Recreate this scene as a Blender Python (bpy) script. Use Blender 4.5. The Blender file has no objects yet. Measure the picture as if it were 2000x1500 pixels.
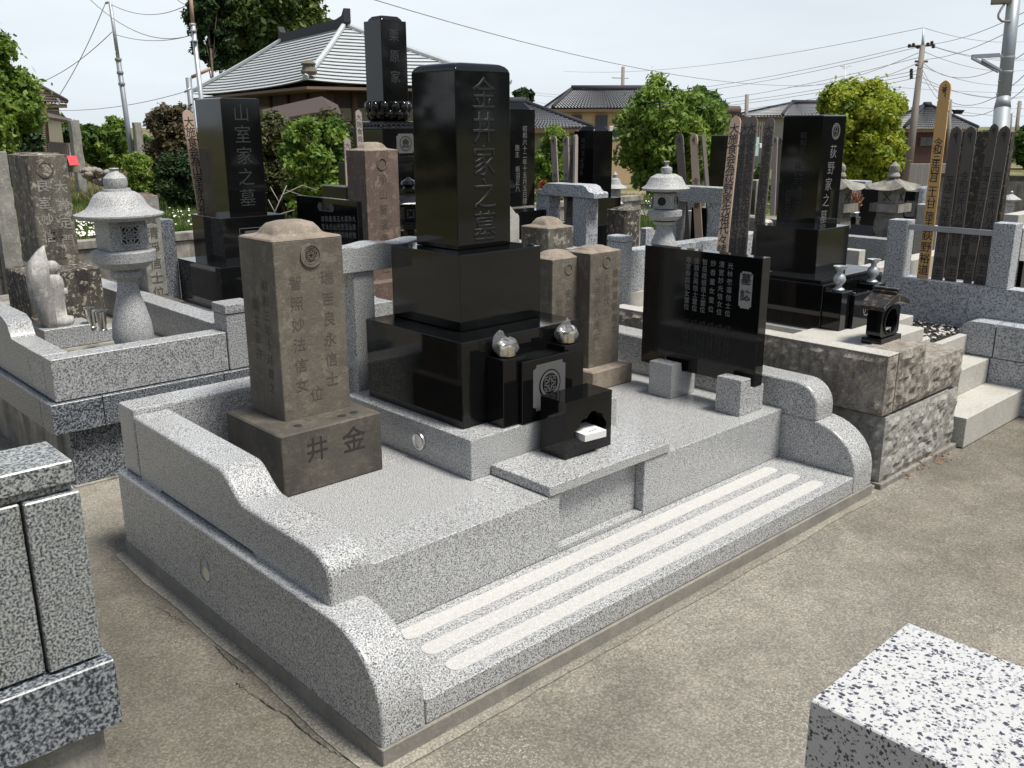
import bpy, bmesh, math, random
import numpy as np
from mathutils import Vector, Matrix
random.seed(7)
rng = np.random.default_rng(7)
scene = bpy.context.scene
C = scene.collection

# ------------------------------------------------------------------ camera
CAM = (-1.2323, -1.8581, 1.7443); YAW = 0.74986; PIT = 0.27470; ROL = -0.0030; FPX = 1797.6
cF = Vector((math.sin(YAW)*math.cos(PIT), math.cos(YAW)*math.cos(PIT), -math.sin(PIT)))
cR = Vector((math.cos(YAW), -math.sin(YAW), 0)); cU = cR.cross(cF)
cR2 = cR*math.cos(ROL)+cU*math.sin(ROL); cU2 = -cR*math.sin(ROL)+cU*math.cos(ROL)
E0 = Vector(CAM)
cam_data = bpy.data.cameras.new('camera'); cam = bpy.data.objects.new('camera', cam_data); C.objects.link(cam)
cam.matrix_world = Matrix(((cR2.x, cU2.x, -cF.x, CAM[0]), (cR2.y, cU2.y, -cF.y, CAM[1]), (cR2.z, cU2.z, -cF.z, CAM[2]), (0, 0, 0, 1)))
cam_data.sensor_width = 36; cam_data.lens = FPX/2000*36
cam_data.clip_start = 0.05; cam_data.clip_end = 2000
scene.camera = cam

# ------------------------------------------------------------------ sky, sun, exposure
SUN_EL, SUN_AZ = math.radians(66), math.radians(158)      # azimuth clockwise from +Y
world = bpy.data.worlds.new('World'); scene.world = world; world.use_nodes = True
nt = world.node_tree; nt.nodes.clear()
def wn(t, **k):
    n = nt.nodes.new(t)
    for a, b in k.items(): setattr(n, a, b)
    return n
wout = wn('ShaderNodeOutputWorld'); wbg = wn('ShaderNodeBackground')
sky = wn('ShaderNodeTexSky', sky_type='NISHITA', sun_disc=False, sun_elevation=SUN_EL, sun_rotation=SUN_AZ, air_density=1.0, dust_density=2.5, ozone_density=1.0)
tc = wn('ShaderNodeTexCoord'); mp = wn('ShaderNodeMapping'); mp.inputs['Scale'].default_value = (1.0, 1.0, 4.5)
cn = wn('ShaderNodeTexNoise'); cn.inputs['Scale'].default_value = 1.6; cn.inputs['Detail'].default_value = 6; cn.inputs['Roughness'].default_value = .55
cr = wn('ShaderNodeMapRange'); cr.inputs['From Min'].default_value = .30; cr.inputs['From Max'].default_value = .66
cr.inputs['To Min'].default_value = .76; cr.inputs['To Max'].default_value = 1.0
sx_ = wn('ShaderNodeSeparateXYZ'); ez = wn('ShaderNodeMapRange'); ez.inputs['From Min'].default_value = .22; ez.inputs['From Max'].default_value = .62
ez.inputs['To Min'].default_value = 1.0; ez.inputs['To Max'].default_value = .10
em = wn('ShaderNodeMath', operation='MULTIPLY')
cm = wn('ShaderNodeMix', data_type='RGBA'); cm.inputs['B'].default_value = (8.9, 9.6, 10.3, 1)
wbg.inputs['Strength'].default_value = 0.085
L = nt.links.new
L(tc.outputs['Generated'], mp.inputs['Vector']); L(mp.outputs['Vector'], cn.inputs['Vector']); L(cn.outputs['Fac'], cr.inputs['Value'])
L(tc.outputs['Generated'], sx_.inputs[0]); L(sx_.outputs['Z'], ez.inputs['Value']); L(ez.outputs['Result'], em.inputs[0]); L(cr.outputs['Result'], em.inputs[1]); L(em.outputs[0], cm.inputs['Factor']); L(sky.outputs['Color'], cm.inputs['A']); L(cm.outputs['Result'], wbg.inputs['Color'])
L(wbg.outputs['Background'], wout.inputs['Surface'])
sd = bpy.data.lights.new('sun', 'SUN'); sd.energy = 5.0; sd.angle = math.radians(15); sd.color = (1, .96, .89)
sun = bpy.data.objects.new('sun', sd); C.objects.link(sun)
sv = Vector((math.sin(SUN_AZ)*math.cos(SUN_EL), math.cos(SUN_AZ)*math.cos(SUN_EL), math.sin(SUN_EL)))
sun.rotation_euler = sv.to_track_quat('Z', 'Y').to_euler(); sun.location = (0, 0, 20)
scene.view_settings.view_transform = 'Standard'; scene.view_settings.look = 'None'
scene.view_settings.gamma = 1; scene.view_settings.use_curve_mapping = False
scene.view_settings.exposure = 0.22

# ------------------------------------------------------------------ measuring helpers (photo survey -> metres)
def ray(x, y): return cF+cR2*((x-1000)/FPX)-cU2*((y-750)/FPX)
def dep(x, y, t): return E0+ray(x, y)*t
def onz(x, y, z): d = ray(x, y); return E0+d*((z-E0.z)/d.z)
def onx(x, y, X): d = ray(x, y); return E0+d*((X-E0.x)/d.x)
def ony(x, y, Y): d = ray(x, y); return E0+d*((Y-E0.y)/d.y)
def sol_x(px, y, z):       # X such that (X,y,z) lies at column px
    k = (px-1000)/FPX; n = cR2-cF*k; q = Vector((0, y, z))-E0+Vector((E0.x, 0, 0)) ; q = Vector((-E0.x, y-E0.y, z-E0.z))
    return -(n.dot(q))/n.x
def sol_y(px, x, z):
    k = (px-1000)/FPX; n = cR2-cF*k; q = Vector((x-E0.x, -E0.y, z-E0.z)); return -(n.dot(q))/n.y
def bxd(p, near, xr, xl, zb=None):
    """near top corner pixel at survey point p(Vector) -> x0,x1,y0,y1,z0,z1"""
    x1 = sol_x(xr, p.y, p.z) if xr is not None else None
    y1 = sol_y(xl, p.x, p.z) if xl is not None else None
    return x1, y1
def BXP(t, near, xr, xl, zbpx):
    p = dep(near[0], near[1], t)
    x1 = sol_x(xr, p.y, p.z); y1 = sol_y(xl, p.x, p.z)
    z0 = ony(near[0], zbpx, p.y).z
    return [p.x, x1, p.y, y1, z0, p.z]

# ------------------------------------------------------------------ materials
def mat_new(name):
    m = bpy.data.materials.new(name); m.use_nodes = True; n = m.node_tree; n.nodes.clear()
    o = n.nodes.new('ShaderNodeOutputMaterial'); b = n.nodes.new('ShaderNodeBsdfPrincipled'); n.links.new(b.outputs[0], o.inputs[0])
    return m, n, b
class NB:
    def __init__(s, n):
        s.n = n
        tc = n.nodes.new('ShaderNodeTexCoord'); oi = n.nodes.new('ShaderNodeObjectInfo')
        mul = n.nodes.new('ShaderNodeMath'); mul.operation = 'MULTIPLY'; mul.inputs[1].default_value = 37.0
        n.links.new(oi.outputs['Random'], mul.inputs[0])
        ad = n.nodes.new('ShaderNodeVectorMath'); ad.operation = 'ADD'
        n.links.new(tc.outputs['Object'], ad.inputs[0]); n.links.new(mul.outputs[0], ad.inputs[1])
        s.co = ad.outputs[0]; s.oi = oi
    def noise(s, scale, detail=2, rough=.5, stretch=None, dist=0):
        v = s.co
        if stretch:
            m = s.n.nodes.new('ShaderNodeMapping'); m.inputs['Scale'].default_value = stretch; s.n.links.new(v, m.inputs[0]); v = m.outputs[0]
        t = s.n.nodes.new('ShaderNodeTexNoise'); t.inputs['Scale'].default_value = scale; t.inputs['Detail'].default_value = detail
        t.inputs['Roughness'].default_value = rough; t.inputs['Distortion'].default_value = dist; s.n.links.new(v, t.inputs['Vector']); return t.outputs['Fac']
    def voro(s, scale, feature='F1', out='Distance', rand=1):
        t = s.n.nodes.new('ShaderNodeTexVoronoi'); t.feature = feature; t.inputs['Scale'].default_value = scale; t.inputs['Randomness'].default_value = rand
        s.n.links.new(s.co, t.inputs['Vector']); return t.outputs[out]
    def ramp(s, f, stops, interp='LINEAR'):
        r = s.n.nodes.new('ShaderNodeValToRGB'); r.color_ramp.interpolation = interp
        while len(r.color_ramp.elements) < len(stops): r.color_ramp.elements.new(.5)
        for e, (p, c) in zip(r.color_ramp.elements, stops):
            e.position = p; e.color = (c, c, c, 1) if not hasattr(c, '__len__') else (*c, 1)
        s.n.links.new(f, r.inputs[0]); return r.outputs[0]
    def mix(s, f, a, b, mode='MIX'):
        m = s.n.nodes.new('ShaderNodeMix'); m.data_type = 'RGBA'; m.blend_type = mode
        for k, v in (('Factor', f), ('A', a), ('B', b)):
            if hasattr(v, 'is_linked') or hasattr(v, 'links'): s.n.links.new(v, m.inputs[k])
            elif k == 'Factor': m.inputs[k].default_value = v
            else: m.inputs[k].default_value = (*v, 1) if hasattr(v, '__len__') else (v, v, v, 1)
        return m.outputs['Result']
    def bump(s, b, h, strength, dist):
        u = s.n.nodes.new('ShaderNodeBump'); u.inputs['Strength'].default_value = strength; u.inputs['Distance'].default_value = dist
        s.n.links.new(h, u.inputs['Height']); s.n.links.new(u.outputs[0], b.inputs['Normal'])
    def to(s, b, key, v): s.n.links.new(v, b.inputs[key])
def granite(name, light, mid, dark, sc=170, rough=.3, p=(.36, .47, .56, .64), stain=None, bump=0, patches=0.12, spec=.5):
    m, n, b = mat_new(name); N = NB(n)
    f = N.noise(sc, 3, .62)
    c = N.ramp(f, [(p[0], dark), (p[1], mid), (p[2], light), (p[3], tuple(min(1, v*1.18) for v in light))])
    g = N.noise(sc*.22, 2, .5); c = N.mix(patches*3, c, N.ramp(g, [(.3, .72), (.7, 1.0)]), 'MULTIPLY')
    h = N.noise(sc*2.2, 1, .5); c = N.mix(.35, c, N.ramp(h, [(.35, .55), (.6, 1.0)]), 'MULTIPLY')
    if stain:
        s = N.noise(3.2, 6, .65, dist=.4); c = N.mix(N.ramp(s, [(stain[1], 0), (stain[2], stain[3])]), c, stain[0], 'MULTIPLY')
    N.to(b, 'Base Color', c); b.inputs['Roughness'].default_value = rough; b.inputs['Specular IOR Level'].default_value = spec
    if bump: N.bump(b, N.noise(45, 6, .65), bump, .01)
    return m
def black_stone(name, col=.0045, rough=.06, spec=.42):
    m, n, b = mat_new(name); N = NB(n)
    f = N.noise(420, 2, .6); c = N.ramp(f, [(.45, (col*.7, col*.75, col*.8)), (.62, (col*1.3, col*1.35, col*1.4)), (.75, (col*4, col*4, col*4.2))])
    N.to(b, 'Base Color', c); 
    r = N.ramp(N.noise(4, 4, .6), [(.35, rough*.8), (.7, rough*1.6)]); N.to(b, 'Roughness', r)
    b.inputs['Specular IOR Level'].default_value = spec
    return m
def weathered(name, base, dark, lichen, lamt=.3, damt=.5, sc=1., rough=.85, bump=.5, speck=.2):
    m, n, b = mat_new(name); N = NB(n)
    c = N.mix(N.ramp(N.noise(7*sc, 5, .6), [(.35, 0), (.65, 1)]), base, tuple(v*.72 for v in base))
    c = N.mix(N.ramp(N.noise(3.5*sc, 7, .7, stretch=(1.6, 1.6, .55), dist=.6), [(.42, 0), (.60, damt)]), c, dark)
    c = N.mix(N.ramp(N.noise(16*sc, 6, .75, dist=.3), [(.54, 0), (.60, lamt)]), c, lichen)
    c = N.mix(N.ramp(N.voro(55*sc), [(.10, speck), (.16, 0)]), c, lichen)
    c = N.mix(.5, c, N.ramp(N.noise(150, 3, .6), [(.3, .6), (.65, 1.1)]), 'MULTIPLY')
    N.to(b, 'Base Color', c); b.inputs['Roughness'].default_value = rough
    N.bump(b, N.noise(60, 8, .7), bump, .008)
    return m
def plain(name, col, rough=.6, metal=0, var=.15, sc=8, bump=0, spec=.5):
    m, n, b = mat_new(name); N = NB(n)
    c = N.mix(1.0, N.mix(N.noise(sc, 5, .6), tuple(v*(1-var) for v in col), tuple(min(1, v*(1+var)) for v in col)), 1.0, 'MULTIPLY')
    N.to(b, 'Base Color', c); b.inputs['Roughness'].default_value = rough; b.inputs['Metallic'].default_value = metal; b.inputs['Specular IOR Level'].default_value = spec
    if bump: N.bump(b, N.noise(sc*8, 5, .65), bump, .01)
    return m
def leafmat(name, c0, c1, c2, sc=6, trans=.42):
    m, n, b = mat_new(name); N = NB(n)
    f = N.noise(sc, 3, .6); g = N.noise(sc*14, 2, .6)
    c = N.ramp(f, [(.3, c0), (.5, c1), (.68, c2)])
    c = N.mix(.6, c, N.ramp(g, [(.3, .45), (.7, 1.25)]), 'MULTIPLY')
    N.to(b, 'Base Color', c); b.inputs['Roughness'].default_value = .55; b.inputs['Specular IOR Level'].default_value = .3
    t = n.nodes.new('ShaderNodeBsdfTranslucent'); n.links.new(c, t.inputs[0])
    ms = n.nodes.new('ShaderNodeMixShader'); ms.inputs[0].default_value = trans
    o = [x for x in n.nodes if x.type == 'OUTPUT_MATERIAL'][0]
    n.links.new(b.outputs[0], ms.inputs[1]); n.links.new(t.outputs[0], ms.inputs[2]); n.links.new(ms.outputs[0], o.inputs[0])
    return m
M = {}
M['gran'] = granite('new_grey_granite', (.49, .497, .495), (.295, .30, .30), (.045, .048, .050), 245, .22, p=(.38, .47, .55, .64), spec=.62)
M['gran_inlay'] = granite('flamed_pale_strip', (.46, .455, .44), (.41, .405, .39), (.27, .27, .265), 240, .8, p=(.3, .4, .5, .6))
M['gran_dark'] = granite('aged_coarse_granite', (.33, .345, .33), (.145, .158, .168), (.022, .027, .031), 190, .34, p=(.38, .47, .56, .66), stain=((.72, .67, .56), .48, .75, .7))
M['gran_blue'] = granite('blue_grey_coarse_granite', (.27, .285, .30), (.11, .125, .145), (.015, .02, .028), 130, .34, p=(.40, .5, .58, .70))
M['gran_mid'] = granite('grey_granite', (.42, .43, .43), (.26, .27, .275), (.06, .065, .075), 140, .4, stain=((.74, .70, .60), .5, .8, .7))
M['gran_post'] = granite('pale_blue_grey_granite', (.46, .48, .50), (.34, .36, .385), (.11, .12, .14), 95, .45, stain=((.80, .76, .68), .5, .8, .6))
def fleck_granite(name):
    m, n, b = mat_new(name); N = NB(n)
    def flecks(sc, thr, r, offs):
        v = n.nodes.new('ShaderNodeTexVoronoi'); v.inputs['Scale'].default_value = sc
        d = n.nodes.new('ShaderNodeTexNoise'); d.inputs['Scale'].default_value = sc*1.6; d.inputs['Detail'].default_value = 2; n.links.new(N.co, d.inputs['Vector'])
        ma = n.nodes.new('ShaderNodeVectorMath'); ma.operation = 'MULTIPLY_ADD'; ma.inputs[1].default_value = (.011, .011, .011); n.links.new(d.outputs['Color'], ma.inputs[0]); n.links.new(N.co, ma.inputs[2])
        mp = n.nodes.new('ShaderNodeMapping'); mp.inputs['Location'].default_value = (offs, offs, 0); n.links.new(ma.outputs[0], mp.inputs[0]); n.links.new(mp.outputs[0], v.inputs['Vector'])
        s = n.nodes.new('ShaderNodeSeparateColor'); n.links.new(v.outputs['Color'], s.inputs[0])
        a = N.ramp(s.outputs[0], [(0, 1), (thr, 0)], 'CONSTANT'); q = N.ramp(v.outputs['Distance'], [(r*.75, 1), (r, 0)])
        return N.mix(1.0, a, q, 'MULTIPLY')
    c = N.mix(N.noise(60, 4, .6), (.50, .50, .488), (.39, .395, .39))
    c = N.mix(flecks(120, .34, .50, 3.0), c, (.26, .265, .29)); c = N.mix(flecks(92, .30, .52, 0), c, (.035, .037, .055)); c = N.mix(flecks(150, .22, .5, 7), c, (.05, .05, .07))
    N.to(b, 'Base Color', c); b.inputs['Roughness'].default_value = .3; return m
M['gran_white'] = fleck_granite('white_granite_black_flecks')
M['gran_pale'] = granite('pale_flamed_granite', (.47, .46, .42), (.39, .38, .345), (.19, .18, .165), 200, .6, p=(.3, .42, .52, .62), stain=((.72, .68, .58), .5, .8, .7), bump=.08)
M['rock'] = weathered('rough_rock_face', (.33, .30, .26), (.10, .08, .064), (.46, .43, .37), .5, .7, 3.6, .8, 1., .3)
M['rock_lo'] = weathered('rough_rock_face_grey', (.34, .33, .305), (.19, .175, .15), (.43, .43, .40), .4, .4, 4.0, .8, .8, .3)
M['black'] = black_stone('polished_black_granite')
M['black2'] = black_stone('aged_black_granite', .008, .14, .35)
M['black_brown'] = weathered('black_granite_rusty_lichen', (.02, .02, .02), (.012, .012, .012), (.30, .19, .10), .5, .3, 2., .35, .3, .5)
M['oldst'] = weathered('brown_grey_old_stone', (.150, .130, .102), (.065, .056, .045), (.27, .24, .19), .30, .55, 1.1, .8, .45, .35)
M['oldbase'] = weathered('dark_old_stone', (.088, .078, .062), (.035, .031, .026), (.20, .17, .13), .22, .6, 1.1, .75, .45, .3)
M['oldcap'] = weathered('pale_weathered_cap', (.27, .225, .175), (.12, .10, .08), (.36, .31, .25), .4, .5, 1.6, .85, .5, .3)
M['lichen'] = weathered('lichen_covered_stone', (.165, .150, .120), (.050, .042, .034), (.42, .39, .33), .75, .8, 1.3, .9, .8, .6)
M['mossy'] = weathered('dark_stone_white_lichen', (.10, .085, .07), (.020, .018, .016), (.45, .42, .34), .9, .9, 1.7, .9, .8, .5)
M['redst'] = weathered('red_brown_stone', (.150, .105, .085), (.075, .052, .045), (.45, .36, .30), .25, .5, 1.0, .75, .4, .75)
M['greyst'] = weathered('grey_carved_stone', (.30, .29, .26), (.13, .125, .11), (.45, .43, .39), .4, .6, 1.6, .85, .5, .3)
M['jizo'] = weathered('pale_statue_stone', (.52, .52, .50), (.20, .18, .165), (.58, .57, .54), .5, .75, 1.2, .85, .5, .1)
M['lantern'] = granite('lantern_granite', (.43, .437, .435), (.31, .315, .32), (.11, .115, .12), 210, .6, stain=((.76, .73, .66), .5, .8, .6))
M['concrete'] = weathered('stained_concrete_wall', (.30, .285, .25), (.07, .065, .055), (.40, .385, .35), .3, .7, .9, .9, .4, .05)
M['footing'] = weathered('grey_mortar_footing', (.25, .235, .205), (.15, .14, .12), (.33, .31, .27), .25, .4, 1.2, .9, .3, .05)
M['letter_lo'] = plain('engraving_dark', (.070, .061, .049), .9)
M['letter_deep'] = plain('engraving_deep', (.022, .019, .016), .9)
M['letter_mid'] = plain('engraving_grey', (.13, .13, .13), .6)
M['letter_dim'] = plain('engraving_dim', (.030, .032, .034), .6, spec=.25)
M['letter_pale'] = plain('engraving_pale', (.34, .35, .35), .7)
M['engrave_black'] = plain('engraving_black', (.014, .015, .016), .5, spec=.25)
M['ink'] = plain('ink_black', (.012, .011, .010), .7)
M['ink_fade'] = plain('ink_faded', (.022, .020, .020), .8)
M['panel'] = plain('frosted_panel', (.085, .088, .088), .7, var=.1, spec=.3)
M['steel'] = plain('stainless_steel', (.62, .61, .58), .16, 1.0)
M['steel_ring'] = plain('satin_steel', (.72, .72, .70), .30, 1.0)
M['zinc'] = plain('galvanised_steel', (.42, .44, .46), .45, .6)
M['pole_grey'] = plain('grey_painted_pole', (.20, .22, .245), .5, .2)
M['pole_big'] = plain('galvanised_pole', (.28, .315, .335), .5, .3)
M['rust'] = plain('rusty_pole', (.33, .20, .14), .7)
M['pole_wood'] = plain('concrete_pole', (.17, .15, .13), .8)
M['white'] = plain('white_card', (.62, .62, .61), .5, var=.03)
M['film_pot'] = plain('vase_steel_gold', (.55, .50, .40), .2, 1.0)
M['red'] = plain('red_cloth', (.55, .06, .07), .6)
M['wire'] = plain('wire', (.26, .27, .30), .6)
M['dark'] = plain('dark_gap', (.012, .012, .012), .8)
def woodmat(name, a, b_, sc=1):
    m, n, b = mat_new(name); N = NB(n)
    c = N.mix(N.noise(16*sc, 4, .6, stretch=(6, 6, .35), dist=.3), a, b_); N.to(b, 'Base Color', c); b.inputs['Roughness'].default_value = .75
    return m
M['wood_new'] = woodmat('fresh_cedar', (.52, .31, .115), (.60, .375, .16))
M['wood_tan'] = woodmat('tan_cedar', (.33, .235, .17), (.41, .31, .235))
M['wood_grey'] = woodmat('weathered_grey_wood', (.062, .052, .046), (.120, .104, .092))
M['wood_mid'] = woodmat('weathered_light_wood', (.16, .135, .12), (.26, .225, .20))
M['wood_brown'] = woodmat('brown_timber', (.10, .06, .04), (.16, .10, .07))
def ground_mat(name):
    m, n, b = mat_new(name); N = NB(n)
    c = N.ramp(N.noise(.9, 6, .62), [(.30, (.125, .116, .094)), (.50, (.170, .159, .132)), (.70, (.205, .194, .165))])
    c = N.mix(N.ramp(N.noise(3.3, 6, .7, dist=.5), [(.45, 0), (.62, .5)]), c, (.27, .245, .20))
    c = N.mix(N.ramp(N.noise(1.7, 5, .6), [(.5, 0), (.72, .45)]), c, (.110, .100, .080))
    c = N.mix(.75, c, N.ramp(N.noise(110, 5, .75), [(.32, .35), (.50, .92), (.64, 1.8)]), 'MULTIPLY')
    c = N.mix(N.mix(N.ramp(N.noise(2.2, 4, .6), [(.48, 0), (.62, 1)]), 0, N.ramp(N.noise(170, 2, .5), [(.60, 0), (.66, .8)])), c, (.42, .39, .32))
    N.to(b, 'Base Color', c); b.inputs['Roughness'].default_value = .9
    N.bump(b, N.noise(95, 6, .7), .35, .006); return m
M['pave'] = ground_mat('worn_concrete_paving')
def stains(m, spots):
    n = m.node_tree; b = [x for x in n.nodes if x.type == 'BSDF_PRINCIPLED'][0]; src = b.inputs['Base Color'].links[0].from_socket
    tc = n.nodes.new('ShaderNodeTexCoord'); nz = n.nodes.new('ShaderNodeTexNoise'); nz.inputs['Scale'].default_value = 1.8; nz.inputs['Detail'].default_value = 6; nz.inputs['Roughness'].default_value = .65
    n.links.new(tc.outputs['Object'], nz.inputs['Vector'])
    for (x, y, r0, r1, col, amt) in spots:
        d = n.nodes.new('ShaderNodeVectorMath'); d.operation = 'DISTANCE'; d.inputs[1].default_value = (x, y, 0); n.links.new(tc.outputs['Object'], d.inputs[0])
        a = n.nodes.new('ShaderNodeMath'); a.operation = 'MULTIPLY_ADD'; a.inputs[1].default_value = 2.2; n.links.new(nz.outputs['Fac'], a.inputs[0]); n.links.new(d.outputs['Value'], a.inputs[2])
        mr = n.nodes.new('ShaderNodeMapRange'); mr.inputs['From Min'].default_value = r0+1.1; mr.inputs['From Max'].default_value = r1+1.1; mr.inputs['To Min'].default_value = amt; mr.inputs['To Max'].default_value = 0
        n.links.new(a.outputs[0], mr.inputs['Value'])
        mx = n.nodes.new('ShaderNodeMix'); mx.data_type = 'RGBA'; mx.blend_type = 'MULTIPLY'; n.links.new(mr.outputs['Result'], mx.inputs['Factor']); n.links.new(src, mx.inputs['A']); mx.inputs['B'].default_value = (*col, 1); src = mx.outputs['Result']
    n.links.new(src, b.inputs['Base Color'])
M['skirt'] = ground_mat('cement_skirt')
stains(M['pave'], [(-.5, 1.3, .3, 1.5, (.50, .49, .46), .9), (-.35, .3, .1, .8, (.62, .60, .55), .8), (3.2, -1.3, .3, 1.5, (.50, .47, .42), .9), (4.2, -.5, .2, 1.2, (.58, .55, .50), .8), (1.5, -1.6, .1, .8, (.72, .69, .62), .7)])
def grass_ground(name):
    m, n, b = mat_new(name); N = NB(n)
    c = N.ramp(N.noise(.35, 6, .65), [(.36, (.055, .085, .020)), (.50, (.13, .125, .045)), (.60, (.21, .165, .085)), (.72, (.26, .21, .14))])
    c = N.mix(.7, c, N.ramp(N.noise(9, 6, .75), [(.3, .45), (.68, 1.3)]), 'MULTIPLY')
    N.to(b, 'Base Color', c); b.inputs['Roughness'].default_value = 1; N.bump(b, N.noise(14, 6, .7), .6, .06); return m
M['grassg'] = grass_ground('dry_grass_earth')
M['earth'] = plain('bare_brown_earth', (.26, .19, .135), 1, var=.3, sc=2.5)
M['path'] = plain('grey_path', (.17, .155, .135), .95, var=.3, sc=3, bump=.3)
M['roadg'] = plain('pale_gravel', (.28, .265, .235), .95, var=.2, sc=1.5)
M['blade'] = leafmat('grass_blades', (.035, .075, .012), (.085, .15, .028), (.22, .22, .075), .7, .3)
M['blade_dry'] = leafmat('dry_grass', (.13, .13, .05), (.22, .19, .09), (.32, .26, .15), .7, .3)
M['petal'] = plain('white_petals', (.75, .74, .66), .7)
M['bark'] = plain('bark', (.085, .065, .05), .95, var=.3, sc=10, bump=.5)
M['tile_silver'] = plain('silver_roof_tile', (.40, .425, .435), .5, 0, .16, 2)
M['tile_grey'] = plain('grey_roof_tile', (.24, .245, .255), .55, 0, .3, 6)
M['tile_dark'] = plain('dark_ridge_tile', (.018, .019, .025), .8)
M['roof_brown'] = plain('brown_roof', (.070, .050, .042), .8, var=.25, sc=5)
M['wall_beige'] = plain('beige_wall', (.22, .20, .15), .9)
M['plaque'] = plain('pale_plaque', (.21, .215, .215), .6)

M['wall_cream'] = plain('cream_wall', (.50, .36, .22), .9, var=.06)
M['wall_dark'] = plain('dark_timber_wall', (.05, .035, .03), .9)
M['wall_red'] = plain('red_brown_wall', (.085, .045, .038), .9)
M['wall_grey'] = plain('grey_wall', (.30, .29, .27), .9)
M['eave'] = plain('eave_plaster', (.16, .11, .085), .9)
M['pane'] = plain('window_glass', (.07, .085, .10), .12)
M['white_roof'] = plain('white_roof', (.70, .71, .70), .5)
M['teal'] = plain('pale_teal_door', (.30, .44, .42), .6)

# ------------------------------------------------------------------ object helpers
ORG = {}
def top(name, label, cat, loc=(0, 0, 0), group=None, rz=0):
    o = bpy.data.objects.new(name, None); C.objects.link(o); o.location = loc; o.empty_display_size = .1
    o['label'] = label; o['category'] = cat
    if group: o['group'] = group
    ORG[o] = Vector(loc); return o
def link(name, me, mat, parent=None, label=None, cat=None, group=None, kind=None, org=None, smooth=False):
    """me is in world coordinates; move its origin to the parent's (or to org) and link"""
    if smooth == 'auto':
        me.shade_smooth(); me.set_sharp_from_angle(angle=math.radians(35))
    elif smooth: me.shade_smooth()
    if mat is not None and not me.materials: me.materials.append(M[mat] if isinstance(mat, str) else mat)
    o = bpy.data.objects.new(name, me); C.objects.link(o)
    if parent is not None:
        base = ORG[parent]; o.parent = parent; me.transform(Matrix.Translation(-base)); ORG[o] = base
    else:
        base = Vector(org) if org is not None else Vector((0, 0, 0)); me.transform(Matrix.Translation(-base)); o.location = base; ORG[o] = base
    if label: o['label'] = label
    if cat: o['category'] = cat
    if group: o['group'] = group
    if kind: o['kind'] = kind
    if smooth == 'auto' and len(me.polygons) > 6:
        w_ = o.modifiers.new('wn', 'WEIGHTED_NORMAL'); w_.keep_sharp = True; w_.weight = 100
    return o
def me_from(v, f, name='m'):
    me = bpy.data.meshes.new(name); me.from_pydata([tuple(p) for p in v], [], f); me.update(); return me
def bm_me(bm):
    me = bpy.data.meshes.new('m'); bm.normal_update(); bm.to_mesh(me); bm.free(); return me
def box_me(x0, x1, y0, y1, z0, z1, bev=.004, seg=2):
    if x1 < x0: x0, x1 = x1, x0
    if y1 < y0: y0, y1 = y1, y0
    bm = bmesh.new()
    v = [bm.verts.new(p) for p in ((x0, y0, z0), (x1, y0, z0), (x1, y1, z0), (x0, y1, z0), (x0, y0, z1), (x1, y0, z1), (x1, y1, z1), (x0, y1, z1))]
    for q in ((3, 2, 1, 0), (4, 5, 6, 7), (0, 1, 5, 4), (1, 2, 6, 5), (2, 3, 7, 6), (3, 0, 4, 7)): bm.faces.new([v[i] for i in q])
    if bev: bmesh.ops.bevel(bm, geom=bm.edges[:], offset=bev, segments=seg, profile=.5, affect='EDGES')
    return bm_me(bm)
def box(name, mat, parent, x0, x1, y0, y1, z0, z1, bev=.004, **k):
    return link(name, box_me(x0, x1, y0, y1, z0, z1, min(bev, .0028) if bev <= .006 else bev, k.pop('seg', 1 if bev <= .006 else 2)), mat, parent, smooth=False if bev <= .006 else 'auto', **k)
def prism_me(prof, a0, a1, axis='x', bev=0, seg=3, only=None):
    """prof: polygon of (u,z) with u along the other horizontal axis; extruded a0..a1 on axis"""
    bm = bmesh.new()
    mk = (lambda a, u, z: (a, u, z)) if axis == 'x' else ((lambda a, u, z: (u, a, z)) if axis == 'y' else (lambda a, u, z: (u, z, a)))
    A = [bm.verts.new(mk(a0, u, z)) for u, z in prof]; B = [bm.verts.new(mk(a1, u, z)) for u, z in prof]
    n = len(prof); bm.faces.new(A); bm.faces.new(B[::-1])
    for i in range(n): bm.faces.new((A[i], B[i], B[(i+1) % n], A[(i+1) % n]))
    bmesh.ops.recalc_face_normals(bm, faces=bm.faces[:])
    if bev:
        ed = [e for e in bm.edges if (e.verts[0] in A) == (e.verts[1] in A)]
        if only: ed = [e for e in ed if only(e)]
        bmesh.ops.bevel(bm, geom=ed, offset=bev, segments=seg, profile=.5, affect='EDGES', clamp_overlap=True)
    return bm_me(bm)
def rrect(x0, x1, y0, y1, r, n=4):
    pts = []
    r = max(1e-4, min(r, (x1-x0)/2-1e-4, (y1-y0)/2-1e-4))
    for cx, cy, a in ((x1-r, y1-r, 0), (x0+r, y1-r, 90), (x0+r, y0+r, 180), (x1-r, y0+r, 270)):
        for i in range(n+1):
            t = math.radians(a+90*i/n); pts.append((cx+r*math.cos(t), cy+r*math.sin(t)))
    return pts
def loft_me(x0, x1, y0, y1, levels, n=4):
    """levels: (inset, z, corner radius)"""
    v, f = [], []
    for ins, z, r in levels:
        v += [(px, py, z) for px, py in rrect(x0+ins, x1-ins, y0+ins, y1-ins, r, n)]
    k = 4*(n+1)
    for L_ in range(len(levels)-1):
        for i in range(k): f.append((L_*k+i, L_*k+(i+1) % k, (L_+1)*k+(i+1) % k, (L_+1)*k+i))
    f.append(tuple(range(k))[::-1]); f.append(tuple((len(levels)-1)*k+i for i in range(k)))
    return me_from(v, f)
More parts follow.
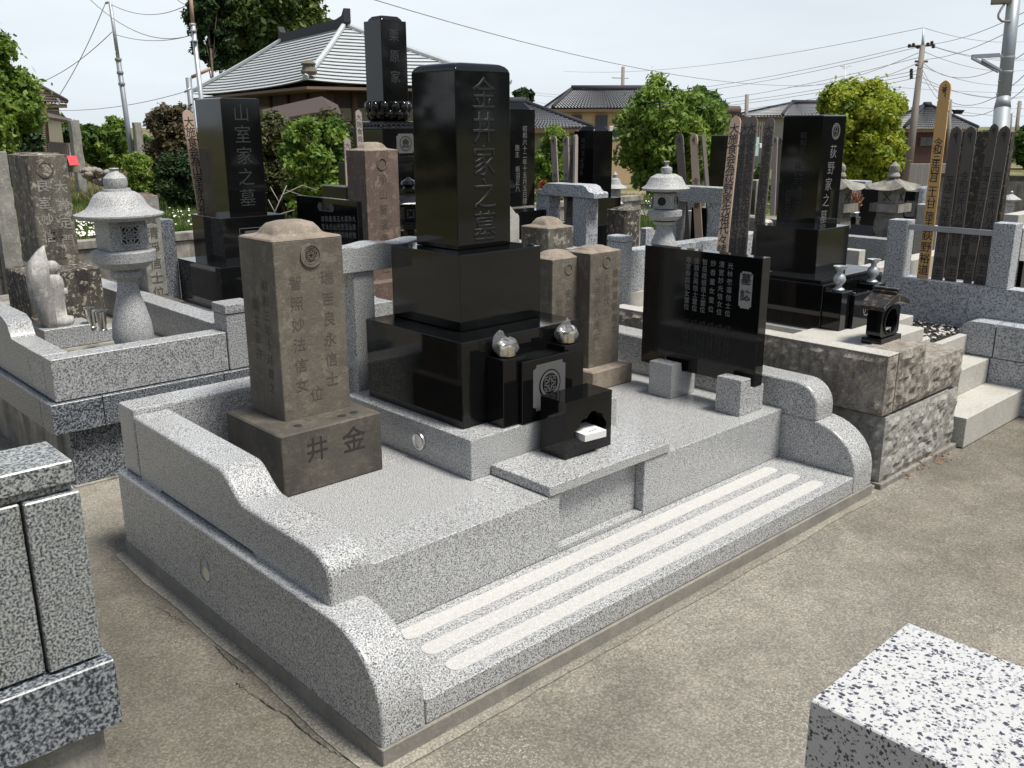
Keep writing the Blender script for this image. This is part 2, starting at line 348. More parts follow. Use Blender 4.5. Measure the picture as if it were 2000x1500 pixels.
def loft(name, mat, parent, x0, x1, y0, y1, levels, n=4, **k):
    return link(name, loft_me(x0, x1, y0, y1, levels, n), mat, parent, smooth=k.pop('smooth', 'auto'), **k)
def lathe_me(c, prof, seg=32, rot=0, sq=None):
    v, f = [], []
    for r, z in prof:
        for i in range(seg):
            t = rot+2*math.pi*i/seg
            v.append((c[0]+r*math.cos(t), c[1]+r*math.sin(t), c[2]+z))
    for j in range(len(prof)-1):
        for i in range(seg): f.append((j*seg+i, j*seg+(i+1) % seg, (j+1)*seg+(i+1) % seg, (j+1)*seg+i))
    f.append(tuple(range(seg))[::-1]); f.append(tuple((len(prof)-1)*seg+i for i in range(seg)))
    return me_from(v, f)
def lathe(name, mat, parent, c, prof, seg=32, rot=0, **k):
    return link(name, lathe_me(c, prof, seg, rot), mat, parent, smooth=k.pop('smooth', 'auto'), **k)
def tube_me(pts, rad, seg=6):
    pts = [Vector(p) for p in pts]; rad = rad if hasattr(rad, '__len__') else [rad]*len(pts)
    v, f = [], []
    for i, p in enumerate(pts):
        d = (pts[min(i+1, len(pts)-1)]-pts[max(i-1, 0)]).normalized()
        a = d.orthogonal().normalized() if i == 0 else (a-d*a.dot(d)).normalized()
        b = d.cross(a)
        for k in range(seg):
            t = 2*math.pi*k/seg; v.append(p+(a*math.cos(t)+b*math.sin(t))*rad[i])
    for i in range(len(pts)-1):
        for k in range(seg): f.append((i*seg+k, i*seg+(k+1) % seg, (i+1)*seg+(k+1) % seg, (i+1)*seg+k))
    f.append(tuple(range(seg))[::-1]); f.append(tuple((len(pts)-1)*seg+k for k in range(seg)))
    return me_from(v, f)
def tube(name, mat, parent, pts, rad, seg=8, **k): return link(name, tube_me(pts, rad, seg), mat, parent, smooth=k.pop('smooth', True), **k)
def join_me(ms):
    bm = bmesh.new()
    for m in ms: bm.from_mesh(m)
    return bm_me(bm)
XP, YM, XM, ZP = Vector((1, 0, 0)), Vector((0, -1, 0)), Vector((-1, 0, 0)), Vector((0, 0, 1))
def text_me(s, size, vertical=True, space=1.0, thick=.0006, bold=0, sx=1, bev=0):
    cu = bpy.data.curves.new('t', 'FONT'); cu.body = '\n'.join(s) if vertical else s
    cu.size = size; cu.align_x = 'CENTER'; cu.align_y = 'TOP'; cu.space_line = space; cu.extrude = thick; cu.offset = bold*size; cu.resolution_u = 2
    if bev: cu.bevel_depth = bev; cu.bevel_resolution = 0; cu.offset = bold*size-bev
    o = bpy.data.objects.new('t', cu); C.objects.link(o)
    dg = bpy.context.evaluated_depsgraph_get(); me = bpy.data.meshes.new_from_object(o.evaluated_get(dg))
    bpy.data.objects.remove(o); bpy.data.curves.remove(cu)
    me.materials.clear()
    if sx != 1: me.transform(Matrix.Diagonal((sx, 1, 1, 1)))
    return me
def place(me, org, right, up):
    nrm = right.cross(up)
    me.transform(Matrix(((right.x, up.x, nrm.x, org[0]), (right.y, up.y, nrm.y, org[1]), (right.z, up.z, nrm.z, org[2]), (0, 0, 0, 1)))); return me
def text(parent, s, org, right, up, size, mat='letter_mid', name='inscription', **k):
    if (size >= .1 or len(s) <= 3 or k.get('space', 1) > 1.12) and len(s) > 1 and k.get('vertical', True):
        sp = k.pop('space', 1.0)
        for i, ch in enumerate(s):
            link('character', place(text_me(ch, size, **k), Vector(org)-up*(size*sp*i*1.0), right, up), mat, parent)
        return
    me = place(text_me(s, size, **k), org, right, up)
    return link(name, me, mat, parent)
def ringflat_me(r0, r1, thick, n=32, y=0):
    v, f = [], []
    for i in range(n):
        t = 2*math.pi*i/n; c, s_ = math.cos(t), math.sin(t)
        v += [(c*r0, s_*r0, 0), (c*r0, s_*r0, thick), (c*r1, s_*r1, thick), (c*r1, s_*r1, 0)]
    for i in range(n):
        a, b = i*4, ((i+1) % n)*4
        for k in range(3): f.append((a+k, b+k, b+k+1, a+k+1))
    return me_from(v, f)
def poly_me(pts, thick):
    bm = bmesh.new(); A = [bm.verts.new((x, y, thick)) for x, y in pts]; B = [bm.verts.new((x, y, 0)) for x, y in pts]
    bm.faces.new(A); n = len(pts)
    for i in range(n): bm.faces.new((A[i], B[i], B[(i+1) % n], A[(i+1) % n]))
    bmesh.ops.recalc_face_normals(bm, faces=bm.faces[:]); return bm_me(bm)
def notched(w, h, c):      # plaque outline with cut corners
    return [(-w+c, -h), (w-c, -h), (w-c, -h+c*.6), (w-c*.4, -h+c), (w, -h+c), (w, h-c), (w-c*.4, h-c), (w-c, h-c*.6), (w-c, h), (-w+c, h), (-w+c, h-c*.6), (-w+c*.4, h-c), (-w, h-c), (-w, -h+c), (-w+c*.4, -h+c), (-w+c, -h+c*.6)]
def crest_me(r, t=.001):
    ms = [ringflat_me(r*.80, r, t)]
    for a in range(4):
        m = ringflat_me(r*.30, r*.40, t, 16); th = math.pi/4+a*math.pi/2
        m.transform(Matrix.Translation((math.cos(th)*r*.30, math.sin(th)*r*.30, 0))); ms.append(m)
        th = a*math.pi/2+math.pi/4
        m = poly_me([(-r*.03, r*.35), (r*.03, r*.35), (r*.05, r*.82), (-r*.05, r*.82)], t); m.transform(Matrix.Rotation(th, 4, 'Z')); ms.append(m)
    ms.append(ringflat_me(r*.55, r*.62, t, 24))
    return join_me(ms)
def brush_me(strokes, thick=.0006):   # tapered ink strokes [(x,y,w)...]
    ms = []
    for st in strokes:
        P = [Vector((a, b)) for a, b, w in st]; left, right = [], []
        for i, p in enumerate(P):
            d = (P[min(i+1, len(P)-1)]-P[max(i-1, 0)]).normalized(); q = Vector((-d.y, d.x))*st[i][2]
            left.append(tuple(p+q)); right.append(tuple(p-q))
        for i in range(len(P)-1):
            ms.append(poly_me([left[i], left[i+1], right[i+1], right[i]], thick))
    return join_me(ms)
SIDDHAM = [[(.05, 1.0, .02), (.10, .93, .07), (.02, .86, .02)], [(-.28, .80, .02), (-.1, .70, .06), (.12, .73, .06), (.30, .80, .02)],
           [(-.30, .58, .05), (0, .55, .06), (.26, .62, .05), (.10, .48, .05)], [(.02, .55, .05), (-.06, .42, .05), (-.16, .32, .015)],
           [(.10, .50, .05), (.14, .30, .06), (.12, .12, .045), (.28, .0, .01)]]
# ================================================================== GROUND
def terrain_h(x, y):
    d = math.hypot(x-E0.x, y-E0.y); az = math.degrees(math.atan2(x-E0.x, y-E0.y))
    s = min(1, max(0, (d-14)/14)); s = s*s*(3-2*s)
    w = min(1, max(0, (az-40)/8))
    return -.02-1.15*s*w
def make_terrain():
    rs = [0, 6, 12, 15, 17, 19, 21, 23, 25, 28, 32, 40, 60, 120, 300, 900]
    v, f = [(E0.x, E0.y, -.02)], []; n = 96
    for r in rs[1:]:
        for i in range(n):
            a = 2*math.pi*i/n; x, y = E0.x+r*math.sin(a), E0.y+r*math.cos(a); v.append((x, y, terrain_h(x, y)))
    for i in range(n): f.append((0, 1+(i+1) % n, 1+i))
    for j in range(len(rs)-2):
        for i in range(n):
            a, b = 1+j*n, 1+(j+1)*n; f.append((a+i, a+(i+1) % n, b+(i+1) % n, b+i))
    return link('ground', me_from(v, f), 'grassg', kind='structure')
make_terrain()
link('pavement', me_from([(-9, -9, 0), (11.4, -9, 0), (11.4, 8.2, 0), (-9, 8.2, 0)], [(0, 1, 2, 3)]), 'pave', kind='structure')

# ================================================================== MAIN PLOT
ZF, ZC, ZS, ZPL, ZK, ZHI = .066, .375, .146, .396, .564, .665
enc = top('grave_enclosure', 'new light grey granite kerbed plot with curled side walls and a striped front step', 'grave plot', (0, 0, 0))
box('footing', 'footing', enc, -.004, 2.878, -.006, 1.86, -.06, ZF-.002, .006)
def curve(y0, z0, y1, z1, n=8):     # quarter ellipse from (y0,z0) up to (y1,z1); centre (y1,z0)
    return [(y1+(y0-y1)*math.cos(math.pi/2*i/n), z0+(z1-z0)*math.sin(math.pi/2*i/n)) for i in range(n+1)]
lowp = [(1.86, ZF), (0.0, ZF)]+curve(0, .15, .255, ZC, 10)+[(1.86, ZC)]
def roundtop(e):   # bevel only edges not on the bottom
    return not (abs(e.verts[0].co.z-e.verts[1].co.z) < 1e-5 and max(v.co.z for v in e.verts) < ZF+.001)
for x0, x1 in ((0, .155), (2.69, 2.872)):
    link('side_kerb_base', prism_me(lowp, x0, x1, 'x', .012, 3, roundtop), 'gran', enc, smooth='auto')
def scurve(ya, za, yb, zb, n=10):
    return [(ya+(yb-ya)*i/n, za+(zb-za)*(.5-.5*math.cos(math.pi*i/n))) for i in range(1, n)]
upL = [(.29, ZC)]+curve(.29, ZC+.085, .40, .535, 8)+[(.80, .540)]+scurve(.80, .540, .97, .628)+[(.97, .628), (1.70, .640), (1.70, ZC), (1.50, ZC), (1.49, ZC+.014), (.76, ZC+.014), (.745, ZC)]
link('side_kerb_top', prism_me(upL, .034, .188, 'x', .016, 3, lambda e: max(v.co.z for v in e.verts) > ZC+.02), 'gran', enc, smooth='auto')
upR = [(.215, ZC)]+curve(.215, ZC+.05, .34, .548, 8)+[(.80, .553)]+scurve(.80, .553, .97, .605)+[(.97, .605), (1.70, .615), (1.70, ZC), (1.50, ZC), (1.49, ZC+.014), (.76, ZC+.014), (.745, ZC)]
link('side_kerb_top', prism_me(upR, 2.69, 2.848, 'x', .016, 3, lambda e: max(v.co.z for v in e.verts) > ZC+.02), 'gran', enc, smooth='auto')
box('back_kerb', 'gran', enc, .034, 1.36, 1.702, 1.86, ZC+.001, ZHI, .014)
box('back_kerb', 'gran', enc, 1.362, 2.848, 1.702, 1.86, ZC+.001, ZHI, .014)
# front step with three pale anti-slip strips
box('front_step', 'gran', enc, .157, 2.688, .003, .56, ZF, ZS, .004)
for y in (.085, .205, .325):
    pts = []
    for cx, a0 in ((2.49, -90), (.34, 90)):
        for i in range(9):
            t = math.radians(a0+180*i/8); pts.append((cx+.035*math.cos(t), .035*math.sin(t)))
    m = poly_me(pts, .0035); m.transform(Matrix.Translation((0, y, ZS-.001))); link('anti_slip_strip', m, 'gran_inlay', enc)
# platform
box('platform_front', 'gran', enc, .19, 1.118, .40, .58, ZS+.001, ZPL, .004)
box('platform_front', 'gran', enc, 1.625, 2.688, .40, .58, ZS+.001, ZPL, .004)
box('recess_panel', 'gran', enc, 1.12, 1.623, .445, .58, ZS+.001, ZPL-.01, .003)
for x0, x1, y0, y1 in ((.19, .952, .5815, 1.13), (.19, .952, 1.1315, 1.70), (1.84, 2.688, .5815, 1.13), (1.84, 2.688, 1.1315, 1.70), (.9535, 1.8385, .5815, 1.70)):
    box('floor_slab', 'gran', enc, x0, x1, y0, y1, ZS+.001, ZPL, .002)
box('pedestal_base', 'gran', enc, .954, 1.82, .725, 1.60, ZPL, ZK, .005)
box('offering_table', 'gran', enc, 1.055, 1.782, .405-.012, .722, .398, .4400, .004)
box('recess_sill', 'gran', enc, 1.12, 1.623, .402, .444, ZS+.001, ZS+.022, .002)
# vents
for (c, nx) in (((.954, 1.053, .480), 0), ):
    m = lathe_me((0, 0, 0), [(.036, 0), (.040, .004), (.038, .010), (.031, .012), (.027, .007), (.0, .006)], 28)
    m.transform(Matrix.Translation(c)@Matrix.Rotation(-math.pi/2, 4, 'Y')); link('vent_cap', m, 'steel_ring', enc, smooth='auto')
# drain slot with round cap in the left kerb: a shallow recessed capsule built as a ring
def capsule(w, h, n=8):
    return [(w*math.cos(math.radians(a)), (h if a <= 180 else -h)+w*math.sin(math.radians(a))) for a in np.linspace(0, 360, 2*n+2, endpoint=False)]
def slot_ring(y, z, x, tilt):
    o1, i1 = capsule(.036, .018), capsule(.030, .014)
    v, f = [], []; n = len(o1)
    for (a, b), (c_, d) in zip(o1, i1): v += [(0, a, b), (-.003, a, b), (-.003, c_, d), (.0, c_, d)]
    for i in range(n):
        p, q = 4*i, 4*((i+1) % n)
        for k in range(3): f.append((p+k, q+k, q+k+1, p+k+1))
    m = me_from(v, f); m.transform(Matrix.Translation((x, y, z))@Matrix.Rotation(tilt, 4, 'X')); return m
m = lathe_me((0, 0, 0), [(.034, -.001), (.034, .0015), (.024, .003), (.0, .003)], 24); m.transform(Matrix.Translation((0, 1.06, .207))@Matrix.Rotation(-math.pi/2, 4, 'Y')); 
link('drain_socket', slot_ring(1.085, .213, 0, .3), 'gran', enc); 
m2 = lathe_me((0, 0, 0), [(.026, 0), (.026, .004), (.0, .0045)], 24); m2.transform(Matrix.Translation((0, 1.063, .205))@Matrix.Rotation(-math.pi/2, 4, 'Y')); link('drain_cap', m2, 'steel_ring', enc, smooth='auto')

# ------------------------------------------------------------------ main black headstone
hs = top('headstone', 'tall polished black headstone carved with five white-edged characters on the new granite plot', 'headstone', (1.377, 1.25, ZK))
box('lower_block', 'black', hs, 1.018, 1.690, .846, 1.507, ZK, .9203, .003)
box('middle_block', 'black', hs, 1.143, 1.604, 1.0, 1.472, .9215, 1.2363, .003)
col = loft('column', 'black', hs, 1.237, 1.537, 1.1214, 1.4099, [(.003, 1.2375, .003), (0, 1.240, .004), (0, 1.950, .004), (.004, 1.964, .006), (.012, 1.976, .012), (.024, 1.984, .02), (.040, 1.988, .03)])
def engrave(obj, s, org, right, up, size, space, depth=.0045, bold=.012, sx=1):
    me = place(text_me(s, size, space=space, thick=.0035, bold=bold, bev=.003, sx=sx), org, right, up)
    me.transform(Matrix.Translation(-ORG[obj]))
    cut = bpy.data.objects.new('cut', me); C.objects.link(cut)
    cut.location = ORG[obj]; bpy.context.view_layer.update()
    md = obj.modifiers.new('b', 'BOOLEAN'); md.object = cut; md.operation = 'DIFFERENCE'; md.solver = 'EXACT'; md.use_self = True
    dg = bpy.context.evaluated_depsgraph_get(); dg.update()
    nm = bpy.data.meshes.new_from_object(obj.evaluated_get(dg))
    ok = len(nm.polygons) > len(obj.data.polygons)+20
    obj.modifiers.clear(); bpy.data.objects.remove(cut)
    if ok: obj.data = nm
    return ok
P0 = Vector((1.387, 1.1214, 1.0))
text(hs, '金井家之墓', (1.387, 1.1212, 1.925), XP, ZP, .135, 'engrave_black', space=1.0, thick=.0010, bold=.006, bev=.0022)
for x0, x1 in ((1.143, 1.262), (1.494, 1.612)):
    box('flower_block', 'black', hs, x0, x1, .742, .845, ZK, .848, .003)
box('incense_cover', 'black', hs, 1.228, 1.522, .722, .741, ZK, .828, .003)
box('incense_shelf', 'black', hs, 1.263, 1.493, .742, .844, ZK, .820, .002)
m = lathe_me((1.378, .80, .8205), [(.062, 0), (.064, .0012), (.05, .0014), (.0, .0016)], 32); m.transform(Matrix.Translation((1.378, 0, 0))@Matrix.Diagonal((1.25, 1, 1, 1))@Matrix.Translation((-1.378, 0, 0)))
link('shelf_dish', m, 'black2', hs, smooth='auto')
cp = link('crest_panel', place(poly_me(notched(.094, .098, .018), .0008), (1.382, .722, .705), XP, ZP), 'panel', hs)
link('crest', place(ringflat_me(0, .062, .0014, 36), (1.384, .7210, .712), XP, ZP), 'black', cp)
link('crest', place(crest_me(.056, .0006), (1.384, .7195, .712), XP, ZP), 'panel', cp)

# wrapped flower pots
def crumple(me, amp, seed):
    r = np.random.default_rng(seed)
    for v in me.vertices:
        n = v.co.copy(); v.co += Vector(r.normal(0, amp, 3))
film_m, fn, fb = mat_new('clear_plastic_film')
fb.inputs['Base Color'].default_value = (.75, .78, .82, 1); fb.inputs['Roughness'].default_value = .12; fb.inputs['Alpha'].default_value = .10; fb.inputs['Specular IOR Level'].default_value = 1.0
M['film'] = film_m
def wrapped_pot(x, y, z, label, seed):
    t = top('flower_pot', label, 'flower pot', (x, y, z), group='flower pots still in plastic film')
    lathe('pot', 'film_pot', t, (x, y, z), [(.034, 0), (.041, .004), (.042, .018), (.040, .03), (.042, .044), (.046, .052), (.040, .053), (.034, .040), (.0, .038)], 28)
    bm = bmesh.new(); bmesh.ops.create_icosphere(bm, subdivisions=4, radius=1)
    r = random.Random(seed)
    ph = [r.uniform(0, 6) for _ in range(6)]
    for v in bm.verts:
        a = math.atan2(v.co.y, v.co.x); k = 1+.05*math.sin(7*a+ph[0]+v.co.z*3)+.035*abs(math.sin(11*a+ph[1]-v.co.z*6))+r.uniform(-.012, .012)
        zz = (v.co.z*.5+.5)
        rad = .050*k*(1 if abs(v.co.z) < .8 else 1.0)
        up_ = .072*zz
        side = max(0, math.cos(a-ph[2]))**4*max(0, v.co.z)
        v.co = Vector((v.co.x*rad*(1+.3*side), v.co.y*rad*(1+.3*side), up_+.030*side+.008*math.sin(5*a+ph[3])*zz))
    me = bm_me(bm); me.transform(Matrix.Translation((x, y, z+.0005))); link('plastic_wrap', me, 'film', t, smooth=False)
wrapped_pot(1.203, .792, .8485, 'clear-wrapped steel flower pot on the left black block in front of the headstone', 3)
wrapped_pot(1.553, .792, .8485, 'clear-wrapped steel flower pot on the right black block in front of the headstone', 9)

# incense box with cloud-shaped opening
ib = top('incense_holder', 'black granite incense box with a cloud-shaped opening on the offering table', 'incense box', (1.43, .62, .440))
def cloud_pts():
    out = []
    for cx, cz, r, a0, a1 in ((.070, .050, .034, -75, 60), (.052, .085, .030, 10, 80), (.012, .095, .040, 35, 130), (-.045, .080, .030, 60, 190), (-.070, .045, .032, 120, 255), (-.03, .020, .03, 215, 300), (.028, .020, .032, 235, 320)):
        for i in range(6):
            t = math.radians(a0+(a1-a0)*i/5); out.append((cx+r*math.cos(t), cz+r*math.sin(t)))
    return out
def inc_box():
    x0, x1, y0, y1, z0, z1 = 1.303, 1.578, .549, .693, .4405, .682
    bm = bmesh.new(); cx, cz = (x0+x1)/2+.012, z0+.055
    outer = []
    for (a, b) in ((x1, z0), (x1, z1), (x0, z1), (x0, z0)): outer.append((a, b))
    cl = [(cx+a*.92, cz+b*.88) for a, b in cloud_pts()]
    # order cloud by angle about its centre and join with outer rectangle by projecting rays
    mx, mz = sum(p[0] for p in cl)/len(cl), sum(p[1] for p in cl)/len(cl)
    cl.sort(key=lambda p: math.atan2(p[1]-mz, p[0]-mx))
    cor = [math.atan2(b-mz, a-mx) for a, b in outer]
    angs = sorted([math.atan2(p[1]-mz, p[0]-mx) for p in cl])
    def rect_pt(t):
        dx, dz = math.cos(t), math.sin(t); k = 1e9
        if dx > 1e-9: k = min(k, (x1-mx)/dx)
        if dx < -1e-9: k = min(k, (x0-mx)/dx)
        if dz > 1e-9: k = min(k, (z1-mz)/dz)
        if dz < -1e-9: k = min(k, (z0-mz)/dz)
        return (mx+dx*k, mz+dz*k)
    def cl_r(t):   # interpolate radius
        rr = [(math.atan2(p[1]-mz, p[0]-mx), math.hypot(p[0]-mx, p[1]-mz)) for p in cl]
        rr = [(rr[-1][0]-2*math.pi, rr[-1][1])]+rr+[(rr[0][0]+2*math.pi, rr[0][1])]
        for (a, ra), (b, rb) in zip(rr, rr[1:]):
            if a <= t <= b: return ra+(rb-ra)*(t-a)/max(1e-9, b-a)
        return rr[0][1]
    T_ = sorted(angs+cor); n = len(T_)
    O = [rect_pt(t) for t in T_]; I = [(mx+cl_r(t)*math.cos(t), mz+cl_r(t)*math.sin(t)) for t in T_]
    of = [bm.verts.new((a, y0, b)) for a, b in O]; nf = [bm.verts.new((a, y0, b)) for a, b in I]; nb = [bm.verts.new((a, y1-.02, b)) for a, b in I]
    ob = [bm.verts.new((a, y1, b)) for a, b in O]
    for i in range(n):
        j = (i+1) % n
        bm.faces.new((of[i], of[j], nf[j], nf[i])); bm.faces.new((nf[i], nf[j], nb[j], nb[i])); bm.faces.new((ob[i], ob[j], of[j], of[i]))
    bm.faces.new(nb); bm.faces.new(ob)
    bmesh.ops.recalc_face_normals(bm, faces=bm.faces[:])
    return bm_me(bm)
link('body', inc_box(), 'black', ib)
wc = top('carton', 'small white cardboard carton lying in the black incense box opening', 'box', (1.445, .56, .505))
m = box_me(-.058, .058, -.07, .06, 0, .030, .001, 1); m.transform(Matrix.Translation((1.448, .580, .5065))@Matrix.Rotation(-.12, 4, 'Z')); link('carton_body', m, 'white', wc)
for i in range(3):
    m = lathe_me((0, 0, 0), [(.005, 0), (.005, .0005)], 10); m.transform(Matrix.Translation((1.433+.017*i, .537+.002*i, .5368))); link('printed_dot', m, 'letter_mid', wc)
box('inner_tray', 'black2', ib, 1.357, 1.522, .556, .66, .485, .5058, .002)

# ------------------------------------------------------------------ old brown-grey tombstone (front left of plot)
def cushion(h, a=.05, e=.012):
    return [(0, 0, .006), (.004, e*.5, .01), (a*.75, e, .02), (a*.95, e+.004, .03), (a, e+.008, .04), (a+.006, h*.55, .045), (a+.02, h*.85, .05), (a+.05, h, .05)]
def old_tomb(name, label, cat, x, y, z0, z1, caph, mat, capmat, base=None, basemat=None, cap=(.05, .012), cr=.006, group=None):
    t = top(name, label, cat, ((x[0]+x[1])/2, (y[0]+y[1])/2, base[4] if base else z0), group=group)
    if base: loft('base', basemat, t, base[0], base[1], base[2], base[3], [(.004, base[4], .006), (0, base[4]+.004, .008), (0, base[5]-.006, .008), (.006, base[5], .01)])
    loft('column', mat, t, x[0], x[1], y[0], y[1], [(0, z0, cr), (0, z1-.004, cr), (.003, z1, cr)])
    if caph: loft('cap', capmat, t, x[0], x[1], y[0], y[1], [(i, z1+dz, r) for i, dz, r in cushion(caph, *cap)])
    return t
o1 = old_tomb('tombstone', 'brown-grey old tombstone with a round crest on a dark carved base in the new plot', 'tombstone',
              (.433, .733), (1.2165, 1.484), .6415, 1.331, .062, 'oldst', 'oldcap', (.329, .778, 1.070, 1.504, .3975, .6409), 'oldbase', (.045, .012))
text(o1, '瑞吉良永信士', (.655, 1.2160, 1.205), XP, ZP, .060, 'letter_lo', space=1.36)
text(o1, '智照妙法信女', (.518, 1.2160, 1.198), XP, ZP, .058, 'letter_lo', space=1.38)
text(o1, '位', (.580, 1.2160, .752), XP, ZP, .062, 'letter_lo')
text(o1, '昭和三年十月建之', (.4325, 1.300, 1.18), -YM*-1, ZP, .046, 'letter_lo', space=1.25)
text(o1, '施主金井', (.4325, 1.385, 1.10), YM, ZP, .050, 'letter_lo', space=1.3)
text(o1, '井', (.480, 1.0696, .60), XP, ZP, .100, 'letter_deep', bold=.006)
text(o1, '金', (.645, 1.0696, .605), XP, ZP, .110, 'letter_deep', bold=.006)
link('crest', place(ringflat_me(.036, .046, .006), (.590, 1.2165, 1.270), XP, ZP), 'oldst', o1, smooth='auto')
link('crest', place(crest_me(.034, .003), (.590, 1.2165, 1.270), XP, ZP), 'oldst', o1)
for dx, dy in ((-.14, -.075), (.05, -.085), (.11, -.08)):
    m = lathe_me((.583+dx, 1.2165+dy, .6413), [(.018, 0), (.016, .0008), (0, .0008)], 16); link('cup_hollow', m, 'dark', o1)

# two small old tombstones at the right rear of the plot
o3 = old_tomb('tombstone', 'tan old tombstone with three text columns, right one of the pair behind the tablet', 'tombstone',
              (2.268, 2.510), (1.308, 1.50), .502, 1.105, .030, 'oldst', 'oldcap', (2.222, 2.512+.03, 1.233, 1.56, .3975, .5015), 'oldcap', (.035, .010), group='pair of small old tombstones')
for i, (s, x) in enumerate((('機神道新信士', 2.465), ('先祖代々', 2.40), ('光岳妙心信女', 2.325))):
    text(o3, s, (x, 1.3076, 1.01-.02*(i != 0)), XP, ZP, .048, 'letter_lo', space=1.25)
link('crest', place(ringflat_me(.024, .031, .003), (2.395, 1.3078, 1.055), XP, ZP), 'oldst', o3)
pt = ony(1079, 509, 1.40); 
b2 = [pt.x, sol_x(1141.6, 1.40, pt.z), 1.40, 1.60, ZPL+.002, pt.z]
o2 = old_tomb('tombstone', 'tan old tombstone half hidden behind the black headstone, left one of the pair', 'tombstone',
              (b2[0], b2[1]), (1.40, 1.60), b2[4], b2[5], .036, 'oldst', 'oldcap', None, None, (.035, .010), group='pair of small old tombstones')
for i, (s, x) in enumerate((('智岳善信', .78), ('金井家先祖', .50), ('妙岳信女', .22))):
    text(o2, s, (b2[0]+(b2[1]-b2[0])*x, 1.3996, b2[5]-.20+.04*(i == 1)), XP, ZP, .046, 'letter_lo', space=1.2)
link('crest', place(ringflat_me(.022, .029, .003), ((b2[0]+b2[1])/2, 1.3998, b2[5]-.055), XP, ZP), 'oldst', o2)

# ------------------------------------------------------------------ memorial tablet on two granite feet
st = top('memorial_tablet', 'black memorial tablet with white columns of names, standing on two notched granite feet', 'memorial tablet', (2.55, .81, ZPL))
SX0, SX1, SY0, SY1, SZ0, SZ1 = 2.525, 2.592, .466, 1.164, .5234, 1.1435
for y0, y1 in ((.468, .607), (.875, 1.02)):
    prof = [(2.4156, ZPL+.001), (2.6155, ZPL+.001), (2.6155, .5230), (2.500, .5230), (2.4938, .5735), (2.4156, .5735)]
    link('foot', prism_me(prof, y0, y1, 'y', .003, 2), 'gran', st, smooth='auto')
sx = onx(1506, 499.3, 2.55)
box('tablet', 'black', st, SX0, SX1, SY0, SY1, SZ0, SZ1, .002)
cxs = SX0-.0002
pl = link('title_plaque', place(poly_me(notched(.035, .088, .010), .0008), (cxs, .548, .985), YM, ZP), 'plaque', st)
text(pl, '墓誌', (cxs-.0012, .548, 1.062), YM, ZP, .058, 'ink', bold=.02, space=1.35, name='title')
cols = ['光林義道信士位', '清室妙光信女位', '妙香童女霊位', '智岳政倍信士霊位', '徳翁良英信士霊位', '寿室春庭信女霊位']
for i, s in enumerate(cols):
    text(st, s, (cxs, .640+.049*i, 1.105+.001*i), YM, ZP, .033, 'letter_mid', space=8.9/len(s)*1.0*.92, bold=.005)
    text(st, ['昭和五十七年二月十日', '昭和二十年四月三日', '昭和三年八月五日', '昭和五十六年三月一日', '平成十八年二月九日', '令和二年四月一日'][i], (cxs, .628+.049*i, .800), YM, ZP, .017, 'letter_dim', space=1.05)
    text(st, '俗名金井正雄行年八十才', (cxs, .648+.049*i, .795), YM, ZP, .015, 'letter_dim', space=1.1)

# ------------------------------------------------------------------ granite stand for wooden tablets behind the headstone
ts = top('tablet_rack', 'new granite rack with a notched top beam behind the black headstone', 'rack', (1.4, 1.66, ZPL))
n = 40; pts = [(1.90, 1.112), (.93, 1.112)]
for i in range(n+1):
    x = .93+(1.90-.93)*i/n; w = (x-.93)/.97
    pts.append((x, 1.226+.006*math.cos(w*2*math.pi*4)*(1 if .12 < w < .88 else .3)))
link('beam', prism_me(pts, 1.60, 1.735, 'y', .004, 2), 'gran', ts, smooth='auto')
for x0 in (1.035, 1.66):
    box('post', 'gran', ts, x0, x0+.11, 1.615, 1.698, ZPL+.002, 1.111, .004)

# ================================================================== FOREGROUND STONES
fy = -.05
def fz(px, py, y=fy): return ony(px, py, y)
A = fz(142, 898); Bq = fz(190, 1262); Cq = fz(212, 1277); D = fz(229, 1400)
fp = top('gate_pillar', 'coarse aged granite corner pillar with a cap slab at the left picture edge', 'pillar', (A.x-.3, fy+.2, 0))
zt = A.z
c1 = fz(142, 942)
box('cap', 'gran_dark', fp, A.x-1.2, A.x, fy, fy+.155, c1.z, zt, .004)
box('neck', 'gran_dark', fp, A.x-1.2, A.x-.006, fy+.012, fy+.15, c1.z-.018, c1.z-.001, .003)
pxr = fz(148, 965); 
box('pillar_block', 'gran_dark', fp, A.x-.098, A.x+.004, fy-.004, fy+.17, Cq.z+.006, c1.z-.019, .004)
box('pillar_block', 'gran_dark', fp, A.x-.6, A.x-.103, fy+.006, fy+.16, Cq.z+.006, c1.z-.019, .004)
box('base_course', 'gran_blue', fp, A.x-1.4, Cq.x+.002, fy-.028, fy+.20, D.z, Cq.z, .004)
box('plinth', 'concrete', fp, A.x-1.4, Cq.x-.03, fy+.0, fy+.18, -.05, D.z-.001, .004)
w = top('corner_block', 'white granite block with black flecks at the lower right corner of the picture', 'stone block', (.4, -1.5, 0))
box('block_top', 'gran_white', w, .204, .614, -1.9, -1.137, .55, .70, .003)
box('block_bottom', 'gran_white', w, .212, .606, -1.9, -1.145, 0, .549, .003)

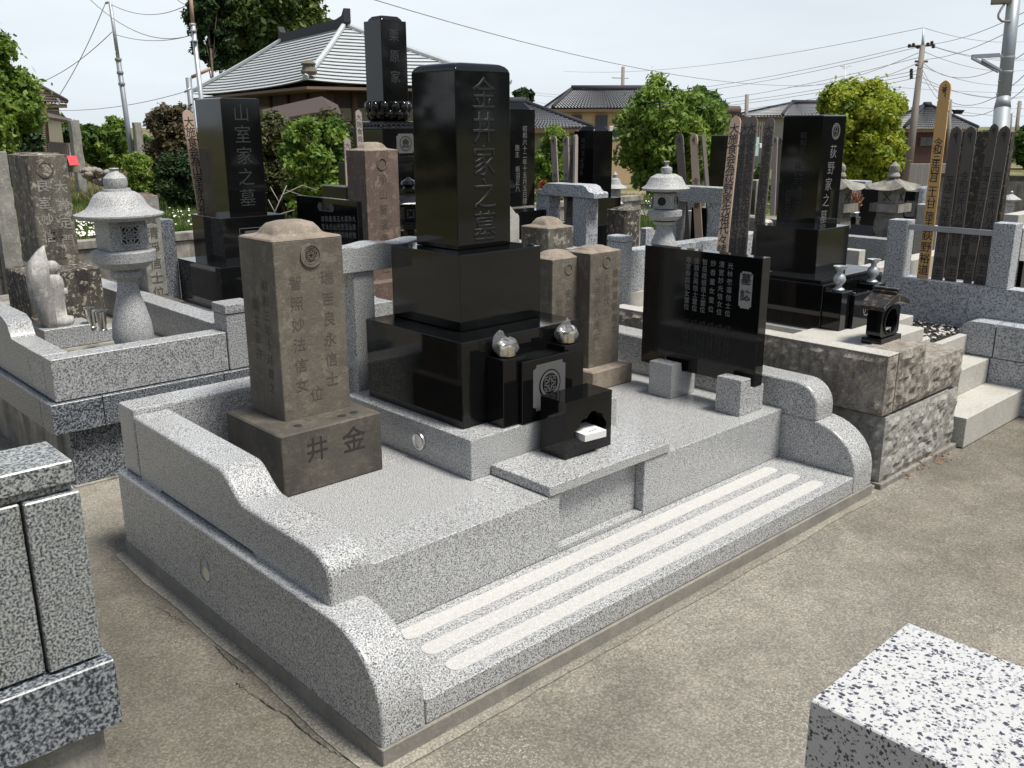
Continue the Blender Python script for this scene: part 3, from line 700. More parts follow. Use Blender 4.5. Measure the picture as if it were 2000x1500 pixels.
# ================================================================== LEFT NEIGHBOUR PLOT
LN = 2.741
ln = top('grave_enclosure', 'aged grey granite raised plot with two kerb courses and a stone lantern', 'grave plot', (0, 3.4, 0))
box('base_wall', 'gran_blue', ln, .10, 1.6, 2.775, 2.9, -.04, .305, .004)
box('footing', 'concrete', ln, .09, 1.62, 2.76, 5.5, -.06, .012, .004)
box('side_wall', 'concrete', ln, .075, .18, 2.905, 6.0, -.04, .300, .004)
for x0, x1 in ((.017, .258), (.262, .90), (.904, 1.55)):
    box('lower_kerb', 'gran_blue', ln, x0, x1, 2.715, 2.88, .306, .458, .004)
for y0, y1 in ((2.883, 3.9), (3.905, 6.0)):
    box('lower_kerb', 'gran_blue', ln, .017, .17, y0, y1, .306, .458, .004)
box('upper_kerb', 'gran_mid', ln, .052, .945, 2.741, 2.865, .463, .672, .004)
a_ = onx(25, 630, .052); b_ = onx(8, 615, .052)
box('upper_kerb', 'gran_mid', ln, .052, .175, 2.868, 3.10, .463, .672, .004)
y_s = onx(25, 660, .052).y
prof = [(3.103, .463), (3.103, .672), (y_s+.02, .674)]+[(y_s+.02+.06*(i/6.), .674+.075*(1-math.cos(math.pi*i/12.))) for i in range(1, 7)]+[(y_s+.16, .775), (6.0, .785), (6.0, .463)]
link('upper_kerb', prism_me(prof, .052, .175, 'x', .004, 2), 'gran_mid', ln, smooth='auto')
box('corner_post', 'gran_mid', ln, .951, 1.115, 2.735, 2.885, .463, .765, .004)
box('post_cap', 'gran_mid', ln, .945, 1.121, 2.729, 2.891, .767, .82, .008)
box('inner_kerb', 'gran_mid', ln, .96, 1.10, 2.888, 5.2, .46, .69, .004)
box('plot_floor', 'concrete', ln, .18, .955, 2.87, 5.9, .30, .50, .002)

# statue pedestal, jizo statue
p_ = dep(85, 646, 5.25); 
ped = top('pedestal', 'stepped dark grey granite pedestal under the small pale statue', 'pedestal', (p_.x+.3, p_.y+.1, .5))
px1 = sol_x(189, p_.y, p_.z); py1 = sol_y(64, p_.x, p_.z)
box('pedestal_block', 'gran_mid', ped, p_.x, px1, p_.y, py1+.05, .502, p_.z, .004)
px2 = sol_x(224, p_.y, p_.z-.04)
box('pedestal_step', 'gran_mid', ped, px1+.001, px2, p_.y+.01, py1+.04, .502, p_.z-.045, .004)
# statue: monk figure facing +X with a leaf-shaped halo slab at its back
jc = ony(108, 634, p_.y+.11); JH = (ony(108, 478, p_.y+.11)-jc).length
jz = top('statue', 'small pale stone monk statue with a leaf-shaped halo leaning over its head', 'statue', (jc.x, jc.y, p_.z+.001))
zb = p_.z+.002
lv = []
def ell(cx, rx, ry, z, n=20): return [(cx+rx*math.cos(2*math.pi*i/n), ry*math.sin(2*math.pi*i/n), z) for i in range(n)]
body = [(.00, .085, .075, 0), (.0, .09, .078, .02), (.0, .088, .076, .045), (-.012, .062, .066, .055), (-.012, .060, .066, .12), (-.010, .060, .068, .2), (-.006, .062, .07, .26), (-.004, .055, .068, .30), (-.004, .038, .05, .325), (-.006, .018, .02, .335), (0, .032, .03, .345), (.004, .038, .036, .37), (.004, .036, .035, .395), (.0, .022, .022, .415), (0, .004, .004, .42)]
sc_ = JH/.52
v, f = [], []
for cx, rx, ry, z in body: v += ell(cx, rx, ry, z)
for j in range(len(body)-1):
    for i in range(20): f.append((j*20+i, j*20+(i+1) % 20, (j+1)*20+(i+1) % 20, (j+1)*20+i))
f.append(tuple(range(20))[::-1])
m = me_from(v, f); m.transform(Matrix.Translation((jc.x+.026, jc.y, zb))@Matrix.Scale(sc_, 4)); link('figure', m, 'jizo', jz, smooth=True)
m = box_me(-.0, .04, -.03, .03, .19, .235, .014, 3); m.transform(Matrix.Translation((jc.x+.055, jc.y, zb))@Matrix.Scale(sc_, 4)); link('joined_hands', m, 'jizo', jz, smooth='auto')
# halo slab profile in XZ (curving over to +X at the top), width in Y tapering to a point
v, f = [], []; N_ = 16
def _ip(t, tab):
    for (a_, va), (b__, vb) in zip(tab, tab[1:]):
        if a_ <= t <= b__: return va+(vb-va)*(t-a_)/(b__-a_)
for i in range(N_+1):
    t = i/N_; z = .52*t; xb = _ip(t, [(0, -.078), (.15, -.10), (.35, -.122), (.6, -.128), (.8, -.105), (.93, -.05), (1, -.004)])
    xf = _ip(t, [(0, -.0), (.5, -.012), (.8, .0), (1, .006)]); wy = .088*(1-max(0, (t-.5)/.5)**2.4)+.004
    v += [(xb+.02*(1-t), -wy*.75, z), (xb-.004, 0, z), (xb+.02*(1-t), wy*.75, z), (xf-.01, wy, z), (xf-.03*(1-t), 0, z), (xf-.01, -wy, z)]
for i in range(N_):
    for k in range(6): f.append((i*6+k, i*6+(k+1) % 6, (i+1)*6+(k+1) % 6, (i+1)*6+k))
f.append(tuple(range(6))[::-1]); f.append(tuple(N_*6+k for k in range(6)))
m = me_from(v, f); m.transform(Matrix.Translation((jc.x, jc.y, zb))@Matrix.Scale(sc_, 4)); link('halo', m, 'jizo', jz, smooth=True)
def steel_vase(px, py, ptop, t, wpx, label):
    b = dep(px, py, t); r = wpx/2*t/FPX; h = (py-ptop)*t/FPX
    return lathe_tag('vase', label, 'vase', b, [(r*.62, 0), (r*.62, h*.04), (r*.5, h*.07), (r*.78, h*.93), (r*1.0, h*.97), (r*1.0, h), (r*.8, h*.98), (r*.7, h*.7), (0, h*.68)], 'steel', 'steel vases on the left plot')
def lathe_tag(name, label, cat, b, prof, mat, group=None, seg=28):
    return link(name, lathe_me(b, prof, seg), mat, None, label, cat, group, org=b, smooth='auto')
steel_vase(181, 640, 600, 5.45, 27, 'shiny steel vase, the rear left of the two beside the pale statue')
steel_vase(201, 645, 605, 5.3, 27, 'shiny steel vase, the front right of the two beside the stone lantern')

# ------------------------------------------------------------------ stone lanterns
def lantern(px, ybase, ytop, t, prof_px, label, mat='lantern', cat='stone lantern', group=None, sides=48, window=None, name='stone_lantern', roofsides=None):
    """prof_px: list of parts: (part name, [(half width px, y px)...], seg)"""
    s = t/FPX/ (1/math.cos(0)) 
    b = dep(px, ybase, t)
    T_ = top(name, label, cat, (b.x, b.y, b.z), group=group)
    for pn, pf, seg in prof_px:
        pr = [(w_*s, (ybase-y)*s) for w_, y in pf]
        lathe(pn, mat, T_, b, pr, seg, rot=math.pi/seg if seg < 12 else 0)
    return T_, b, s
L1, b1, s1 = lantern(262, 668, 337, 4.95, [
    ('stem', [(35, 668), (38, 655), (36, 630), (29, 600), (22, 575), (18, 555), (19, 545), (25, 542), (29, 538), (29, 530), (26, 524)], 40),
    ('platform', [(26, 523), (40, 522), (53, 510), (57, 508), (58, 490), (52, 487), (40, 486)], 40),
    ('roof', [(38, 430), (60, 431), (74, 428), (79, 423), (79, 420), (70, 417), (58, 411), (51, 403), (46, 393), (40, 385), (31, 380), (26, 379), (25, 374), (20, 373.5)], 56),
    ('finial', [(19, 373), (20, 371), (21.5, 363), (20.5, 355), (15, 349), (9, 345), (6.5, 341), (9, 338), (8, 337), (2, 336.5)], 36)],
    'light granite stone lantern with a flared roof and round-lattice window, beside the pale statue')
bx_ = .032*s1*1000/1000
hw = 36*s1
lb = box('light_box', 'lantern', L1, b1.x-hw, b1.x+hw, b1.y-hw, b1.y+hw, b1.z+(668-486)*s1, b1.z+(668-430)*s1, .004)
wx, wz = b1.x+.004, b1.z+(668-458)*s1
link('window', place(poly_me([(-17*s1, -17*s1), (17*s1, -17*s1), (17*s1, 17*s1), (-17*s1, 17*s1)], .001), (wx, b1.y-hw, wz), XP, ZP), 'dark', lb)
ms = []
for i in (-1, 0, 1):
    for j in (-1, 0, 1):
        m = ringflat_me(6.8*s1, 8.6*s1, .006, 20); m.transform(Matrix.Translation((i*8.5*s1, j*8.5*s1, 0))); ms.append(m)
for a_, b_, c_, d_ in ((-19, -19, 19, -17), (-19, 17, 19, 19), (-19, -17, -17, 17), (17, -17, 19, 17)):
    m = poly_me([(a_*s1, b_*s1), (c_*s1, b_*s1), (c_*s1, d_*s1), (a_*s1, d_*s1)], .007); ms.append(m)
link('lattice', place(join_me(ms), (wx, b1.y-hw-.001, wz), XP, ZP), 'lantern', lb)

# ------------------------------------------------------------------ left old tombstones
a = BXP(5.75, (50, 305), 131, 4, 526)
bb = BXP(5.62, (50, 537), 196, 4, 622)
oA = old_tomb('tombstone', 'large lichen-covered old tombstone with a faded crest at the far left', 'tombstone', (a[0], a[1]), (a[2], min(a[3], a[2]+.4)), bb[5], a[5], .012, 'lichen', 'lichen',
              (bb[0], bb[1], bb[2], bb[2]+.45, .50, bb[5]), 'mossy', (.03, .006), cr=.025)
text(oA, '大禅定門', (a[0]+(a[1]-a[0])*.74, a[2]-.001, a[5]-.16), XP, ZP, .085, 'greyst', space=1.35, bold=.01)
text(oA, '良室妙信', (a[0]+(a[1]-a[0])*.30, a[2]-.001, a[5]-.15), XP, ZP, .082, 'greyst', space=1.3, bold=.01)
text(oA, '霊位', (a[0]+(a[1]-a[0])*.5, a[2]-.001, a[5]-.46), XP, ZP, .09, 'letter_lo', space=1.3, bold=.01)
link('crest', place(ringflat_me(.042, .052, .004), (a[0]+(a[1]-a[0])*.42, a[2], a[5]-.085), XP, ZP), 'lichen', oA)
a = BXP(5.9, (270, 385), 310, 238, 590)
bb = BXP(5.75, (283, 597), 361, 205, 662)
oB = old_tomb('tombstone', 'grey carved old tombstone on a dark base, directly behind the light granite lantern', 'tombstone', (a[0], a[1]), (a[2], a[2]+.22), bb[5], a[5], .012, 'greyst', 'redst',
              (bb[0], bb[1], bb[2], bb[2]+.4, .50, bb[5]), 'oldbase', (.02, .006), cr=.015)
text(oB, '貫清淨信士位', ((a[0]+a[1])/2, a[2]-.001, a[5]-.10), XP, ZP, .085, 'letter_lo', space=1.15)
text(oB, '山', (bb[0]+(bb[1]-bb[0])*.58, bb[2]-.001, bb[5]-.03), XP, ZP, .085, 'letter_lo')
a = BXP(6.35, (313, 430), 340, 303, 600)
gp = top('stone_post', 'speckled blue granite post just right of the grey carved tombstone', 'stone post', (a[0], a[2], .45))
box('post', 'gran_blue', gp, a[0], a[1], a[2], a[2]+.12, .45, a[5], .01)
# ================================================================== GRAVES BEHIND
def flatcap(z, h=.03): return [(0, z, .003), (.003, z+h*.35, .012), (.012, z+h*.8, .025), (.03, z+h, .03)]
def black_grave(label, t, near, xr, xl, zb, blocks=(), cap='flat', mat='black', texts=(), name='headstone', caph=.03, group=None):
    a = BXP(t, near, xr, xl, zb)
    T_ = top(name, label, 'headstone', ((a[0]+a[1])/2, (a[2]+a[3])/2, blocks[-1][4] if blocks else a[4]), group=group)
    lv = [(0, a[4], .003), (0, a[5]-(.0 if cap != 'flat' else 0), .003)]
    if cap == 'flat': lv += [(.004, a[5]+.004, .004), (.012, a[5]+.008, .01)]
    elif cap == 'round': lv += [(.004, a[5]+.006, .01), (.018, a[5]+.022, .02), (.035, a[5]+.03, .03)]
    elif cap == 'step': lv += [(.025, a[5]+.002, .01), (.030, a[5]+.02, .02), (.05, a[5]+caph, .03)]
    loft('column', mat, T_, a[0], a[1], a[2], a[3], lv)
    return T_, a
def addblock(T_, t, near, xr, xl, zb, mat='black', name='block', b=None):
    a = BXP(t, near, xr, xl, zb)
    box(name, mat, T_, a[0], a[1], a[2], a[3], a[4], a[5], .004); return a
# Yamamuro grave (left)
T_, a = black_grave('black headstone with four carved characters and a crest panel, behind the left plot', 6.3, (430, 193), 506, 380, 425)
text(T_, '山室家之墓', ((a[0]+a[1])/2+.0, a[2]-.001, a[5]-.035), XP, ZP, .13, 'letter_dim', space=1.12, bold=-.004)
a2 = addblock(T_, 6.17, (433, 427), 556, 373, 518)
a3 = addblock(T_, 6.02, (430, 524), 610, 347, 612)
pc = ony(497, 470, a2[2]-.002)
fr = link('crest_panel', place(poly_me([(-.105, -.1), (.105, -.1), (.105, .1), (-.105, .1)], .001), (pc.x, a2[2], pc.z-.01), XP, ZP), 'letter_mid', T_)
link('crest_field', place(poly_me([(-.102, -.097), (.102, -.097), (.102, .097), (-.102, .097)], .001), (pc.x, a2[2]-.001, pc.z-.01), XP, ZP), 'black', fr)
link('crest', place(poly_me(notched(.085, .082, .02), .001), (pc.x, a2[2]-.002, pc.z-.012), XP, ZP), 'panel', fr)
link('crest', place(ringflat_me(0, .056, .001), (pc.x, a2[2]-.003, pc.z-.012), XP, ZP), 'black', fr)
link('crest', place(crest_me(.050, .0008), (pc.x, a2[2]-.004, pc.z-.012), XP, ZP), 'panel', fr)
g = ony(365, 612, a3[2]);
yk = top('grave_enclosure', 'low granite kerb carrying the black headstone behind the left plot', 'grave plot', (a3[0], a3[2], 0))
box('kerb', 'gran_mid', yk, a3[0]-.15, a3[1]+.4, a3[2]-.18, a3[3]+.2, .0, a3[4]-.002, .004)

# Kurihara grave, tall with lotus base
KT = 8.9
T_, a = black_grave('tallest black headstone on a carved lotus base with a framed flower crest', KT, (743, 38), 793, 710, 197, cap='step', caph=.045)
text(T_, '栗原家', ((a[0]+a[1])/2, a[2]-.001, a[5]-.08), XP, ZP, .125, 'letter_dim', space=1.55, bold=.006)
kx, ky = (a[0]+a[1])/2, (a[2]+a[3])/2; hw = (a[1]-a[0])/2; zk = a[4]
pz = lambda py: ony(743, py, a[2]).z
pet = []
for ring_, (n_, r0, zlo, zhi, off) in enumerate(((12, hw*1.15, pz(236), pz(214), 0), (12, hw*1.25, pz(230), pz(198), .5))):
    for i in range(n_):
        th = 2*math.pi*(i+off)/n_
        bm = bmesh.new(); bmesh.ops.create_uvsphere(bm, u_segments=12, v_segments=8, radius=1)
        m = bm_me(bm); h_ = zhi-zlo
        m.transform(Matrix.Translation((kx, ky, zlo+h_*.5))@Matrix.Rotation(th, 4, 'Z')@Matrix.Translation((r0, 0, 0))@Matrix.Rotation(.30, 4, 'Y')@Matrix.Diagonal((.045, hw*.33, h_*.55, 1)))
        link('lotus_petal', m, 'black', T_, smooth=True)
lathe('lotus_core', 'black', T_, (kx, ky, pz(237)), [(hw*.95, 0), (hw*1.1, .04), (hw*1.35, pz(199)-pz(237)-.01), (hw*1.1, pz(197.5)-pz(237))], 24)
b_ = hw*1.42
loft('neck', 'black2', T_, kx-b_*.95, kx+b_*.95, ky-b_*.95, ky+b_*.95, [(0, pz(241), .004), (0, pz(238), .004), (.02, pz(237), .004)])
w_ = hw*1.72
loft('carved_tier', 'black2', T_, kx-w_, kx+w_, ky-w_, ky+w_, [(.0, pz(252), .004), (.0, pz(250), .01), (.05, pz(242), .03), (.06, pz(241), .03)])
for i in range(9):      # scrolls of the carved tier
    for (rx, up_) in ((kx-w_+2*w_*(i+.5)/9, 0),):
        m = ringflat_me(.022, .034, .010, 14); place(m, (rx, ky-w_+.004+.018, (pz(252)+pz(242))/2), XP, Vector((0, .5, .866))); link('scroll', m, 'black', T_, smooth='auto')
        m = ringflat_me(.022, .034, .010, 14); place(m, (kx-w_+.022, ky-w_+2*w_*(i+.5)/9, (pz(252)+pz(242))/2), YM, Vector((.5, 0, .866))); link('scroll', m, 'black', T_, smooth='auto')
box('crest_block', 'black', T_, kx-w_, kx+w_, ky-w_, ky+w_, pz(305), pz(252.5), .004)
box('tier', 'black2', T_, kx-w_*1.12, kx+w_*1.12, ky-w_*1.12, ky+w_*1.12, pz(318), pz(306), .006)
box('lower_block', 'black', T_, kx-w_*1.45, kx+w_*1.45, ky-w_*1.45, ky+w_*1.45, .62, pz(319), .006)
box('plinth', 'gran_mid', T_, kx-w_*2, kx+w_*2, ky-w_*2, ky+w_*2, 0, .619, .006)
kc = (kx+.01, ky-w_, (pz(264)+pz(297))/2)
pl = link('crest_panel', place(poly_me(notched(.112, .095, .022), .001), kc, XP, ZP), 'panel', T_)
kc2 = Vector(kc)+Vector((0, -.0015, 0))
link('crest', place(ringflat_me(.064, .074, .001), kc2, XP, ZP), 'ink', pl)
fl = []
for cx_, cz_, rx_, rz_ in ((0, .02, .018, .034), (-.024, .012, .016, .026), (.024, .012, .016, .026), (-.026, -.028, .02, .012), (.026, -.028, .02, .012), (0, -.035, .004, .022)):
    fl.append(poly_me([(cx_+rx_*math.cos(2*math.pi*i/16), cz_+rz_*math.sin(2*math.pi*i/16)) for i in range(16)], .001))
link('crest', place(join_me(fl), kc2, XP, ZP), 'ink', pl)
# small black hexagonal lantern in front of it
L2, b2_, s2_ = lantern(803, 520, 357, 7.6, [
    ('stem', [(20, 520), (13, 500), (11, 470), (14, 452), (30, 446), (34, 440), (34, 434), (26, 430)], 6),
    ('light_box', [(24, 429), (24, 405)], 6),
    ('roof', [(30, 402), (46, 398), (40, 391), (24, 382), (20, 380), (20, 376), (22, 376), (22, 372)], 6),
    ('finial', [(11, 371), (9, 368), (15, 363), (13, 357), (5, 353), (2, 350)], 20)],
    'black hexagonal lantern with lattice windows at the foot of the tallest headstone', mat='black2', sides=6)
for i in range(6):
    th = math.pi/6*0+math.pi/3*i+math.pi/3
    r_ = 24*s2_*math.cos(math.pi/6)+.001
    c_ = Vector((b2_.x+r_*math.cos(th), b2_.y+r_*math.sin(th), b2_.z+(520-417)*s2_)); rt = Vector((-math.sin(th), math.cos(th), 0))
    ms = [poly_me([(-.030, -.035), (.030, -.035), (.030, .035), (-.030, .035)], .001)]
    f_ = link('window', place(ms[0], c_, rt, ZP), 'panel', L2)
    q = []
    for k in (-1, 1):
        mm = poly_me([(-.004, -.036), (.004, -.036), (.004, .036), (-.004, .036)], .002); mm.transform(Matrix.Rotation(k*.7, 4, 'Z')); q.append(mm)
    q.append(ringflat_me(.012, .018, .0025, 14))
    link('lattice', place(join_me(q), c_, rt, ZP), 'black', f_)

# red-brown tombstone
a = BXP(6.7, (712, 295), 777, 675, 551)
o = old_tomb('tombstone', 'red-brown old tombstone with a round crest and pale specks, left of the main black headstone', 'tombstone', (a[0], a[1]), (a[2], a[3]), a[4], a[5], .06, 'redst', 'oldcap', (a[0]-.08, a[1]+.08, a[2]-.1, a[3]+.1, .12, a[4]-.001), 'redst', (.05, .012), cr=.006)
text(o, '浄山智度信士位', ((a[0]+a[1])/2+.0, a[2]-.001, a[5]-.17), XP, ZP, .082, 'letter_lo', space=1.35, name='inscription')
link('crest', place(ringflat_me(.036, .047, .005), ((a[0]+a[1])/2, a[2], a[5]-.095), XP, ZP), 'redst', o, smooth='auto')
box('lower_base', 'redst', o, a[0]-.15, a[1]+.15, a[2]-.16, a[3]+.15, .0, .119, .006)
fb_ = BXP(6.0, (752, 590), 754, 700, 640)
box('kerb_block', 'gran_mid', o, fb_[0]-.25, fb_[0]+.06, fb_[2], fb_[2]+.2, .0, fb_[5], .006)

# memorial tablet left of it
a = BXP(6.0, (697, 393), 707, 578, 520)
T_ = top('memorial_tablet', 'black memorial tablet with a small light title plaque, left of the red-brown tombstone', 'memorial tablet', (a[0], a[2], .3))
box('tablet', 'black', T_, a[0], a[1], a[2], a[3], .5, a[5], .003)
box('foot', 'gran_mid', T_, a[0]-.05, a[1]+.08, a[2]+.05, a[3]-.05, 0, .499, .005)
c_ = onx(636, 405, a[0])
pl = link('title_plaque', place(poly_me(notched(.10, .028, .012), .001), (a[0], c_.y, c_.z), YM, ZP), 'panel', T_)
text(pl, '墓誌', (a[0]-.001, c_.y, c_.z+.026), YM, ZP, .055, 'ink', vertical=False, name='title', bold=.02)
for i, s in enumerate(('大道智', '浄山妙', '清玉林', '大空院', '玉光宗', '清山居', '義光妙', '知法信', '清室貞')):
    cc = onx(691-7.6*i, 422, a[0]); text(T_, s, (a[0]-.001, cc.y, cc.z), YM, ZP, .043, 'letter_mid', space=1.25)
a = BXP(7.6, (676, 365), 700, 627, 420)
T_ = top('stone_box', 'dark stone block with a chipped top behind the small memorial tablet', 'stone block', (a[0], a[2], .3))
box('block', 'black2', T_, a[0], a[1], a[2], a[3], .0, a[5], .01)

# black headstone right behind the main one
T_, a = black_grave('black headstone with two columns of small writing, directly right of the main headstone', 6.9, (968, 213), 1045, 940, 407, cap='step', caph=.05)
for s, px_, py_ in (('昭和六十二年十五月五日建之', 1025, 246), ('施主', 1010, 283), ('栃沼正八', 1011, 325)):
    c_ = ony(px_, py_, a[2]); text(T_, s, (c_.x, a[2]-.001, c_.z), XP, ZP, .050, 'letter_mid', space=1.0)
addblock(T_, 6.75, (966, 418), 1073, 925, 500)
addblock(T_, 6.7, (965, 500), 1100, 900, 600, name='lower_block')
T_ = top('kerb_end', 'pale granite curled kerb end peeking out right of the main headstone', 'kerb', tuple(dep(1000, 440, 6.2)))
c_ = dep(1000, 441, 6.2); c1_ = sol_x(1014.5, c_.y, c_.z)
pf = [(c_.x-.3, c_.z-.3), (c1_, c_.z-.3), (c1_, c_.z+.04)]+[(c1_-.03+.03*math.cos(math.radians(i)), c_.z+.05+.03*math.sin(math.radians(i))) for i in (0, 30, 60, 90)]+[(c1_-.05, c_.z+.10), (c1_-.08, c_.z+.13), (c_.x-.3, c_.z+.13)]
link('kerb_body', prism_me(pf, c_.y, c_.y+.12, 'y', .004, 2), 'gran_pale', T_, smooth='auto')

# ---------------------------------------------------------------- wooden grave tablets (toba)
def toba(label, top_px, bot_px, t0, t1, wpx, face='XM', mat='wood_grey', s='', ssize=None, start=.11, ink='ink_fade', sid=True, group=None, space=1.0, segs=None, thick=.012):
    A_, B_ = dep(*top_px, t0), dep(*bot_px, t1)
    up = (A_-B_).normalized(); L_ = (A_-B_).length
    right = {'XM': Vector((0, -1, 0)), 'YM': Vector((1, 0, 0))}[face]
    right = (right-up*right.dot(up)).normalized(); nrm = right.cross(up)
    vd = (A_-E0).normalized(); fore = math.sqrt(max(.05, 1-(right.dot(vd))**2))
    w = wpx*t0/FPX/fore/2
    h = lambda k: L_-k*w*2
    pts = [(-w, 0), (w, 0), (w, h(2.75)), (w*.86, h(2.68)), (w, h(2.55)), (w, h(1.75)), (w*.86, h(1.66)), (w, h(1.52)), (w, h(.62)), (w*.85, h(.34)), (w*.45, h(.14)), (w*.12, h(.05)), (0, L_),
           (-w*.12, h(.05)), (-w*.45, h(.14)), (-w*.85, h(.34)), (-w, h(.62)), (-w, h(1.52)), (-w*.86, h(1.66)), (-w, h(1.75)), (-w, h(2.55)), (-w*.86, h(2.68)), (-w, h(2.75))]
    m = prism_me([(a_, b_) for a_, b_ in pts], -thick, 0, 'z'); # (u, z, a)
    T_ = top('wooden_grave_tablet', label, 'wooden tablet', tuple(B_), group=group)
    Mx = Matrix(((right.x, up.x, nrm.x, B_.x), (right.y, up.y, nrm.y, B_.y), (right.z, up.z, nrm.z, B_.z), (0, 0, 0, 1)))
    m.transform(Mx); link('board', m, mat, T_)
    if sid:
        m = brush_me(SIDDHAM); k = w*1.5
        m.transform(Matrix.Diagonal((k, k*1.5, 1, 1))); m.transform(Matrix.Translation((0, L_-w*2*.35-k*1.5-.0, .0005))); m.transform(Mx); link('written_seal', m, ink, T_)
    y = L_-w*2*start
    for (txt, size, off, sp) in (segs or []):
        if sp > 1.1:
            for i, ch in enumerate(txt):
                m = text_me(ch, size*w*2, thick=.0003, bold=.006); m.transform(Matrix.Translation((0, L_-off*w*2-i*sp*size*w*2, .0006))); m.transform(Mx); link('character', m, ink, T_)
            continue
        m = text_me(txt, size*w*2, space=sp, thick=.0003, bold=.006, sx=1.0); m.transform(Matrix.Translation((0, L_-off*w*2, .0006))); m.transform(Mx)
        link('inscription', m, ink, T_)
    return T_
toba('tan wooden grave tablet with bold ink writing, left of the left rear black headstone', (365, 213), (407, 470), 6.7, 6.9, 20, 'YM', 'wood_tan', ink='ink', sid=False, segs=[('大施食会為山室家先祖代々', .95, .7, .90)])
toba('small grey wooden tablet at the left side of the lotus base', (700, 214), (707, 330), 8.7, 8.7, 12, 'YM', 'wood_mid', ink='ink_fade', sid=False, segs=[('大施食会', .9, .7, 1.1)])
toba('small grey wooden tablet standing lower at the left of the lotus base', (678, 268), (683, 380), 8.2, 8.2, 12, 'YM', 'wood_mid', ink='ink_fade', sid=False, segs=[('大施会', .9, .8, 1.1)])
# rack with cloud beam (centre right)
R1 = top('tablet_rack', 'granite rack with a curled beam end holding four grey wooden tablets', 'rack', tuple(dep(1150, 480, 6.8)))
P_ = dep(1160, 388, 6.7); yE = sol_y(1048, P_.x, P_.z); zt_ = onx(1130, 361, P_.x).z; xw = P_.x+.16
y0_ = sol_y(1160, P_.x, P_.z); h_ = zt_-P_.z
e_ = .13
pf = [(y0_, P_.z), (y0_, P_.z+h_*.32), (y0_+.012, P_.z+h_*.45), (y0_+.05, P_.z+h_*.50), (y0_+.062, P_.z+h_*.62), (y0_+.085, P_.z+h_*.88), (y0_+.12, zt_), (yE-.12, zt_), (yE-.085, P_.z+h_*.88), (yE-.062, P_.z+h_*.62), (yE-.05, P_.z+h_*.50), (yE-.012, P_.z+h_*.45), (yE, P_.z+h_*.32), (yE, P_.z)]
link('beam', prism_me(pf, P_.x, xw, 'x', .006, 2), 'gran_post', R1, smooth='auto')
yp = sol_y(1146, P_.x+.02, P_.z); 
box('post', 'gran_post', R1, P_.x+.02, P_.x+.15, yp, yp+.14, 0, P_.z-.001, .004)
yq = sol_y(1072, P_.x+.02, P_.z); box('post', 'gran_post', R1, P_.x+.02, P_.x+.15, yq, yq+.14, 0, P_.z-.001, .004)
tt = 6.95
toba('leftmost pale grey wooden tablet of the four in the curled granite rack', (1080, 264), (1090, 470), 7.35, 7.3, 11, 'XM', 'wood_mid', segs=[('令和元年', .75, 5.3, 1.3)], group='tablets in the curled rack')
toba('second wooden tablet in the curled granite rack, brownish, behind the middle', (1104, 264), (1108, 470), 7.15, 7.1, 11, 'XM', 'wood_mid', segs=[('令和三年', .75, 5.3, 1.3)], group='tablets in the curled rack')
toba('darkest wooden tablet in the curled granite rack, leaning and densely written', (1121, 266), (1108, 470), 7.05, 7.0, 12, 'XM', 'wood_grey', sid=False, segs=[('大施食会為大谷家先祖', 1.0, .9, .95)], group='tablets in the curled rack')
toba('wooden tablet seen edge-on at the right of the curled granite rack', (1126.5, 262), (1124, 470), 7.0, 6.95, 6, 'YM', 'wood_mid', sid=False, thick=.02, group='tablets in the curled rack')
# weathered brown stone in front of rack
a = BXP(6.0, (1071, 448), 1121, 1017, 560)
old_tomb('tombstone', 'squat brown weathered tombstone with a raised mossy cap in front of the curled granite rack', 'tombstone', (a[0], a[1]), (a[2], a[3]), .3, a[5], .065, 'lichen', 'oldcap', (a[0]-.06, a[1]+.06, a[2]-.06, a[3]+.06, 0, .299), 'lichen', (.04, .012), cr=.01)
# black headstone far right of rack
T_, a = black_grave('plain black headstone with a stepped cap in front of the cream house', 9.2, (1160, 256), 1197, 1122, 386, cap='step', caph=.045)
for s, px_, py_ in (('昭和五十年', 1139, 270), ('大谷勇', 1136, 310)):
    c_ = onx(px_, py_, a[0]); text(T_, s, (a[0]-.001, c_.y, c_.z), YM, ZP, .055, 'letter_dim', space=1.1)
addblock(T_, 9.0, (1165, 389), 1213, 1105, 440); addblock(T_, 8.9, (1166, 441), 1225, 1090, 520, name='lower_block')
L3, _, _ = lantern(1198, 460, 340, 10.4, [('stem', [(20, 460), (11, 440), (9, 410), (16, 402), (18, 398), (12, 392)], 20), ('light_box', [(12, 391), (12, 372)], 24), ('roof', [(14, 371), (24, 369), (22, 366), (13, 362), (9, 352), (4, 350)], 32), ('finial', [(4, 349), (5, 344), (3, 341), (1, 338)], 16)],
    'pale stone lantern half hidden behind the plain black headstone')
a = BXP(6.9, (1222, 412), 1253, 1183, 510)
old_tomb('tombstone', 'dark tombstone streaked with white lichen and rounded on top, left of the round-window lantern', 'tombstone', (a[0], a[1]), (a[2], a[3]), 0, a[5], .022, 'mossy', 'mossy', None, None, (.03, .004), cr=.03)
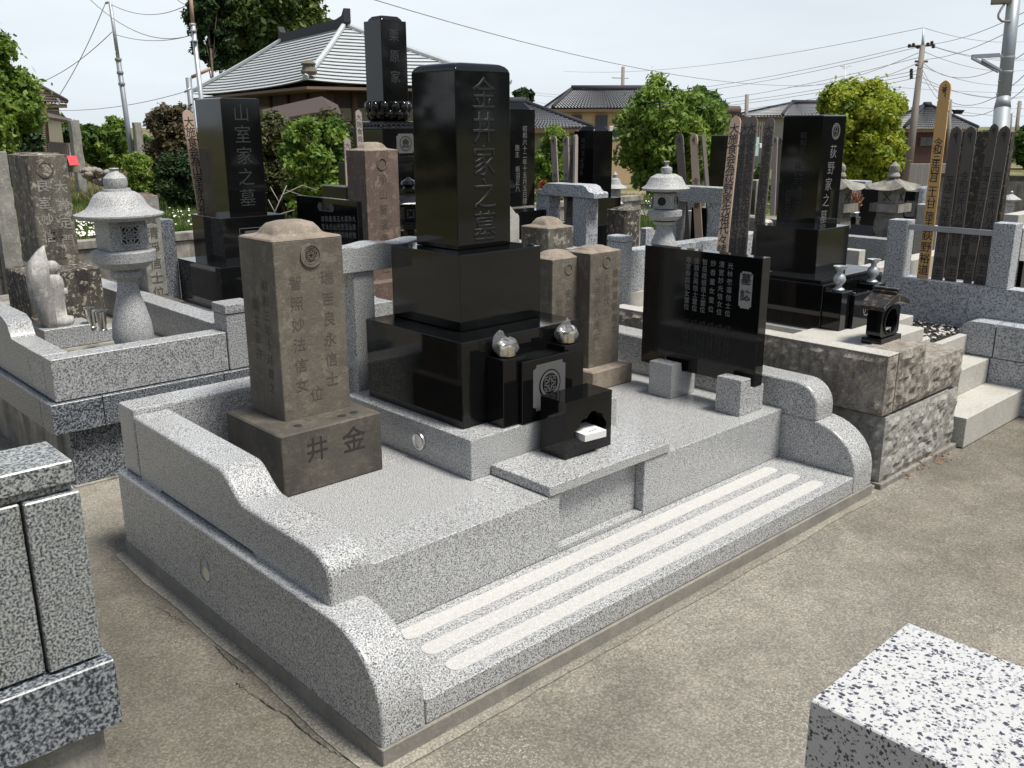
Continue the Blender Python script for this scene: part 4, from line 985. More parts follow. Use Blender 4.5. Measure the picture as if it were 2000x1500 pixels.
# kerb pieces behind the plot
kz = BXP(5.75, (1217, 462), 1236, 1196, 600)
K_ = top('grave_enclosure', 'pale granite kerb with a square capped corner post behind the pair of small old tombstones', 'grave plot', (kz[0], kz[2], 0))
box('corner_post', 'gran_post', K_, kz[0], kz[1], kz[2], kz[2]+.13, 0, kz[5]-.04, .004); box('post_cap', 'gran_post', K_, kz[0]-.005, kz[1]+.005, kz[2]-.005, kz[2]+.135, kz[5]-.038, kz[5], .012)
for i in range(4): box('kerb', 'gran_post', K_, kz[1]+.002+.38*i, kz[1]+.38*i+.378, kz[2]+.01, kz[2]+.13, 0, kz[5]-.10, .004)
box('kerb', 'gran_post', K_, kz[0]+.01, kz[0]+.12, kz[2]+.135, kz[2]+1.6, 0, kz[5]-.12, .004)
hy = ony(1212, 600, 0)
h_a = onz(1212, 598, .50); h1 = ony(1212, 530, h_a.y)
K_ = top('grave_enclosure', 'broad pale granite kerb right of the pair of small old tombstones', 'grave plot', (h_a.x, h_a.y, 0))
box('kerb', 'gran_pale', K_, h_a.x-1.0, h_a.x+1.6, h_a.y, h_a.y+.13, .45, h1.z, .005)
box('kerb_base', 'dark', K_, h_a.x-.98, h_a.x+1.6, h_a.y+.02, h_a.y+.12, 0, .449, .004)  # near-black block: shade of the gap under the kerb put into its colour
# round-window lantern
L4, b4, s4 = lantern(1294, 520, 320, 5.7, [
    ('stem', [(34, 520), (32, 500), (25, 475), (17, 455), (15, 440), (22, 438), (22, 433), (18, 432)], 36),
    ('platform', [(18, 431), (25, 430), (33, 422), (33, 412), (26, 410)], 36),
    ('light_box', [(21, 409), (22.5, 408), (22.5, 380), (20, 378)], 36),
    ('roof', [(22, 377), (44, 374), (46, 370), (38, 365), (30, 350), (18, 344), (12, 344)], 48),
    ('finial', [(10, 343), (11, 337), (10, 332), (4, 330), (3, 324), (6, 321), (4, 320)], 24)],
    'granite stone lantern with a domed roof and round windows, behind the black memorial tablet')
for az_ in (0, 1, 2, 3):
    vv = (E0-b4); vv.z = 0; vv.normalize(); th = math.atan2(vv.y, vv.x)-.28+az_*math.pi/2
    r_ = 22.4*s4; c_ = Vector((b4.x+r_*math.cos(th), b4.y+r_*math.sin(th), b4.z+(520-394)*s4)); rt = Vector((-math.sin(th), math.cos(th), 0))
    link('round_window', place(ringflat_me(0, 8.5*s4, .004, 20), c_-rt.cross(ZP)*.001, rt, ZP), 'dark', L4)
    link('window_rim', place(ringflat_me(8.3*s4, 10*s4, .006, 20), c_-rt.cross(ZP)*.001, rt, ZP), 'lantern', L4)
# second rack
R2 = top('tablet_rack', 'plain granite rack with a square beam, right of the round-window lantern', 'rack', tuple(dep(1405, 500, 6.6)))
P_ = dep(1425, 400, 6.45); yE = sol_y(1305, P_.x, P_.z); zt_ = onx(1400, 367, P_.x).z
box('beam', 'gran_mid', R2, P_.x, P_.x+.13, sol_y(1428, P_.x, P_.z), yE, P_.z, zt_, .005)
for px_ in (1413, 1323):
    y_ = sol_y(px_, P_.x+.01, P_.z); box('post', 'gran_mid', R2, P_.x+.01, P_.x+.12, y_, y_+.13, 0, P_.z-.001, .004)
toba('grey wooden tablet at the left of the plain granite rack', (1326, 260), (1341, 500), 6.95, 6.9, 14, 'XM', 'wood_grey', segs=[('平成三年', .75, 5.2, 1.3), ('施主吉原', .7, 13, 1.7)], group='tablets in the plain rack')
toba('tan wooden tablet in the middle of the plain granite rack', (1354, 260), (1366, 500), 6.85, 6.8, 14, 'XM', 'wood_tan', ink='ink', segs=[('令和二年', .85, 5.4, 1.15), ('施主吉原一', .75, 13.3, 1.6)], group='tablets in the plain rack')
toba('narrow grey wooden tablet leaning in the right of the plain granite rack', (1374, 261), (1393, 500), 6.8, 6.75, 7, 'YM', 'wood_grey', sid=False, group='tablets in the plain rack')
T_, a = black_grave('black headstone half hidden behind the tan tablet with bold writing', 8.6, (1438, 266), 1462, 1389, 372, cap='flat')
addblock(T_, 8.4, (1442, 373), 1475, 1380, 520); 
c_ = onx(1415, 280, a[0]); text(T_, '平成元年春', (a[0]-.001, c_.y, c_.z), YM, ZP, .055, 'letter_dim', space=1.1)
S_ = '大施食会為荻野家先祖代々諸霊'
for lab, tp, bp, w_, mt, ik, t_ in (('tall tan wooden tablet with bold ink writing, left of three dark ones', (1437, 225), (1402, 560), 20, 'wood_tan', 'ink', 5.9),
                            ('tall dark wooden tablet directly behind the bold tan one', (1457, 226), (1425, 560), 19, 'wood_grey', 'ink_fade', 6.1),
                            ('tall dark wooden tablet, third from left beside the slanting black headstone', (1470, 225), (1441, 560), 19, 'wood_grey', 'ink_fade', 6.0),
                            ('tall dark wooden tablet standing nearest the slanting black headstone', (1504, 228), (1470, 560), 19, 'wood_grey', 'ink_fade', 6.0)):
    toba(lab, tp, bp, t_, t_-.05, w_, 'XM', mt, ink=ik, sid=False, segs=[(S_, .95, .75, .90)], group='tall tablets of one family')
toba('short grey tablet peeking out left of the slanting black headstone', (1514, 266), (1508, 420), 7.6, 7.6, 9, 'XM', 'wood_mid', segs=[])
toba('second short grey tablet close to the slanting black headstone', (1524, 268), (1518, 420), 7.8, 7.8, 8, 'XM', 'wood_grey', segs=[])
# bits seen between the tablets
T_ = top('small_stone', 'small pale rounded stone beside the slanting black headstone', 'stone', tuple(dep(1500, 447, 7.0)))
a = BXP(7.0, (1500, 430), 1507, 1493, 452); loft('stone', 'gran_pale', T_, a[0], a[0]+.09, a[2], a[2]+.09, [(0, .2, .02), (0, a[5]-.02, .03), (.01, a[5]-.005, .03), (.03, a[5], .03)])
for lab, t_, n_, xr_, xl_, zb_, mt in (('weathered grey kerb stones behind the tall wooden tablets', 7.4, (1535, 368), 1560, 1420, 520, 'concrete'),):
    a = BXP(t_, n_, xr_, xl_, zb_); T_ = top('kerb', lab, 'kerb', (a[0], a[2], 0)); box('kerb_stone', mt, T_, a[0], a[1], a[2], a[3], 0, a[5]-.25, .01)

# ================================================================== RIGHT NEIGHBOUR (slanting headstone plot)
from mathutils import noise as mn
def rock_me(x0, x1, y0, y1, z0, z1, amp=.018, marg=.016, faces=('x', 'y'), step=.016, seed=0):
    """block whose -X and -Y faces are split rock with dressed margins"""
    bm = bmesh.new()
    def grid(o, u, v, nu, nv, nrm, lu, lv):
        vs = {}
        for i in range(nu+1):
            for j in range(nv+1):
                a_, b_ = i/nu, j/nv; p = o+u*a_+v*b_
                d = min(a_*lu, (1-a_)*lu, b_*lv, (1-b_)*lv); k = min(1, max(0, (d-marg*.6)/(marg*1.2)))
                q = p*22+Vector((seed*3.1, 7, seed)); h = .55+.75*mn.fractal(q, .7, 2.2, 5)+.5*abs(mn.noise(q*.45))-.3*abs(mn.noise(q*.9+Vector((3, 1, 9))))
                vs[i, j] = bm.verts.new(p+nrm*(amp*k*max(-.2, h)))
        for i in range(nu):
            for j in range(nv): bm.faces.new((vs[i, j], vs[i+1, j], vs[i+1, j+1], vs[i, j+1]))
    X, Y, Z = x1-x0, y1-y0, z1-z0
    nx, ny, nz = max(2, int(X/step)), max(2, int(Y/step)), max(2, int(Z/step))
    if 'y' in faces: grid(Vector((x0, y0, z0)), Vector((X, 0, 0)), Vector((0, 0, Z)), nx, nz, Vector((0, -1, 0)), X, Z)
    if 'x' in faces: grid(Vector((x0, y1, z0)), Vector((0, -Y, 0)), Vector((0, 0, Z)), ny, nz, Vector((-1, 0, 0)), Y, Z)
    def quad(*p): bm.faces.new([bm.verts.new(q) for q in p])
    quad((x0, y0, z1), (x1, y0, z1), (x1, y1, z1), (x0, y1, z1)); quad((x1, y0, z0), (x1, y1, z0), (x1, y1, z1), (x1, y0, z1)); quad((x1, y1, z0), (x0, y1, z0), (x0, y1, z1), (x1, y1, z1)); quad((x0, y1, z0), (x1, y1, z0), (x1, y0, z0), (x0, y0, z0))
    if 'y' not in faces: quad((x0, y0, z0), (x1, y0, z0), (x1, y0, z1), (x0, y0, z1))
    if 'x' not in faces: quad((x0, y1, z0), (x0, y0, z0), (x0, y0, z1), (x0, y1, z1))
    bmesh.ops.remove_doubles(bm, verts=bm.verts[:], dist=1e-5); bmesh.ops.recalc_face_normals(bm, faces=bm.faces[:])
    return bm_me(bm)
XK_ = 4.9
rn = top('grave_enclosure', 'raised plot walled with rough split granite blocks, right of the new plot', 'grave plot', (3.5, .8, 0))
RX = 3.0
def rk(name, mat, *a, **k): return link(name, rock_me(*a, **k), mat, rn, smooth=False)
rk('lower_stone', 'rock_lo', RX, 3.73, .021, .40, .03, .366, seed=1)
rk('lower_stone', 'rock_lo', 3.737, 3.86, .025, .40, .03, .352, seed=2, faces=('y',))
rk('lower_stone', 'rock_lo', RX, 3.3, .408, 1.3, .03, .366, seed=3, faces=('x',))
rk('lower_stone', 'rock_lo', RX, 3.3, 1.308, 2.4, .03, .366, seed=4, faces=('x',))
rk('corner_stone', 'rock', 2.955, 3.062, .021, .9, .384, .678, seed=5, faces=('x', 'y'))
rk('upper_stone', 'rock', 2.955, 3.062, .905, 1.75, .384, .678, seed=6, faces=('x',))
rk('upper_stone', 'rock', 3.070, 3.372, .021, .20, .384, .680, seed=7, faces=('y',))
rk('upper_stone', 'rock', 3.372, 3.86, .021, .20, .384, .575, seed=8, faces=('y',))
for y0, y1 in ((.018, .9), (.905, 1.75)):
    box('top_band', 'gran_pale', rn, 2.953, 3.064, y0, y1, .6785, .684, .002)
box('gap_filler', 'footing', rn, 3.03, 3.84, .05, 1.75, .03, .57, 0)
box('footing', 'concrete', rn, 2.985, 3.9, .0, .4, -.03, .029, .006)
box('drain_cover', 'concrete', rn, 2.885, 2.99, .03, 1.8, -.03, .018, .004)
box('plot_floor', 'gran_pale', rn, 3.064, 3.86, .203, 1.9, .56, .600, .003)
box('back_kerb', 'gran_pale', rn, 3.0, XK_, 1.905, 2.03, .30, .70, .004)
box('plot_floor', 'gran_pale', rn, 3.068, 3.76, .203, .62, .6005, .672, .003)
# steps
s2p = onz(1926, 746.7, .177); s2z = ony(1926, 702.7, s2p.y).z; s2l = sol_x(1876, s2p.y, s2z)
box('step', 'gran_pale', rn, 3.893, 4.79, -.033, s2p.y+.1, .005, .177, .006)
XW = s2p.x+.01
box('step', 'gran_pale', rn, s2l, s2p.x+.0, s2p.y, s2p.y+.15, .178, s2z, .006)
GZ = onx(1760, 624, s2p.x+.17).z
box('edging', 'gran_pale', rn, 3.862, XW+.15, s2p.y+.152, s2p.y+.20, .20, GZ+.004, .004)
# side wall right of the steps
XW = s2p.x+.01
q0, q1 = onx(1875, 660, XW), onx(2000, 700, XW)
yA = sol_y(1874, XW, .6); zT = onx(1900, 627, XW).z; zM = onx(1880, 690, XW).z
yJ = sol_y(1949, XW, .6)
pf = [(yJ+.003, zM+.004), (yA, zM+.004), (yA, zM+.10)]+[(yA-.10+.10*math.cos(math.radians(i)), zM+.10+(zT-zM-.10)*math.sin(math.radians(i))) for i in range(0, 91, 15)]+[(yJ+.003, zT)]
link('side_wall', prism_me(pf, XW, XW+.15, 'x', .006, 2), 'gran_post', rn, smooth='auto')
box('side_wall', 'gran_post', rn, XW, XW+.15, yJ-.5, yJ-.003, zM+.004, zT, .006)
box('side_wall', 'gran_post', rn, XW, XW+.15, sol_y(1935, XW, .4), yA, 0, zM, .006)
box('side_wall', 'gran_post', rn, XW, XW+.15, yJ-.6, sol_y(1935, XW, .4)-.004, 0, zM, .006)
# long side kerb with gate posts and tablets
XK = XW+.16
kt0 = onx(1760, 541, XK); kb0 = onx(1760, 624, XK)
box('long_kerb', 'gran_post', rn, XK, XK+.13, -.9, 2.4, .40, kt0.z, .005)
gp0 = onx(1773, 431, XK)
GP = top('tablet_fence', 'pair of pale granite posts with a galvanised rail in front of the five long tablets', 'fence', (XK, gp0.y, kt0.z))
def gpost(near, xl, xr):
    p = onx(near[0], near[1], XK+.004); y1_ = sol_y(xl, p.x, p.z); x1_ = sol_x(xr, p.y, p.z)
    box('post', 'gran_post', GP, p.x, p.x+max(.08, min(.12, x1_-p.x)), p.y, y1_, kt0.z+.001, p.z, .006); return p
g1, g2 = gpost((1773, 431), 1736, 1791), gpost((1985, 438), 1941, 2000)
zr = onx(1860, 450, XK+.02).z
m = box_me(XK+.03, XK+.045, g2.y+.02, g1.y+.03, zr-.018, zr+.018, .002, 1); link('rail', m, 'zinc', GP)
m = box_me(XK+.13, XK+.145, g2.y+.02, g1.y+.03, zr-.36, zr-.33, .002, 1); link('rail', m, 'zinc', GP)
pT = lambda px, py, X: (onx(px, py, X)-E0).dot(cF)
def toba_x(label, tp, bp, w, mat, ink, segs, X0=XK+.075, X1=XK+.055, sid=True):
    return toba(label, tp, bp, pT(tp[0], tp[1], X0), pT(bp[0], bp[1], X1), w, 'XM', mat, ink=ink, segs=segs, sid=sid, group='long tablets behind the rail')
toba_x('fresh yellow cedar tablet with black ink, by far the brightest behind the galvanised rail', (1847, 156), (1799, 562), 21, 'wood_new', 'ink', [('令和三年四月二十六日', .80, 4.85, .74), ('施主', .80, 11.1, .82), ('荻野裕道', .98, 12.8, 1.05)])
toba_x('dark weathered tablet directly right of the fresh yellow one', (1869, 246), (1826, 568), 21, 'wood_grey', 'ink_fade', [('平成二十九年八月八日', .78, 4.2, .85), ('施主荻野', .85, 11.3, 1.2)])
toba_x('dark weathered tablet third from the left behind the rail, dated in faded ink', (1897, 246), (1853, 568), 21, 'wood_grey', 'ink_fade', [('令和元年八月十四日', .80, 3.9, .90), ('施主荻野', .85, 11.3, 1.2)])
toba_x('slimmer dark tablet leaning behind the rail, second from the right', (1943, 241), (1886, 568), 15, 'wood_grey', 'ink_fade', [('平成二十六年八月十四', .95, 5.2, 1.0), ('施主荻野', 1.0, 16, 1.2)], X0=XK+.11)
toba_x('dark weathered tablet nearest the right gate post', (1964, 245), (1910, 568), 21, 'wood_grey', 'ink_fade', [('平成三十年八月十四日', .78, 4.0, .85), ('施主荻野', .85, 11.3, 1.2)])
a = BXP(6.6, (1977, 257), 1984, 1862, 560)
T_ = top('headstone', 'broad dark headstone with a rusty brown side behind the long tablets', 'headstone', (a[0], a[2], 0)); box('slab', 'black_brown', T_, a[0], a[1], a[2], a[3], .3, a[5], .004); box('slab_base', 'black2', T_, a[0]-.1, a[1]+.1, a[2]-.1, a[3]+.1, 0, .299, .004)

# slanting black headstone
g = onz(1600, 646, .66); tb = (g-E0).dot(cF)
a2 = [g.x, None, g.y, None, .662, None]
T_, a = black_grave('black headstone with a diamond crest and pale-edged writing in the rough-walled plot', tb+.28, (1609, 227), 1654, 1531, 451, cap='flat')
cx_ = (a[0]+a[1])/2
[text(T_, ch_, (cx_+.01-.012*i_, a[2]-.001, a[5]-.165-.094*i_), XP, ZP, .082, 'letter_mid', bold=-.006) for i_, ch_ in enumerate('荻野家之墓')]
cr_ = (cx_+.02, a[2]-.001, a[5]-.085)
link('crest', place(join_me([ringflat_me(.042, .047, .001), ringflat_me(.034, .038, .001)]), cr_, XP, ZP), 'letter_mid', T_)
link('crest', place(join_me([brush_me([[(0, .033, .002), (.02, 0, .002), (0, -.033, .002), (-.02, 0, .002), (0, .033, .002)]], .001), ringflat_me(0, .005, .001, 10)]), cr_, XP, ZP), 'letter_mid', T_)
for s, px_, py_ in (('昭和五十二年三月建之', 1571, 258), ('荻野正', 1559, 318), ('荻野裕三郎', 1541, 372)):
    c_ = onx(px_, py_, a[0]); text(T_, s, (a[0]-.001, c_.y, c_.z), YM, ZP, .042, 'letter_dim', space=1.05)
m1 = addblock(T_, tb+.12, (1599, 449), 1660, 1478, 538, name='middle_block')
p = dep(1603, 549, tb-.02); lx1 = sol_x(1715, p.y, p.z); ly1 = sol_y(1490, p.x, p.z)
box('ledge', 'black2', T_, p.x-.01, lx1, p.y-.01, ly1, p.z-.014, p.z+.004, .002)
pz_ = p.z-.0145
box('lower_block', 'black', T_, g.x, lx1-.02, g.y, ly1-.02, .662, pz_, .004)
box('lower_slab', 'gran_pale', T_, g.x-.05, lx1+.08, g.y-.17, ly1, .602, .660, .004)
fa = BXP((onx(1645, 573, g.x+.0)-E0).dot(cF) if 0 else tb-.13, (1645, 573), 1671, 1617, 648)
fz_ = fa[5]
box('flower_block', 'black', T_, fa[0], fa[0]+.12, fa[2], g.y-.001, .662, fz_, .004)
box('incense_cover', 'black', T_, fa[0]+.10, fa[0]+.40, fa[2]-.022, fa[2]-.002, .662, fz_-.02, .004)
box('incense_shelf', 'black', T_, fa[0]+.122, fa[0]+.376, fa[2], g.y-.001, .662, fz_-.03, .003)
box('flower_block', 'black', T_, fa[0]+.378, fa[0]+.50, fa[2], g.y-.001, .662, fz_, .004)
link('crest', place(join_me([ringflat_me(.035, .042, .001), brush_me([[(-.02, -.022, .003), (0, .02, .003), (.02, -.022, .003)]], .001)]), (fa[0]+.25, fa[2]-.0225, fz_-.11), XP, ZP), 'letter_mid', T_)
vp = [(.030, 0), (.032, .008), (.018, .018), (.016, .026), (.030, .045), (.034, .062), (.028, .080), (.015, .095), (.015, .105), (.036, .128), (.037, .133), (.026, .130), (.012, .105), (0, .10)]
for x_, lab in ((fa[0]+.06, 'pewter-grey baluster vase on the left flower block of the rough-walled plot'), (fa[0]+.44, 'pewter-grey baluster vase on the right flower block of the rough-walled plot')):
    b_ = Vector((x_, (fa[2]+g.y)/2, fz_+.001)); lathe_tag('vase', lab, 'vase', b_, vp, 'zinc', 'vases of the rough-walled plot')
# roofed incense burner
q = onz(1720, 676, .674); 
rb = top('incense_burner', 'small black roofed stone incense burner with a round opening and rusty lichen on the roof', 'incense burner', tuple(q))
W_ = sol_x(1760, q.y, q.z)-q.x; D_ = sol_y(1681, q.x, q.z)-q.y; D_ = min(D_, .24)
x0, y0, z0 = q.x, q.y, .6735
box('base', 'black', rb, x0, x0+W_, y0, y0+D_, z0, z0+.030, .003)
def arch_body():
    bx0, bx1, by0, by1, bz0, bz1 = x0+.012, x0+W_-.012, y0+.015, y0+D_-.015, z0+.031, z0+.185
    bm = bmesh.new(); mx, mz = (bx0+bx1)/2, (bz0+bz1)/2+.002; n = 28; r_ = min((bx1-bx0)*.42, (bz1-bz0)*.42)
    O, I = [], []
    for i in range(n):
        t = 2*math.pi*(i+.5)/n; dx, dz = math.cos(t), math.sin(t)
        k = min(abs((bx1-bx0)/2/dx) if abs(dx) > 1e-6 else 9, abs((bz1-bz0)/2/dz) if abs(dz) > 1e-6 else 9)
        O.append((mx+dx*k*(1.0), mz+dz*k)); I.append((mx+dx*r_, mz+dz*r_))
    of = [bm.verts.new((a_, by0, b_)) for a_, b_ in O]; nf = [bm.verts.new((a_, by0, b_)) for a_, b_ in I]; nb = [bm.verts.new((a_, by1-.02, b_)) for a_, b_ in I]; ob = [bm.verts.new((a_, by1, b_)) for a_, b_ in O]
    for i in range(n):
        j = (i+1) % n; bm.faces.new((of[i], of[j], nf[j], nf[i])); bm.faces.new((nf[i], nf[j], nb[j], nb[i])); bm.faces.new((ob[i], ob[j], of[j], of[i]))
    bm.faces.new(nb); bm.faces.new(ob); bmesh.ops.recalc_face_normals(bm, faces=bm.faces[:]); return bm_me(bm), mx, mz, r_, by0
bm_, mx, mz, r_, by0 = arch_body(); link('body', bm_, 'black', rb, smooth='auto')
link('opening_rim', place(ringflat_me(r_, r_+.008, .006, 28), (mx, by0, mz), XP, ZP), 'black2', rb, smooth='auto')
rz = z0+.186
pf = [(x0-.03, rz+.012)]+[(x0-.03+(W_+.06)*i/16, rz+.012+.05*math.sin(math.pi*i/16)**1.3+.012*(abs(i-8)/8)**3) for i in range(1, 16)]+[(x0+W_+.03, rz+.012), (x0+W_+.03, rz-.006)]+[(x0+W_+.03-(W_+.06)*i/16, rz-.006+.03*math.sin(math.pi*i/16)**1.3) for i in range(1, 16)]+[(x0-.03, rz-.006)]
link('roof', prism_me(pf, y0-.012, y0+D_+.012, 'y', .002, 1), 'black_brown', rb, smooth='auto')
box('ridge', 'black_brown', rb, x0+W_/2-.022, x0+W_/2+.022, y0-.01, y0+D_+.01, rz+.055, rz+.078, .003)
box('ridge', 'black_brown', rb, x0+W_/2-.016, x0+W_/2+.016, y0-.014, y0+D_+.014, rz+.0785, rz+.092, .005)
box('grill', 'zinc', rb, x0+.02, x0+W_-.02, y0+.03, y0+.05, z0+.06, z0+.068, .001)
# gravel bed
grv_v, grv_f = [], []
def pebbles(name, label, X0, X1, Y0, Y1, z, n, r0, r1, mat):
    bm = bmesh.new(); bmesh.ops.create_icosphere(bm, subdivisions=1, radius=1); base = [v.co.copy() for v in bm.verts]; fc = [tuple(v.index for v in f.verts) for f in bm.faces]; bm.free()
    V, F = [], []
    for i in range(n):
        x, y, r = random.uniform(X0, X1), random.uniform(Y0, Y1), random.uniform(r0, r1); a_ = random.uniform(0, 6); k = len(V)
        sx_, sy_, sz_ = r*random.uniform(.8, 1.5), r*random.uniform(.7, 1.1), r*random.uniform(.5, .8)
        for c in base:
            X, Y = c.x*sx_, c.y*sy_; V.append((x+X*math.cos(a_)-Y*math.sin(a_), y+X*math.sin(a_)+Y*math.cos(a_), z+sz_*.6+c.z*sz_))
        F += [tuple(j+k for j in f) for f in fc]
    return link(name, me_from(V, F), mat, None, label, 'gravel', kind='stuff')
M['peb_dark'] = plain('dark_soil_gravel', (.035, .032, .028), .9); M['peb_white'] = plain('white_pebble', (.48, .46, .42), .7)
box('gravel_soil', 'peb_dark', rn, 3.862, XK-.005, .388, 1.9, GZ-.1, GZ, 0)
pebbles('gravel', 'dark gravel in the rough-walled plot', 3.87, XK-.01, .40, 1.85, GZ, 3200, .006, .012, 'peb_dark')
pebbles('gravel', 'white pebbles scattered over dark gravel in the rough-walled plot', 3.87, XK-.01, .40, 1.85, GZ+.006, 1100, .006, .014, 'peb_white')

# ---------------------------------------------------------------- square-roofed lanterns etc further back
def square_lantern(px, yb, t, label, group):
    b = dep(px, yb, t); s = t/FPX
    T_ = top('stone_lantern', label, 'stone lantern', tuple(b), group=group); Z = lambda y: b.z+(yb-y)*s
    def sq(name, hw, y0, y1, hw2=None, mat='concrete', bev=.004):
        hw *= .80; hw2 = hw2*.80 if hw2 else None
        h2 = hw2 if hw2 is not None else hw
        link(name, lathe_me((b.x, b.y, 0), [(hw*s*1.2, Z(y0)), (h2*s*1.2, Z(y1))], 4, math.pi/4), mat, T_)
    sq('stem', 38, 480, 424, 28); sq('stem', 27, 423.5, 414); sq('platform', 42, 413.5, 398); sq('light_box', 26, 397.5, 373, 27)
    n = 8; V, F = [], []
    for j in range(7):
        k = j/6; hw_ = (52*(1-k)**1.25+9)*s*.62; zz = 372-16*k**.75-6*k
        for i in range(4*n):
            sd_, u = divmod(i, n); u = u/n*2-1; c_, s_ = [(1, 0), (0, 1), (-1, 0), (0, -1)][sd_]
            lift = 8*(abs(u)**3)*(1-k)**2
            X, Y = hw_, hw_*u
            V.append((b.x+X*c_-Y*s_, b.y+X*s_+Y*c_, Z(zz-lift)))
    for j in range(6):
        for i in range(4*n): F.append((j*4*n+i, j*4*n+(i+1) % (4*n), (j+1)*4*n+(i+1) % (4*n), (j+1)*4*n+i))
    F.append(tuple(range(4*n))[::-1]); F.append(tuple(6*4*n+i for i in range(4*n)))
    link('roof', me_from(V, F), 'concrete', T_, smooth='auto')
    lathe('finial', 'concrete', T_, (b.x, b.y, 0), [(10*s, Z(350)), (12*s, Z(347)), (10*s, Z(342)), (8*s, Z(340)), (10*s, Z(334)), (9*s, Z(328)), (3*s, Z(322)), (.5*s, Z(320))], 16)
    # lattice panel on the two visible faces
    for (nx, ny, rt) in ((-1, 0, YM), (0, -1, XP)):
        c_ = Vector((b.x+nx*27*s*.69, b.y+ny*27*s*.69, Z(385)))
        q = [poly_me([(-.05, -.004), (.05, -.004), (.05, .004), (-.05, .004)], .004) for _ in range(2)]
        q[0].transform(Matrix.Rotation(.785, 4, 'Z')); q[1].transform(Matrix.Rotation(-.785, 4, 'Z')); link('lattice', place(join_me(q), c_, rt, ZP), 'oldbase', T_)
    return T_
square_lantern(1731, 480, 8.3, 'grey stone lantern with an upswept square roof, fully visible left of the fresh yellow tablet', 'square-roofed lanterns')
square_lantern(1628, 480, 8.5, 'grey stone lantern with upswept square roof, mostly hidden behind the diamond-crest headstone', 'square-roofed lanterns')
a = BXP(9.3, (1789, 374), 1796, 1682, 440)
T_ = top('memorial_tablet', 'black memorial tablet with an upright grey plaque behind the fully visible square-roofed lantern', 'memorial tablet', (a[0], a[2], 0)); box('tablet', 'black2', T_, a[0], a[1], a[2], a[3], .3, a[5], .004); box('foot', 'gran_mid', T_, a[0]-.05, a[1]+.1, a[2], a[3], 0, .299, .004)
c_ = onx(1777, 408, a[0]); pl = link('title_plaque', place(poly_me(notched(.05, .08, .012), .001), (a[0], c_.y, c_.z), YM, ZP), 'letter_mid', T_); text(pl, '墓誌', (a[0]-.001, c_.y, c_.z+.07), YM, ZP, .06, 'ink', name='title')
a = BXP(9.9, (1691, 354), 1693, 1639, 420)
T_ = top('stone_slab', 'upright pale blue-grey granite slab behind the dried flowers', 'stone slab', (a[0], a[2], 0)); box('slab', 'gran_post', T_, a[0], a[0]+.15, a[2], a[3], 0, a[5], .01)
a = BXP(8.6, (1671, 424), 1682, 1646, 470)
T_ = top('flower_stand', 'low black block under the dried brown flowers', 'stone block', (a[0], a[2], 0)); box('block', 'black', T_, a[0], a[1], a[2], a[3], 0, a[5], .004)
text(T_, '家', (a[0]+.05, a[2]-.001, a[5]-.0), XP, ZP, .10, 'letter_mid')
fb2 = dep(1668, 424, 8.65)
T_ = top('dried_flowers', 'dried brown flower bunch in a small vase on the low black block', 'dried flowers', tuple(fb2))
lathe('vase', 'zinc', T_, fb2, [(.03, 0), (.03, .02), (.05, .045), (.045, .05), (0, .045)], 16)
M['dry'] = plain('dried_flower', (.30, .15, .085), .9, var=.3)
ms = []
for i in range(60):
    a_, r_ = random.uniform(0, 6.28), random.uniform(0, .06); e_ = fb2+Vector((math.cos(a_)*r_*1.3+.0, math.sin(a_)*r_*1.3, random.uniform(.10, .24)))
    ms.append(tube_me([fb2+Vector((0, 0, .03)), (fb2+e_)/2+Vector((random.uniform(-.01, .01), 0, .02)), e_], [.0025, .003, .008], 4))
link('flower_stems', join_me(ms), 'dry', T_)
a = BXP(8.0, (1688, 455), 1702, 1662, 478)
T_ = top('incense_burner', 'small dark house-shaped stone incense burner beside the square-roofed lantern', 'incense burner', (a[0], a[2], 0))
box('body', 'black', T_, a[0], a[1], a[2], a[3], .3, a[5]-.03, .003)
pf = [(a[0]-.03, a[5]-.03), (a[1]+.03, a[5]-.03), ((a[0]+a[1])/2, a[5]+.06)]; link('roof', prism_me(pf, a[2]-.03, a[3]+.03, 'y', .006, 2), 'black2', T_, smooth='auto')
# kerbs behind the slanting headstone
a = BXP(7.6, (1733, 468), 1740, 1640, 540)
K_ = top('grave_enclosure', 'grey granite kerb wall in front of the fully visible square-roofed lantern', 'grave plot', (a[0], a[2], 0))
for i in range(3):
    y0_, y1_ = a[2]+(a[3]-a[2]+1.2)*i/3, a[2]+(a[3]-a[2]+1.2)*(i+1)/3-.005; box('kerb', 'gran_mid', K_, a[0], a[0]+.13, y0_, y1_, .30, a[5], .004); box('kerb_base', 'gran_dark', K_, a[0]-.02, a[0]+.13, y0_, y1_, 0, .296, .004)
a = BXP(7.0, (1679, 490), 1691, 1652, 535)
K_ = top('kerb_block', 'bright pale granite kerb block behind the left baluster vase', 'kerb', (a[0], a[2], 0)); box('block', 'gran_pale', K_, a[0], a[1], a[2], a[3]+.2, 0, a[5], .004)
box('block', 'gran_pale', K_, a[0]+.0, a[0]+1.4, a[2]-.16, a[2]-.002, 0, ony(1700, 522, a[2]-.1).z, .004)
